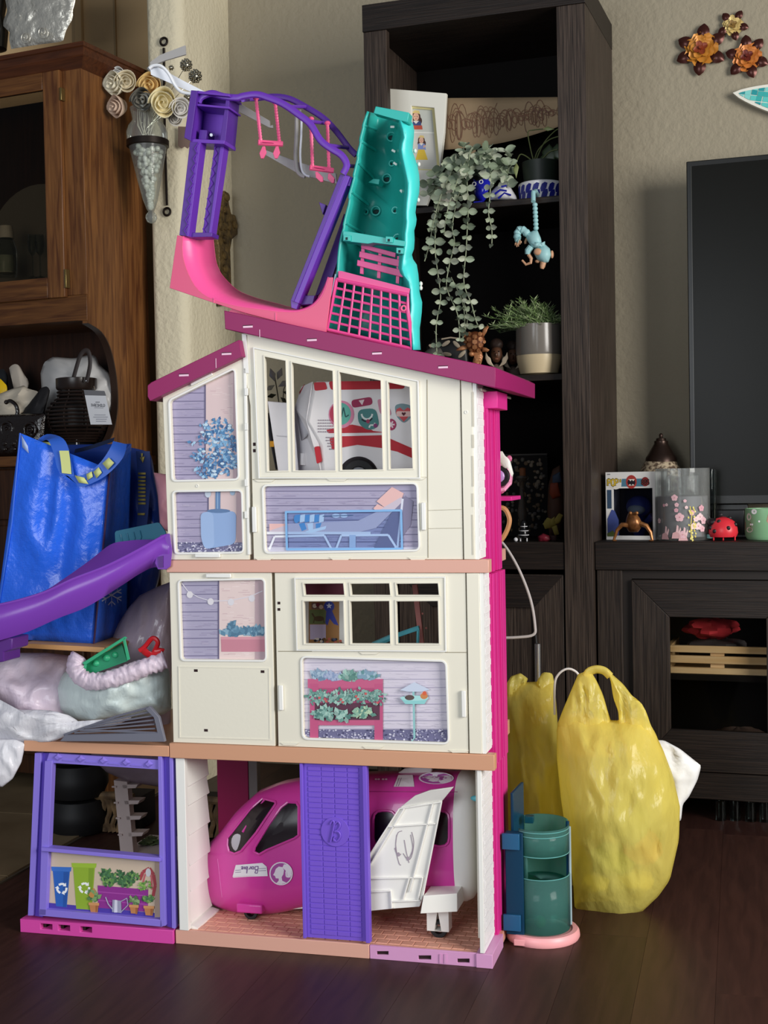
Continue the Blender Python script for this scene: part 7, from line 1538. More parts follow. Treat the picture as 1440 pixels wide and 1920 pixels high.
def child(cx, cy, s_1, full):
    pr.ell(cx, cy, 9*s_1, 11*s_1, '#4a2e28', 16); pr.ell(cx-4*s_1, cy+8*s_1, 6*s_1, 8*s_1, '#4a2e28'); pr.ell(cx+6*s_1, cy+8*s_1, 6*s_1, 8*s_1, '#4a2e28')
    pr.poly([(cx-9*s_1, cy-6*s_1), (cx-3*s_1, cy-13*s_1), (cx+6*s_1, cy-12*s_1), (cx+8*s_1, cy-5*s_1), (cx, cy-8*s_1)], '#d8c07c'); pr.ell(cx, cy, 6*s_1, 8*s_1, '#d9ac94', 14)
    for e in (-2.3, 2.3): pr.ell(cx+e*s_1, cy-.5*s_1, .9*s_1, .7*s_1, '#2a1a18', 8)
    pr.ell(cx, cy+4*s_1, 2*s_1, .7*s_1, '#b8605c', 8); b_1 = cy+9*s_1
    pr.poly([(cx-9*s_1, b_1), (cx+9*s_1, b_1), (cx+12*s_1, b_1+16*s_1), (cx-9*s_1, b_1+16*s_1)], '#3a4a7c' if not full else '#7f8fc4'); pr.poly([(cx-6*s_1, b_1-1), (cx+6*s_1, b_1-1), (cx, b_1+5*s_1)], '#e2dcd2')
    if full: pr.poly([(cx-8*s_1, b_1+15*s_1), (cx+8*s_1, b_1+15*s_1), (cx+17*s_1, b_1+42*s_1), (cx-15*s_1, b_1+42*s_1)], '#d9b83c'); pr.poly([(cx+6*s_1, b_1+3*s_1), (cx+12*s_1, b_1+6*s_1), (cx+5*s_1, b_1+12*s_1)], '#d9ac94')
    else: pr.poly([(cx-9*s_1, b_1+8*s_1), (cx+12*s_1, b_1+8*s_1), (cx+13*s_1, b_1+16*s_1), (cx-9*s_1, b_1+16*s_1)], '#b8503c')
child(780, 219, .95, False); child(790, 263, .72, True)
pr.line([(770, 248), (816, 249)], 1.6, '#ecebe4'); part('photos', pf, pr.mb, smooth=0, fixn=False)
# scribbled brown paper
q00, q10, q11, q01 = (837, 184), (1052, 182), (1052, 236), (833, 281)
def papf(a, b_1):
    x = lerp(lerp(q00, q10, a), lerp(q01, q11, a), b_1); sag = 10*sin(pi*a)*(b_1)*.9; return W.v(x[0], x[1]+sag, .19+.03*sin(pi*a)*(1-.3*b_1))
pp = thing('scribble_paper', 'long tan paper with brown crayon scribbles propped on the upper shelf', 'drawing', W, (W.v(940, 280, .2).x, .2, w1))
part('sheet', pp, MB(mat('kraft_paper', '#ab9272', .8)).grid(papf, 24, 6), solid=.0006, smooth=60, fixn=False)
part('prop', pp, MB(mat('kraft_paper', '#ab9272', .8)).bridge([papf(.2, .6)+Vector((0, .004, 0)), papf(.25, .6)+Vector((0, .004, 0)), (papf(.25, .6).x, .24, w1), (papf(.2, .6).x, .24, w1)], [papf(.2, .6)+Vector((0, .006, 0)), papf(.25, .6)+Vector((0, .006, 0)), (papf(.25, .6).x, .244, w1), (papf(.2, .6).x, .244, w1)]))
pr = Print(lambda x, y, L: papf(x, y)+Vector((0, -L-.0006, 0))); rq = random.Random(11)
for k in range(20):
    x0 = .05+k*.046+rq.uniform(-.03, .03); ph, fr, am = rq.uniform(0, 6), rq.uniform(5, 8), rq.uniform(.22, .42); c_ = rq.choice(('#7d5640', '#86604a', '#745044', '#8f6a50')); S_ = []
    for i in range(46):
        t_ = i/45; S_.append((min(.98, max(.02, x0+.16*(t_-.5)+.035*sin(t_*fr*2*pi*.5+ph+1.3))), min(.95, max(.06, .5+am*sin(t_*fr*pi+ph)*(.6+.4*sin(t_*5+ph))))))
    for a, b_1 in zip(S_, S_[1:]):
        dx, dy = (b_1[0]-a[0])*4.2, (b_1[1]-a[1]); L_ = math.hypot(dx, dy) or 1; nx, ny = -dy/L_*.0018, dx/L_*.0075; pr.poly([(a[0]+nx, a[1]+ny), (b_1[0]+nx, b_1[1]+ny), (b_1[0]-nx, b_1[1]-ny), (a[0]-nx, a[1]-ny)], c_)
part('scribble', pp, pr.mb, smooth=0, fixn=False)
# trailing eucalyptus
eu = thing('trailing_plant', 'trailing grey green round-leaved plant hanging down from the upper shelf', 'plant', W, (W.v(870, 360, .1).x, .1, w1))
part('pot', eu, lathe_at(W, 838, 386, .12, [(14, 386), (16, 384), (20, 336), (18, 336), (14, 380)], mat('pot_offwhite', '#c9c4b4', .5)))
part('pot', eu, lathe_at(W, 895, 384, .16, [(16, 384), (20, 380), (26, 330), (22, 330)], mat('pot_black', '#161616', .5)))
mle = [mat('euca_leaf_%d' % i, c, .55) for i, c in enumerate(('#8f9c84', '#a7b199', '#7c8a72', '#94a38c', '#b4bba6'))]
def leafmesh(m): return _mesh('leaf', MB(m).grid(lambda a, b_1: ((b_1-.5)*.92*sin(pi*min(1, .06+a*.92))**.7, .12*(2*b_1-1)**2-.1*a*a, a), 5, 4), Vector((0, 0, 0)), 70)
lms = [leafmesh(m) for m in mle]; mst = mat('euca_stem', '#98a184', .6); rq = random.Random(21)
def vine(pts, d0, d1, size, step, par=eu, mats_=None, grow=1):
    S_ = [tuple(v_) for v_ in smoothpts(pts, 8)]; n_1 = len(S_); P3 = [W.v(x, y, d0+(d1-d0)*min(1, i/(n_1*.35))) for i, (x, y) in enumerate(S_)]
    st_ = part('vine', par, MB(mst).tube(P3, .0013, 6)); acc = 0; k = 0
    for i in range(1, n_1):
        acc += (P3[i]-P3[i-1]).length
        if acc < step: continue
        acc = 0; k += 1; T_ = (P3[i]-P3[i-1]).normalized(); a0 = k*1.25+rq.uniform(-.3, .3)
        for s_1 in (0, pi):
            out = Vector((cos(a0+s_1), sin(a0+s_1)*.8, 0)); z_ = (out*.95+T_*.25+Vector((0, -.15, .15))).normalized(); y_ = (T_-z_*T_.dot(z_)).normalized(); y_ = (y_*.45+Vector((rq.uniform(-.35, .35), -.9, rq.uniform(-.1, .5)))); y_ = (y_-z_*y_.dot(z_)).normalized(); x_ = y_.cross(z_)
            sz = size*rq.uniform(.75, 1.2)*(1-.35*i/n_1*grow); Mx = Matrix((x_, y_, z_)).transposed().to_4x4(); Mx.translation = P3[i]
            shared('leaf', st_, rq.choice(lms), Mx @ Matrix.Diagonal((sz*.85, sz, sz, 1)))
vine([(862, 290), (845, 325), (825, 372), (812, 420), (806, 455), (796, 490)], .08, -.02, .021, .017)
vine([(866, 285), (832, 350), (818, 420), (816, 470), (822, 520), (826, 560), (818, 610), (819, 662)], .06, -.03, .024, .019)
vine([(880, 280), (866, 345), (856, 380), (848, 425), (852, 455), (842, 500), (838, 540), (858, 590), (862, 640)], .06, -.035, .022, .018)
vine([(884, 275), (876, 330), (878, 390), (876, 430), (874, 470), (870, 530), (884, 570), (892, 600), (900, 618)], .05, -.045, .023, .0175)
vine([(905, 290), (919, 320), (919, 360), (916, 400), (922, 430), (922, 462)], .06, -.03, .02, .016)
vine([(870, 280), (860, 330), (846, 370), (838, 400), (832, 440)], .06, -.03, .022, .018)
vine([(868, 560), (876, 600), (866, 640)], -.02, -.02, .02, .016); vine([(846, 520), (868, 570), (872, 625)], -.03, -.03, .021, .017)
for pts in ([(900, 330), (885, 300), (872, 285), (868, 272)], [(905, 330), (915, 300), (918, 285), (914, 275)], [(900, 335), (930, 310), (945, 305)], [(890, 330), (860, 300), (840, 310), (810, 330)], [(880, 330), (850, 330), (822, 350), (800, 365)], [(900, 320), (925, 330), (950, 340), (955, 350)], [(890, 320), (880, 295), (886, 280)], [(895, 318), (905, 300), (925, 296)], [(870, 330), (845, 345), (820, 340), (800, 345)], [(900, 325), (890, 310), (905, 290)], [(950, 330), (955, 300), (948, 285)]):
    vine(pts, .1, .05, .026, .0135, grow=0)
# blue and white ceramics
mbl = mat('cobalt_glaze', '#1b1fa0', .15); mwg = mat('white_glaze', '#e3e2e6', .2)
t = thing('blue_fish', 'cobalt blue glazed fish figurine with ringed eyes on the upper shelf', 'figurine', W, (W.v(898, 376, .06).x, .06, w1))
part('body', t, pillow(MB(mbl), W, [(887, 334), (893, 340), (915, 330), (924, 340), (918, 350), (912, 372), (905, 382), (897, 376), (889, 362)], .05, .02, .02, 0, 30, 1), smooth=60)
for x, y in ((889, 345), (902, 341)): part('eye_ring', t, MB(mwg).torus(W.v(x, y, .032), .0042, .0012, 'y', 16, 6))
part('foot', t, MB(mbl).box(W.v(890, 370, .05).x, W.v(906, 370, .05).x, .04, .07, w1+.0003, w1+.006))
t = thing('porcelain_dish', 'white porcelain dish with blue brush strokes on the upper shelf', 'dish', W, (W.v(943, 374, .07).x, .07, w1))
part('dish', t, pillow(MB(mwg), W, [(918, 376), (920, 360), (932, 348), (946, 343), (958, 352), (968, 368), (970, 376)], .07, .03, .03, 0, 30, 1), smooth=60)
for pts in ([(925, 366), (938, 356), (950, 358)], [(934, 372), (946, 362), (958, 366)], [(940, 350), (950, 348)]): part('brush_stroke', t, MB(mbl).tube([W.v(x, y, .041) for x, y in pts], .0022, 6))
bp = thing('blue_white_pot', 'white planter with cobalt blue leaf pattern at the right of the upper shelf', 'plant pot', W, (W.v(1014, 370, .09).x, .09, w1))
dpt = .1; pc_ = W.v(1014, 368, dpt); R0 = 42*W.k(1014, 350, dpt); zb_, zt2 = w1+.0004, W.v(1014, 336, dpt-R0).z
part('pot', bp, MB(mwg).lathe([(R0*.8, zb_), (R0*.94, zb_+.004), (R0, zt2-.002), (R0*.97, zt2), (R0*.9, zb_+.01)], (pc_.x, dpt), 40))
pr = Print(lambda a, z, L: Vector((pc_.x+(R0*(.955+.045*(z-zb_)/(zt2-zb_))+L)*sin(a), dpt-(R0*(.955+.045*(z-zb_)/(zt2-zb_))+L)*cos(a), z)))
hz = zt2-zb_
for k in range(10):
    a = -1.6+k*.36
    for dz_, s_1 in ((.30, 1), (.60, -1)): pr.poly([(a+.17+s_1*x_*.3, zb_+hz*(dz_+y_*.44*s_1)) for x_, y_ in ((-.5, -.5), (-.1, -.62), (.35, -.4), (.58, .1), (.5, .5), (.1, .45), (-.3, .1))], '#1d2280')
part('leaf_pattern', bp, pr.mb, smooth=0, fixn=False)
part('soil', bp, MB(mat('soil', '#1a1512', .9)).lathe([(.002, zt2-.008), (R0*.9, zt2-.008)], (pc_.x, dpt), 24))
part('inner_pot', bp, MB(mat('dark_green_pot', '#232b24', .5)).lathe([(R0*.7, zb_+.02), (R0*.82, zt2+.05), (R0*.78, zt2+.05), (R0*.66, zb_+.03)], (pc_.x, dpt), 32))
mpl = [mat('pothos_leaf', '#2c3b22', .4), mat('pothos_leaf_light', '#8f9a62', .4)]
for pts, k in (([(1000, 300), (994, 275), (990, 248), (1000, 244), (1018, 242)], 1), ([(1002, 300), (1010, 280), (1030, 262), (1050, 255)], 0), ([(996, 300), (985, 292), (975, 290), (968, 305)], 1), ([(1015, 300), (1030, 285), (1045, 280)], 0), ([(1005, 300), (1020, 268), (1040, 246), (1052, 240)], 0)):
    st_ = part('stem', bp, MB(mat('pothos_stem', '#5a6238', .6)).tube([W.v(x, y, .08) for x, y in (tuple(v_) for v_ in smoothpts(pts, 4))], .0014, 6)); x, y = pts[-1]; px_, py_ = pts[-2]; a = math.atan2(y-py_, x-px_)
    if k: dl_ = [(0, 0), (9, -5), (22, 0), (9, 4)] if pts[-1][0] > 1000 else [(0, 0), (5, 8), (0, 30), (-6, 12)]
    else: dl_ = [(0, 0), (8, -14), (24, -8), (26, 8), (8, 14)]
    part('leaf', st_, pillow(MB(mpl[k]), W, [(x+a_, y+b_1) for a_, b_1 in dl_], .075, .002, .002, 0, 1, 1, 24, 4), smooth=60)
for x, y, r in ((1030, 290, 20), (1045, 285, 16), (1022, 300, 14)): part('leaf', bp, pillow(MB(mpl[0]), W, [(x, y-r), (x+r*.7, y-r*.2), (x+r*.4, y+r), (x-r*.5, y+r*.6), (x-r*.7, y-r*.3)], .085, .003, .003, 0, 1, 1, 24, 4), smooth=60)
# jointed toy hanging by its tail
mmk = mat('pale_aqua_toy', '#9fcdd0', .45); mtn = mat('toy_tan', '#c99a78', .5)
mk = thing('hanging_monkey', 'pale aqua jointed toy monkey hanging by its tail from the upper shelf', 'toy figure', W, (W.v(1003, 430, .0).x, .0, W.v(1003, 510, 0).z))
dm = -.012
part('hook', mk, MB(mmk).tube([W.v(1008, 366, .05), W.v(1004, 358, .03), W.v(1000, 361, .0), W.v(1000, 378, dm)], .0052, 10))
for i in range(7): part('tail_joint', mk, MB(mmk).ell(W.v(1003+i*.35, 384+i*7.3, dm), (.0062, .0062, .0054), 12, 8))
part('body', mk, pillow(MB(mmk), W, [(1000, 432), (1008, 432), (1014, 446), (1016, 456), (1008, 464), (994, 460), (987, 448), (985, 438), (992, 436)], dm, .014, .014, 0, 1, 1), smooth=70)
part('collar', mk, pillow(MB(mmk), W, [(994, 456), (1004, 452), (1014, 456), (1022, 452), (1022, 462), (1008, 466), (996, 464)], dm-.006, .012, .01, .002, 120, 2), smooth=60)
part('head', mk, pillow(MB(mmk), W, [(1010, 462), (1022, 458), (1031, 466), (1034, 478), (1028, 492), (1020, 494), (1008, 488), (1000, 474), (1002, 466)], dm, .018, .018, 0, 1, 1), smooth=70)
part('ear', mk, MB(mtn).ell(W.v(1008, 472, dm-.016), (.009, .004, .008), 14, 8)); part('ear', mk, MB(mtn).ell(W.v(1035, 477, dm), (.004, .006, .009), 12, 8)); part('muzzle', mk, MB(mtn).tube([W.v(1019, 490, dm), W.v(1017, 500, dm-.003), W.v(1016, 504, dm-.003)], [.007, .006, .004], 10)); part('mouth', mk, MB(mtn).ell(W.v(1008, 490, dm), (.006, .006, .004), 10, 6))
part('arm', mk, MB(mmk).tube([W.v(x, y, dm-.004) for x, y in (tuple(v_) for v_ in smoothpts([(990, 440), (982, 432), (974, 431), (970, 440), (971, 448), (974, 450)], 4))], [.0075+.0009*(i % 3) for i in range(21)], 10))
hd_ = part('hand', mk, MB(mtn).ell(W.v(970, 452, dm-.004), (.005, .003, .006), 10, 6))
for k, (x, y) in enumerate(((966, 460), (969, 463), (972, 462), (975, 458))): part('finger', hd_, MB(mtn).tube([W.v(970+k, 453, dm-.004), W.v(x, y-3, dm-.006), W.v(x, y, dm-.004)], [.0018, .0016, .0012], 6))
part('thumb', hd_, MB(mtn).tube([W.v(973, 450, dm-.004), W.v(977, 453, dm-.006), W.v(977, 456, dm-.006)], [.0018, .0016, .0012], 6))
part('arm', mk, MB(mmk).tube([W.v(996, 462, dm-.008), W.v(990, 470, dm-.008), W.v(989, 477, dm-.008)], [.007, .008, .006], 10)); part('leg', mk, MB(mtn).tube([W.v(x, y, dm-.008) for x, y in ((991, 477), (996, 485), (995, 493), (986, 496), (979, 488))], [.0045, .004, .0035, .003, .0024], 8))
part('leg', mk, MB(mtn).tube([W.v(988, 447, dm+.006), W.v(985, 454, dm+.006), W.v(986, 457, dm+.006)], .003, 8))
# grassy plant in a two-tone pot
gp_ = thing('grass_plant', 'bushy small green plant in a grey and cream ceramic pot on the middle shelf', 'plant', W, (W.v(1010, 698, .07).x, .07, w2))
dg = .065; sg = W.k(1010, 650, dg); cg = W.v(1011, 650, dg)
zz = lambda y: W.v(1011, y, dg-.04).z
part('pot_base', gp_, MB(mat('pot_cream', '#cdbb98', .35)).lathe([(26*sg, w2+.0004), (36*sg, w2+.004), (42*sg, zz(675)), (43*sg, zz(663))], (cg.x, dg), 40), smooth=50); part('pot_rim', gp_, MB(mat('pot_grey_glaze', '#77716a', .2)).lathe([(43*sg, zz(664)), (44*sg, zz(660)), (43*sg, zz(606)), (40*sg, zz(606)), (40*sg, zz(655))], (cg.x, dg), 40), smooth=50)
part('soil', gp_, MB(mat('soil', '#1a1512', .9)).lathe([(.002, zz(612)), (39*sg, zz(612))], (cg.x, dg), 24))
mb = MB(mat('grass_leaf_0', '#6f8c4e', .5)); rq = random.Random(3); gl = [mat('grass_leaf_%d' % i, c, .5) for i, c in enumerate(('#8b9f70', '#738a5a', '#a9ba8a', '#56693f'))]
for k in range(270):
    a, e = rq.uniform(0, 2*pi), rq.uniform(.15, 1.35); L_ = rq.uniform(.045, .09)*(1.1 if cos(a) < 0 else .8); o = Vector((cg.x+.02*cos(a*3)+rq.uniform(-.025, .025), dg+rq.uniform(-.025, .025), zz(612))); D_ = Vector((cos(a)*cos(e)*1.15, sin(a)*cos(e)*.7, sin(e)*.85))
    S_ = [o+D_*(L_*j/5)+Vector((0, 0, -.012*(j/5)**2)) for j in range(6)]
    if S_[-1].x > UR-.065: continue
    mb.use(gl[k % 4]).tube(S_, .0007, 4)
    for j in range(1, 6):
        for _ in range(4):
            b_1 = rq.uniform(0, 2*pi); q_ = (D_.normalized()*.6+Vector((cos(b_1), sin(b_1), rq.uniform(-.2, .8)))).normalized(); w_ = q_.orthogonal().normalized()*.0011; mb.use(gl[rq.randrange(4)]).add([S_[j]-w_*1.5, S_[j]+q_*.007, S_[j]+w_*1.5, S_[j]+q_*.015], [(0, 1, 3), (1, 2, 3)])
part('foliage', gp_, mb, kind='stuff', smooth=0, fixn=False)
# turtle
mco = noise_mix(mat('copper_turtle', '#a8663e', .4, .3), '#7a4426', '#c58a5e', 60, 4, (1, 1, 1), .35, .65)
tt = thing('turtle_figurine', 'copper brown sea turtle figurine standing upright on the middle shelf', 'figurine', W, (W.v(890, 690, .05).x, .05, w2))
dt = .04; sc_ = W.v(890, 642, dt)
part('shell', tt, pillow(MB(mat('turtle_groove', '#6b3a20', .45, .2)), W, [(890+20*sin(a_)*(1 if cos(a_) > 0 else .9), 641-20*cos(a_)) for a_ in [k*pi/12 for k in range(24)]], dt, .014, .008, 0, 1, 1), smooth=70)
def scute(cx, cy, r, n=6, a0=.5):
    O_ = [(cx+r*cos(a0+k*2*pi/n), cy+r*sin(a0+k*2*pi/n)) for k in range(n)]; dep = lambda x, y: dt-.014*sqrt(max(.02, 1-min(1, ((x-890)**2+(y-641)**2)/400.)**1.1))-.0012
    part('scute', tt, MB(mco).bridge([W.v(x, y, dep(x, y)) for x, y in O_], [W.v(x, y, dep(x, y)+.004) for x, y in O_]))
for x, y, r in ((890, 631, 5), (890, 641, 5), (890, 651, 5), (880, 626, 4.4), (900, 626, 4.4), (879, 636, 4.6), (901, 636, 4.6), (879, 647, 4.6), (901, 647, 4.6), (883, 657, 3.6), (897, 657, 3.6), (872, 641, 3.4), (908, 641, 3.4)): scute(x, y, r)
for q_ in ([(902, 628), (906, 616), (914, 610), (917, 613), (912, 622), (907, 632)], [(876, 646), (866, 648), (856, 654), (855, 658), (868, 657), (878, 654)], [(903, 650), (912, 652), (918, 656), (914, 660), (904, 660)], [(876, 630), (870, 622), (864, 618), (863, 623), (871, 634)]): part('flipper', tt, pillow(MB(mco), W, q_, dt+.002, .004, .003, 0, 1, 1, 28, 5), smooth=60)
part('stand', tt, pillow(MB(mco), W, [(884, 655), (902, 656), (906, 668), (898, 700), (880, 704), (890, 668)], dt+.004, .008, .008, .002, 90, 3), smooth=60); part('head', tt, MB(mco).ell(W.v(884, 664, dt-.006), (.007, .007, .006), 12, 8))
mbm = mat('dark_wood_face', '#5a3a28', .45); mlf2 = mat('carved_cream', '#c3b29a', .6)
for x, y, d_, lab in ((931, 668, .07, 'brown carved head with cream leaf collar left of the two-tone pot'), (962, 672, .12, 'brown carved head mostly hidden behind the two-tone pot')):
    t = thing('carved_mask', lab, 'carving', W, (W.v(x, 700, d_).x, d_, w2))
    part('head', t, pillow(MB(mbm), W, ring_px(x, y-4, 11, 17, 20), d_, .014, .014, 0, 1, 1), smooth=70); part('cap', t, pillow(MB(mat('dark_cap', '#2f1f18', .6)), W, ring_px(x, y-22, 13, 12, 20), d_+.004, .014, .014, .001, 90, 1), smooth=70)
    for s_1 in (-1, 1): part('collar_leaf', t, pillow(MB(mlf2), W, [(x+s_1*20, y-8), (x+s_1*22, y+4), (x+s_1*14, y+16), (x+s_1*4, y+20), (x+s_1*10, y+10), (x+s_1*15, y+2)], d_-.01, .003, .003, 0, 1, 1, 28, 5), smooth=60)
    part('face_nose', t, MB(mbm).ell(W.v(x, y-3, d_-.014), (.003, .004, .005), 8, 6)); part('face_mouth', t, MB(mat('face_lip', '#8a5a48', .5)).ell(W.v(x, y+5, d_-.012), (.005, .003, .002), 10, 6))
    for s_1 in (-1, 1): part('face_eye', t, MB(mat('face_eye', '#14100e', .3)).ell(W.v(x+s_1*4, y-9, d_-.012), (.0022, .002, .0014), 8, 6))
    part('chest', t, pillow(MB(mat('patterned_cloth', '#6a5a50', .7)), W, [(x-12, y+18), (x, y+14), (x+12, y+18), (x+16, y+36), (x-16, y+36)], d_, .014, .014, 0, 1, 1), smooth=60)
t = thing('patterned_plate', 'black and white leaf patterned dish behind the turtle', 'dish', W, (W.v(840, 690, .12).x, .12, w2))
part('dish', t, pillow(MB(mat('plate_black', '#191817', .4)), W, [(800, 650), (815, 634), (855, 632), (875, 640), (880, 690), (878, 706), (800, 704)], .12, .012, .012, 0, 1, 1), smooth=60)
for x, y, a in ((812, 650, .4), (836, 644, -.5), (856, 646, .8), (838, 664, .2), (866, 664, -.7), (818, 672, -.3), (850, 680, .6)): part('leaf_motif', t, MB(mlf2).ell(W.v(x, y, .1075), (.012, .0015, .005), 10, 6, Matrix.Rotation(a, 3, 'Y')))
part('dish_rim', t, MB(mlf2).tube([W.v(x, y, .11) for x, y in ((828, 636), (845, 633), (860, 635))], .002, 6))
solo('pewter_bowl', 'grey rounded bowl at the left end of the middle shelf', 'bowl', W, pillow(MB(mat('bowl_grey', '#5d5c56', .4)), W, [(790, 706), (788, 680), (796, 660), (810, 650), (826, 652), (834, 668), (838, 706)], .04, .03, .03, 0, 1, 1), smooth=60)
# lowest open compartment
pnl = thing('pebble_panel', 'dark panel crusted with small pale pebbles at the back of the low shelf', 'picture', W, (W.v(985, 1010, .3).x, .3, w3))
a, b_1 = W.p(940, 1020, .28), W.p(1026, 853, .28)
part('board', pnl, MB(mat('panel_dark', '#171513', .7)).box(a[0], b_1[0], .28, .29, w3+.0004, b_1[1])); part('top_strip', pnl, MB(mat('panel_strip', '#54504a', .5)).box(a[0], b_1[0], .277, .292, b_1[1], b_1[1]+.004))
mb = MB(mat('pebble', '#a89a84', .6)); rq = random.Random(8); pb_ = [mat('pebble', '#a89a84', .6), mat('pebble_grey', '#77736c', .6), mat('pebble_tan', '#8a755a', .6)]
for i in range(130): mb.use(pb_[i % 3]).ell((rq.uniform(a[0]+.006, b_1[0]-.006), .279, rq.uniform(w3+.01, b_1[1]-.008)), (rq.uniform(.003, .006), .003, rq.uniform(.003, .006)), 7, 5)
part('pebbles', pnl, mb, kind='stuff')
t = thing('crystal_stand', 'tall clear crystal candle stand in front of the pebbled panel', 'candle stand', W, (W.v(980, 1010, .15).x, .15, w3))
part('stand', t, lathe_at(W, 980, 1014, .15, [(14, 1014), (13, 1008), (5, 996), (6, 980), (9, 960), (6, 940), (4, 920), (5, 905), (12, 896), (10, 892), (2, 900)], mat('crystal', '#8f8478', .1, trans=.6)), smooth=50); part('candle', t, lathe_at(W, 980, 894, .15, [(6, 894), (6, 878), (1, 876)], mat('amber_candle', '#a86a42', .5)))
t = thing('parrot_figurine', 'dim painted parrot figurine with orange wing at the right of the low shelf', 'figurine', W, (W.v(1040, 1010, .15).x, .15, w3))
part('body', t, pillow(MB(mat('parrot_brown', '#6a4a3a', .5)), W, [(1036, 880), (1050, 872), (1058, 900), (1060, 960), (1052, 1000), (1030, 1010), (1026, 960), (1028, 910)], .15, .02, .02, 0, 1, 1), smooth=60); part('wing', t, pillow(MB(mat('parrot_orange', '#a84a2c', .5)), W, [(1032, 906), (1046, 904), (1052, 930), (1036, 936), (1030, 925)], .128, .006, .004, 0, 1, 1), smooth=60); part('shoulder', t, pillow(MB(mat('parrot_blue', '#4d5f78', .5)), W, [(1036, 892), (1050, 884), (1054, 904), (1036, 908)], .13, .006, .004, 0, 1, 1), smooth=60)
t = thing('yellow_flower', 'yellow silk flower lying at the front right of the low shelf', 'flower', W, (W.v(1035, 985, .08).x, .08, w3))
for q_ in ([(1018, 982), (1026, 970), (1036, 974), (1034, 990), (1022, 992)], [(1038, 976), (1048, 962), (1056, 966), (1050, 980), (1040, 984)], [(1034, 988), (1044, 984), (1049, 1002), (1040, 1004)], [(1030, 976), (1040, 968), (1042, 986), (1030, 988)]): part('petal', t, pillow(MB(mat('silk_yellow', '#b8a850', .7)), W, q_, .075, .004, .004, 0, 1, 1, 24, 4), smooth=60)
part('stem', t, MB(mat('pothos_stem', '#5a6238', .6)).tube([W.v(1040, 1000, .078), W.v(1044, 1010, .08), (W.v(1046, 1016, .08).x, .08, w3+.001)], .0015, 6))
t = thing('striped_figurine', 'tiny black figurine with white stripes on the low shelf', 'figurine', W, (W.v(982, 1016, .04).x, .04, w3))
ds_ = .03; part('body', t, lathe_at(W, 982, 1010, ds_, [(2, 1010), (8, 1008), (9, 1000), (8, 994), (5, 990), (6, 984), (5, 978), (2, 975)], mat('figurine_black', '#121214', .2), 20), smooth=60)
for y, r in ((987, 6.4), (995, 8.6), (1003, 9.4)): part('stripe', t, MB(mwg).torus(W.v(982, y, ds_), r*W.k(982, y, ds_), .0009, 'z', 20, 6))
for x in (976, 988): part('leg', t, MB(mwg).tube([W.v(x, 1009, ds_), (W.v(x, 1016, ds_).x, ds_, w3+.001)], .0015, 6))
solo('white_bead', 'small faceted white bead beside the striped figurine', 'bead', W, MB(mwg).ell((W.v(967, 1002, .03).x, .03, w3+.0052), .005, 8, 6), smooth=0)
solo('red_toy', 'small dull red toy at the front of the low shelf', 'toy', W, pillow(MB(mat('dull_red', '#8a2436', .5)), W, [(1008, 1006), (1018, 1000), (1030, 1004), (1034, 1012), (1026, 1016), (1010, 1016)], .05, .012, .012, .001, 90, 2), smooth=60)
solo('glass_cup', 'small dim pinkish glass cup at the right front of the low shelf', 'cup', W, lathe_at(W, 1038, 1015, .07, [(5, 1015), (6, 1012), (7, 1004), (6, 1004)], mat('pink_glass', '#7a5a58', .2), 16))
# toy car on the rear shelf of the house and tan hoop
cz_ = H.v(945, 930, .22).z
part('rear_shelf', ho, MB(m_pinkcol).box(uf[2]-.018, uf[2]+.02, .2, HD, cz_-.008, cz_-.001), bev=.001)
tc = thing('toy_car', 'white and pink toy car peeking out on the right side of the toy house', 'toy vehicle', H, (.0, .25, cz_))
part('body', tc, pillow(MB(mat('car_pink', '#ee9cc0', .3)), H, [(930, 870), (946, 866), (956, 874), (962, 890), (960, 908), (950, 918), (942, 926), (920, 926), (915, 890)], .25, .03, .03, 0, 1, 1), smooth=60)
part('fender', tc, pillow(MB(mat('white_plastic', '#ecebe6', .35)), H, [(930, 846), (942, 846), (950, 860), (957, 865), (963, 888), (960, 896), (955, 882), (946, 870), (930, 866)], .215, .012, .012, 0, 1, 1), smooth=60)
part('lamp', tc, MB(mat('lamp_rose', '#c2648c', .3)).ell(H.v(955, 860, .222), (.005, .004, .006), 10, 6))
vw = H.v(936, 893, .212); wh = wheel(tc, tuple(vw), .0185, .012); part('hub', wh, MB(mat('hub_lilac', '#b58ac4', .3)).ell((vw.x, vw.y-.007, vw.z), (.011, .003, .011), 14, 6))
part('bumper', tc, MB(mat('car_pink', '#ee9cc0', .3)).tube(H.V([(930, 920, .21), (945, 918, .21), (956, 905, .22)]), .004, 8))
t = thing('tan_hoop', 'tan plastic hoop on the right side behind the pink shaft', 'hoop', H, (H.v(948, 985, .24).x, .24, H.v(948, 1005, .24).z))
part('hoop', t, MB(mat('tan_hoop', '#c08a5c', .5)).tube([H.v(x, y, .24) for x, y in (tuple(v_) for v_ in smoothpts([(930, 950), (946, 954), (954, 968), (955, 980), (950, 996), (940, 1012), (925, 1020)], 5))], .0042, 8))
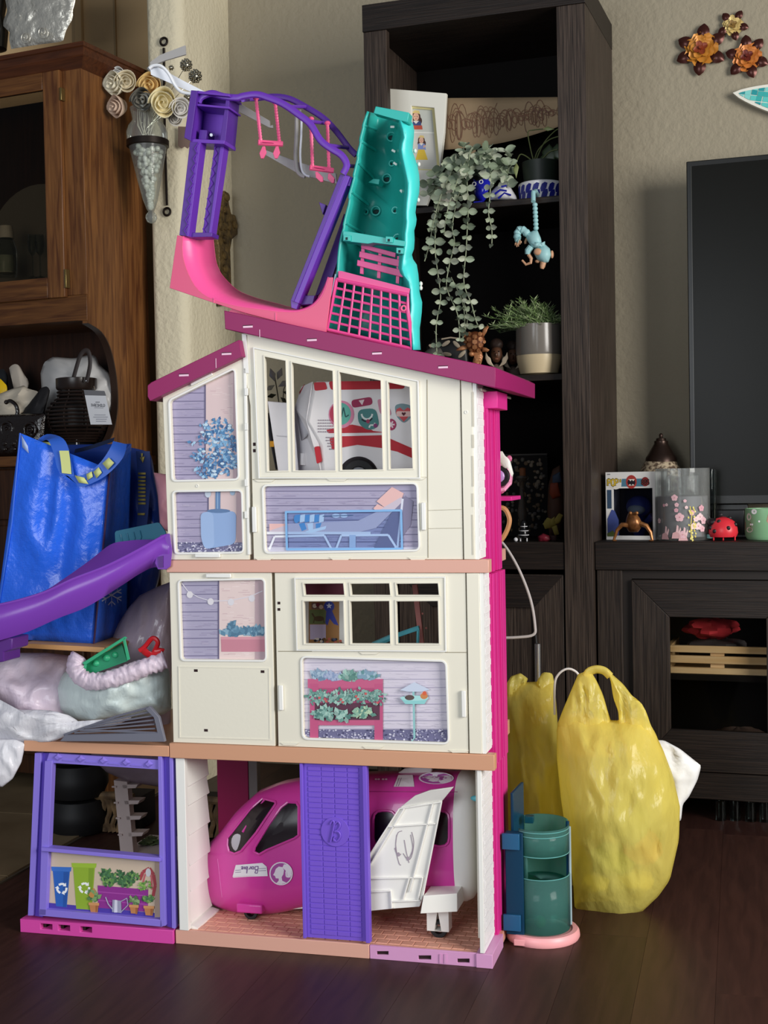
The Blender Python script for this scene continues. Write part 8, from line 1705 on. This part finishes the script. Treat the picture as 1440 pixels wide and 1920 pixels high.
# ================================================================ console top
ct = CT
def on_top(name, label, cat): return label
bx = thing('toy_box', 'white toy box with a window front standing on the television stand', 'box', W, (W.v(1184, 1006, .12).x, .12, ct))
b0 = [W.v(1137, 1006, .11), W.v(1229, 1003, .09)]; b0 = [Vector((v_.x, v_.y, ct+.0005)) for v_ in b0]; bh = W.v(1137, 886, .11).z-ct
ux_ = (b0[1]-b0[0]).normalized(); un_ = Vector((-ux_.y, ux_.x, 0)); bw_ = (b0[1]-b0[0]).length; bd_ = .09
m_bx = mat('box_white', '#e9e8e6', .4)
def bpt(a, z, d_=0): return b0[0]+ux_*(a*bw_)+Vector((0, 0, z*bh))+un_*d_
def bquad(par, name, a0, a1, z0, z1, d0, d1, m, **k): return part(name, par, MB(m).bridge([bpt(a0, z0, d0), bpt(a1, z0, d0), bpt(a1, z1, d0), bpt(a0, z1, d0)], [bpt(a0, z0, d1), bpt(a1, z0, d1), bpt(a1, z1, d1), bpt(a0, z1, d1)]), **k)
bquad(bx, 'header', 0, 1, .76, 1, 0, .003, m_bx); bquad(bx, 'left_edge', 0, .16, .06, .76, 0, .003, m_bx); bquad(bx, 'right_edge', .95, 1, .06, .76, 0, .003, m_bx); bquad(bx, 'lower_edge', 0, 1, 0, .06, 0, .003, m_bx)
bquad(bx, 'left_side', 0, .02, 0, 1, .003, bd_, m_bx); bquad(bx, 'right_side', .98, 1, 0, 1, .003, bd_, m_bx); bquad(bx, 'back', 0, 1, 0, 1, bd_, bd_+.003, mat('box_back', '#3b3a44', .5)); bquad(bx, 'top', 0, 1, .985, 1, .003, bd_, m_bx); bquad(bx, 'bottom', .02, .98, 0, .01, .003, bd_, m_bx)
bquad(bx, 'window_film', .16, .95, .06, .76, .001, .0016, pane('box_film', '#cfd2dc', .3))
pr = Print(lambda x, y, L: bpt(x/100, 1-y/130, -L))
pr.rect(28, 13, 80, 28, '#4f7f96'); pr.poly(rnd([(5, 10), (34, 8), (32, 30), (20, 34), (8, 28)], 4), '#ece8e0'); glyphs(pr, 'POP!', 19, 20, 13, '#4a4020', 0, .82, .3); glyphs(pr, 'POP!', 19, 20, 12, '#d8b83c', 0, .88, .17)
pr.ell(53, 19, 11, 13, '#b03a34', 20); pr.ell(53, 20, 8, 7, '#1a1420', 16); pr.poly([(46, 14), (60, 14), (57, 18), (54, 15), (51, 18), (49, 15)], '#efe8dc'); pr.poly([(47, 26), (59, 26), (56, 23), (53, 26), (50, 23)], '#efe8dc')
pr.ell(81, 19, 8, 9, '#8e2a2a', 16); glyphs(pr, '885', 81, 20, 9, '#2b1a1a', 0, .9, .2); pr.line([(4, 4), (10, 4)], 2, '#8a8a90')
pr.poly([(3, 90), (12, 72), (18, 74), (26, 92), (26, 122), (3, 120)], '#4a5aa0'); pr.rect(3, 34, 12, 70, '#38506c'); pr.poly([(2, 118), (14, 112), (22, 124), (2, 124)], '#5a6a34')
part('box_print', bx, pr.mb, smooth=0, fixn=False)
solo('boxed_figure', 'plain blue rounded toy figure inside the window of the white toy box', 'toy figure', W, MB(mat('figure_blue', '#5560a8', .4)).ell(bpt(.55, .48, .045), (.03, .026, .026), 16, 10).ell(bpt(.55, .2, .045), (.018, .016, .03), 14, 8).use(mat('figure_grey', '#b9c4bc', .4)).ell(bpt(.55, .44, .026), (.021, .012, .012), 14, 8).use(mat('figure_blue', '#5560a8', .4)).tube([bpt(.72, .25, .04), bpt(.85, .35, .035)], .008, 8), smooth=60)
mcr = noise_mix(mat('copper_frog', '#8a5630', .35, .5), '#5a3620', '#b47a48', 50, 4, (1, 1, 1), .3, .7)
t = thing('copper_frog', 'copper brown long-legged frog figurine in front of the toy box', 'figurine', W, (W.v(1187, 1012, .05).x, .05, ct))
part('body', t, pillow(MB(mcr), W, [(1178, 962), (1192, 960), (1200, 972), (1206, 985), (1196, 998), (1180, 998), (1172, 986), (1174, 972)], .05, .018, .018, 0, 1, 1), smooth=70)
for s_1, pts in ((-1, [(1178, 985), (1166, 984), (1157, 994), (1151, 1012)]), (1, [(1200, 982), (1212, 986), (1220, 998), (1223, 1010)])):
    lg = part('leg', t, MB(mcr).tube([W.v(x, y, .042) for x, y in pts[:-1]]+[Vector((W.v(*pts[-1], .042).x, .042, ct+.003))], [.006, .0055, .004, .003], 8)); part('foot', lg, MB(mcr).ell((W.v(*pts[-1], .04).x-s_1*.002, .036, ct+.0022), (.006, .008, .002), 10, 6))
for x in (1182, 1194): part('eye', t, MB(mcr).ell(W.v(x, 962, .036), .0042, 10, 6))
lm = noise_mix(mat('mosaic_glass', '#8a7a66', .25), '#5a4a3e', '#b9a88e', 120, 2, (1, 1, 1), .4, .6)
t = thing('lantern_lamp', 'dark bronze lantern with mosaic glass body behind the glass candle jar', 'lamp', W, (W.v(1240, 1000, .27).x, .27, ct))
dlm = .27
part('glass_body', t, lathe_at(W, 1240, 1010, dlm, [(12, 1010), (30, 990), (42, 950), (44, 915), (40, 885), (30, 866), (26, 862)], lm), smooth=60)
part('cap', t, lathe_at(W, 1240, 866, dlm, [(30, 866), (29, 858), (25, 852), (17, 838), (13, 832), (13, 827), (10, 826), (9, 822), (3, 820), (4, 816), (2.5, 813), (1, 812)], mat('bronze_dark', '#3a2c26', .35, .7)), smooth=50)
part('base', t, MB(mat('bronze_dark', '#3a2c26', .35, .7)).lathe([(.03, ct+.0004), (.03, ct+.006), (.012, ct+.012), (.012, W.v(1240, 1006, dlm).z)], (W.v(1240, 1000, dlm).x, dlm), 24))
cj = thing('candle_jar', 'clear crackle glass candle jar with pink blossoms and gold sprigs', 'candle', W, (W.v(1280, 1012, .1).x, .1, ct))
dj = .105; cj_ = W.v(1280, 950, dj); Rj = 50*W.k(1280, 950, dj); zj = W.v(1280, 878, dj).z
part('glass', cj, MB(pane('jar_glass', '#eef0f0', .38, .03, .08)).lathe([(Rj*.96, ct+.0006), (Rj, ct+.005), (Rj, zj), (Rj*.95, zj), (Rj*.95, ct+.008), (.002, ct+.008)], (cj_.x, dj), 44), smooth=40)
part('wax', cj, MB(mat('wax_grey', '#8e8c92', .5)).lathe([(.002, ct+.009), (Rj*.92, ct+.009), (Rj*.92, W.v(1280, 930, dj).z), (.002, W.v(1280, 928, dj).z)], (cj_.x, dj), 40))
part('inner_cup', cj, MB(pane('jar_glass', '#eef0f0', .38, .03, .08)).lathe([(Rj*.6, W.v(1280, 928, dj).z), (Rj*.6, W.v(1280, 892, dj).z), (Rj*.57, W.v(1280, 892, dj).z)], (cj_.x, dj), 36))
jat = lambda a, y, L: Vector((cj_.x+(Rj+L)*sin(a), dj-(Rj+L)*cos(a), W.v(1280, y, dj).z)); pr = Print(jat)
def blossom(a, y, r, c1='#e8bcc4'):
    for k in range(5): t_ = k*2*pi/5-.3; pr.poly([(a+(r*.55*cos(t_)+r*.5*cos(u_))/48, y+r*.55*sin(t_)+r*.5*sin(u_)) for u_ in [j*pi/4 for j in range(8)]], c1)
    pr.poly([(a+r*.2*cos(u_)/48, y+r*.2*sin(u_)) for u_ in [j*pi/3 for j in range(6)]], '#c88a90')
rq = random.Random(2)
for a, y, r in ((-.18, 932, 6), (.0, 968, 8), (-.1, 945, 4), (-.12, 955, 4), (.2, 938, 3), (.25, 950, 3), (-.5, 945, 3), (-.62, 946, 3), (.85, 952, 6), (.78, 968, 7), (.95, 975, 7), (.7, 985, 7), (.88, 990, 6), (.5, 985, 6), (.6, 972, 5), (.1, 1000, 7), (.45, 960, 5), (-.9, 975, 5)): blossom(a, y, r, rq.choice(('#e8bcc4', '#dfa8b4', '#f0d2d4')))
for k in range(34): a, y = .3+rq.random()*.3, 945+rq.random()*65; pr.poly([(a-.03, y), (a, y-2.5), (a+.04, y+1), (a, y+2.5)], rq.choice(('#e6d86a', '#d8c24a', '#f0e690')))
pr.line([(.42, 1008), (.4, 985), (.44, 965), (.38, 948)], .03, '#d8c24a')
for a, y in ((-.1, 1000), (-.55, 1002), (.15, 1004)):
    pr.poly([(a-.2, y+7), (a-.16, y-3), (a-.02, y-6), (a+.08, y-2), (a+.14, y+7)], '#e0b0b2'); pr.poly([(a-.04, y-5), (a+.0, y-18), (a+.06, y-16), (a+.06, y-3)], '#e8c2c4'); pr.poly([(a+.05, y-4), (a+.12, y-14), (a+.15, y-10), (a+.1, y)], '#e8c2c4')
part('blossom_print', cj, pr.mb, smooth=0, fixn=False)
solo('tall_glass', 'thin clear glass just behind the right edge of the candle jar', 'glass', W, lathe_at(W, 1332, 1000, .17, [(10, 1004), (12, 1000), (12, 880), (11, 880), (11, 998)], pane('clear_glass', '#e8eeee', .35), 24))
solo('teal_stopper', 'tiny pale teal stopper beside the candle jar', 'stopper', W, lathe_at(W, 1331, 1010, .085, [(3, 1010), (6, 1009), (6, 1002), (2, 1001)], mat('cap_teal', '#8fc2bc', .4), 16))
lb = thing('ladybug', 'red ladybug ornament with black spots on the television stand', 'ornament', W, (W.v(1355, 1006, .07).x, .07, ct))
dlb = .08; cb_ = W.v(1356, 985, dlb); kl = W.k(1356, 985, dlb)
part('body', lb, MB(mat('ladybug_red', '#d8303c', .35)).lathe([(.002, ct+.007), (24*kl, ct+.008), (27*kl, ct+.017), (26*kl, ct+.028), (21*kl, ct+.042), (12*kl, ct+.050), (.002, ct+.052)], (cb_.x, dlb), 36, 1, .85), smooth=60)
part('head', lb, MB(mat('ladybug_black', '#1b1418', .4)).ell((cb_.x-19*kl, dlb-.004, ct+.041), (11*kl, 10*kl, 8*kl), 14, 8)); part('seam', lb, MB(mat('ladybug_seam', '#8a1c28', .5)).tube([(cb_.x-24*kl+48*kl*j/8, dlb-.0, ct+.0525-.0*j-.028*abs(j/4-1)**2.4) for j in range(9)], .0008, 5))
for x, y in ((1366, 990), (1348, 978), (1332, 990), (1372, 972), (1381, 984), (1350, 966), (1340, 996)):
    v_ = W.v(x, y, dlb-.02); z_ = (v_.z-ct); rr_1 = 27*kl*sqrt(max(.05, 1-((z_-.018)/.036)**2)) if z_ > .018 else 27*kl; dx_ = max(-.95, min(.95, (v_.x-cb_.x)/rr_1)); n_1 = Vector((dx_, -sqrt(1-dx_*dx_)*.85, 0)); c_ = Vector((cb_.x+rr_1*dx_, dlb-rr_1*.85*sqrt(1-dx_*dx_), v_.z))
    part('spot', lb, MB(mat('ladybug_black', '#1b1418', .4)).ell(c_, (.0045, .0022, .0048), 12, 6))
for x in (1338, 1356, 1378): part('foot', lb, MB(mat('ladybug_red', '#d8303c', .35)).tube([(W.v(x, 1000, .065).x, .065, ct+.010), (W.v(x, 1000, .06).x, .06, ct+.001)], .0016, 6))
part('antenna', lb, MB(mat('ladybug_black', '#1b1418', .4)).tube([(cb_.x-22*kl, dlb-.004, ct+.046), (cb_.x-28*kl, dlb-.006, ct+.06)], .0009, 5))
mg_ = thing('green_mug', 'green and red novelty mug with white dots at the right edge', 'mug', W, (W.v(1440, 1000, .1).x, .1, ct))
dmg = .12; cm_ = W.v(1436, 970, dmg); Rm = 38*W.k(1436, 970, dmg); zm = W.v(1436, 953, dmg).z
part('body', mg_, MB(mat('mug_green', '#7fae84', .35)).lathe([(Rm*.9, ct+.0006), (Rm, ct+.008), (Rm, zm), (Rm*.93, zm), (Rm*.93, ct+.01)], (cm_.x, dmg), 36)); 
mat_ = lambda a, y, L: Vector((cm_.x+(Rm+L)*sin(a), dmg-(Rm+L)*cos(a), W.v(1436, y, dmg).z)); pr = Print(mat_)
pr.poly([(.2, 955), (.9, 955), (1.0, 998), (.4, 998), (.1, 975)], '#c2444a'); pr.poly([(-1.3, 978), (-.75, 978), (-.7, 992), (-1.3, 992)], '#8e2a34'); pr.poly([(a_/38., y_) for a_, y_ in ring_px(-20, 958, 6, 5, 10)], '#eeeeee'); pr.poly([(a_/38., y_) for a_, y_ in ring_px(-33, 968, 7, 7, 10)], '#d8cfc4'); pr.poly([(a_/38., y_) for a_, y_ in ring_px(-32, 992, 9, 5, 10)], '#e0d8d0')
for x, y in ((-24, 982), (-10, 976), (-28, 982)): pr.poly([(a_/38., y_) for a_, y_ in ring_px(x, y, 2, 2, 8)], '#f0f0f0')
part('mug_print', mg_, pr.mb, smooth=0, fixn=False)
solo('media_box', 'flat black media box under the television behind the ladybug', 'box', W, MB(mat('media_black', '#0e0e0f', .4)).box(W.v(1335, 990, .2).x, W.v(1396, 990, .2).x, .2, .33, ct+.0005, W.v(1360, 956, .2).z), bev=.002)
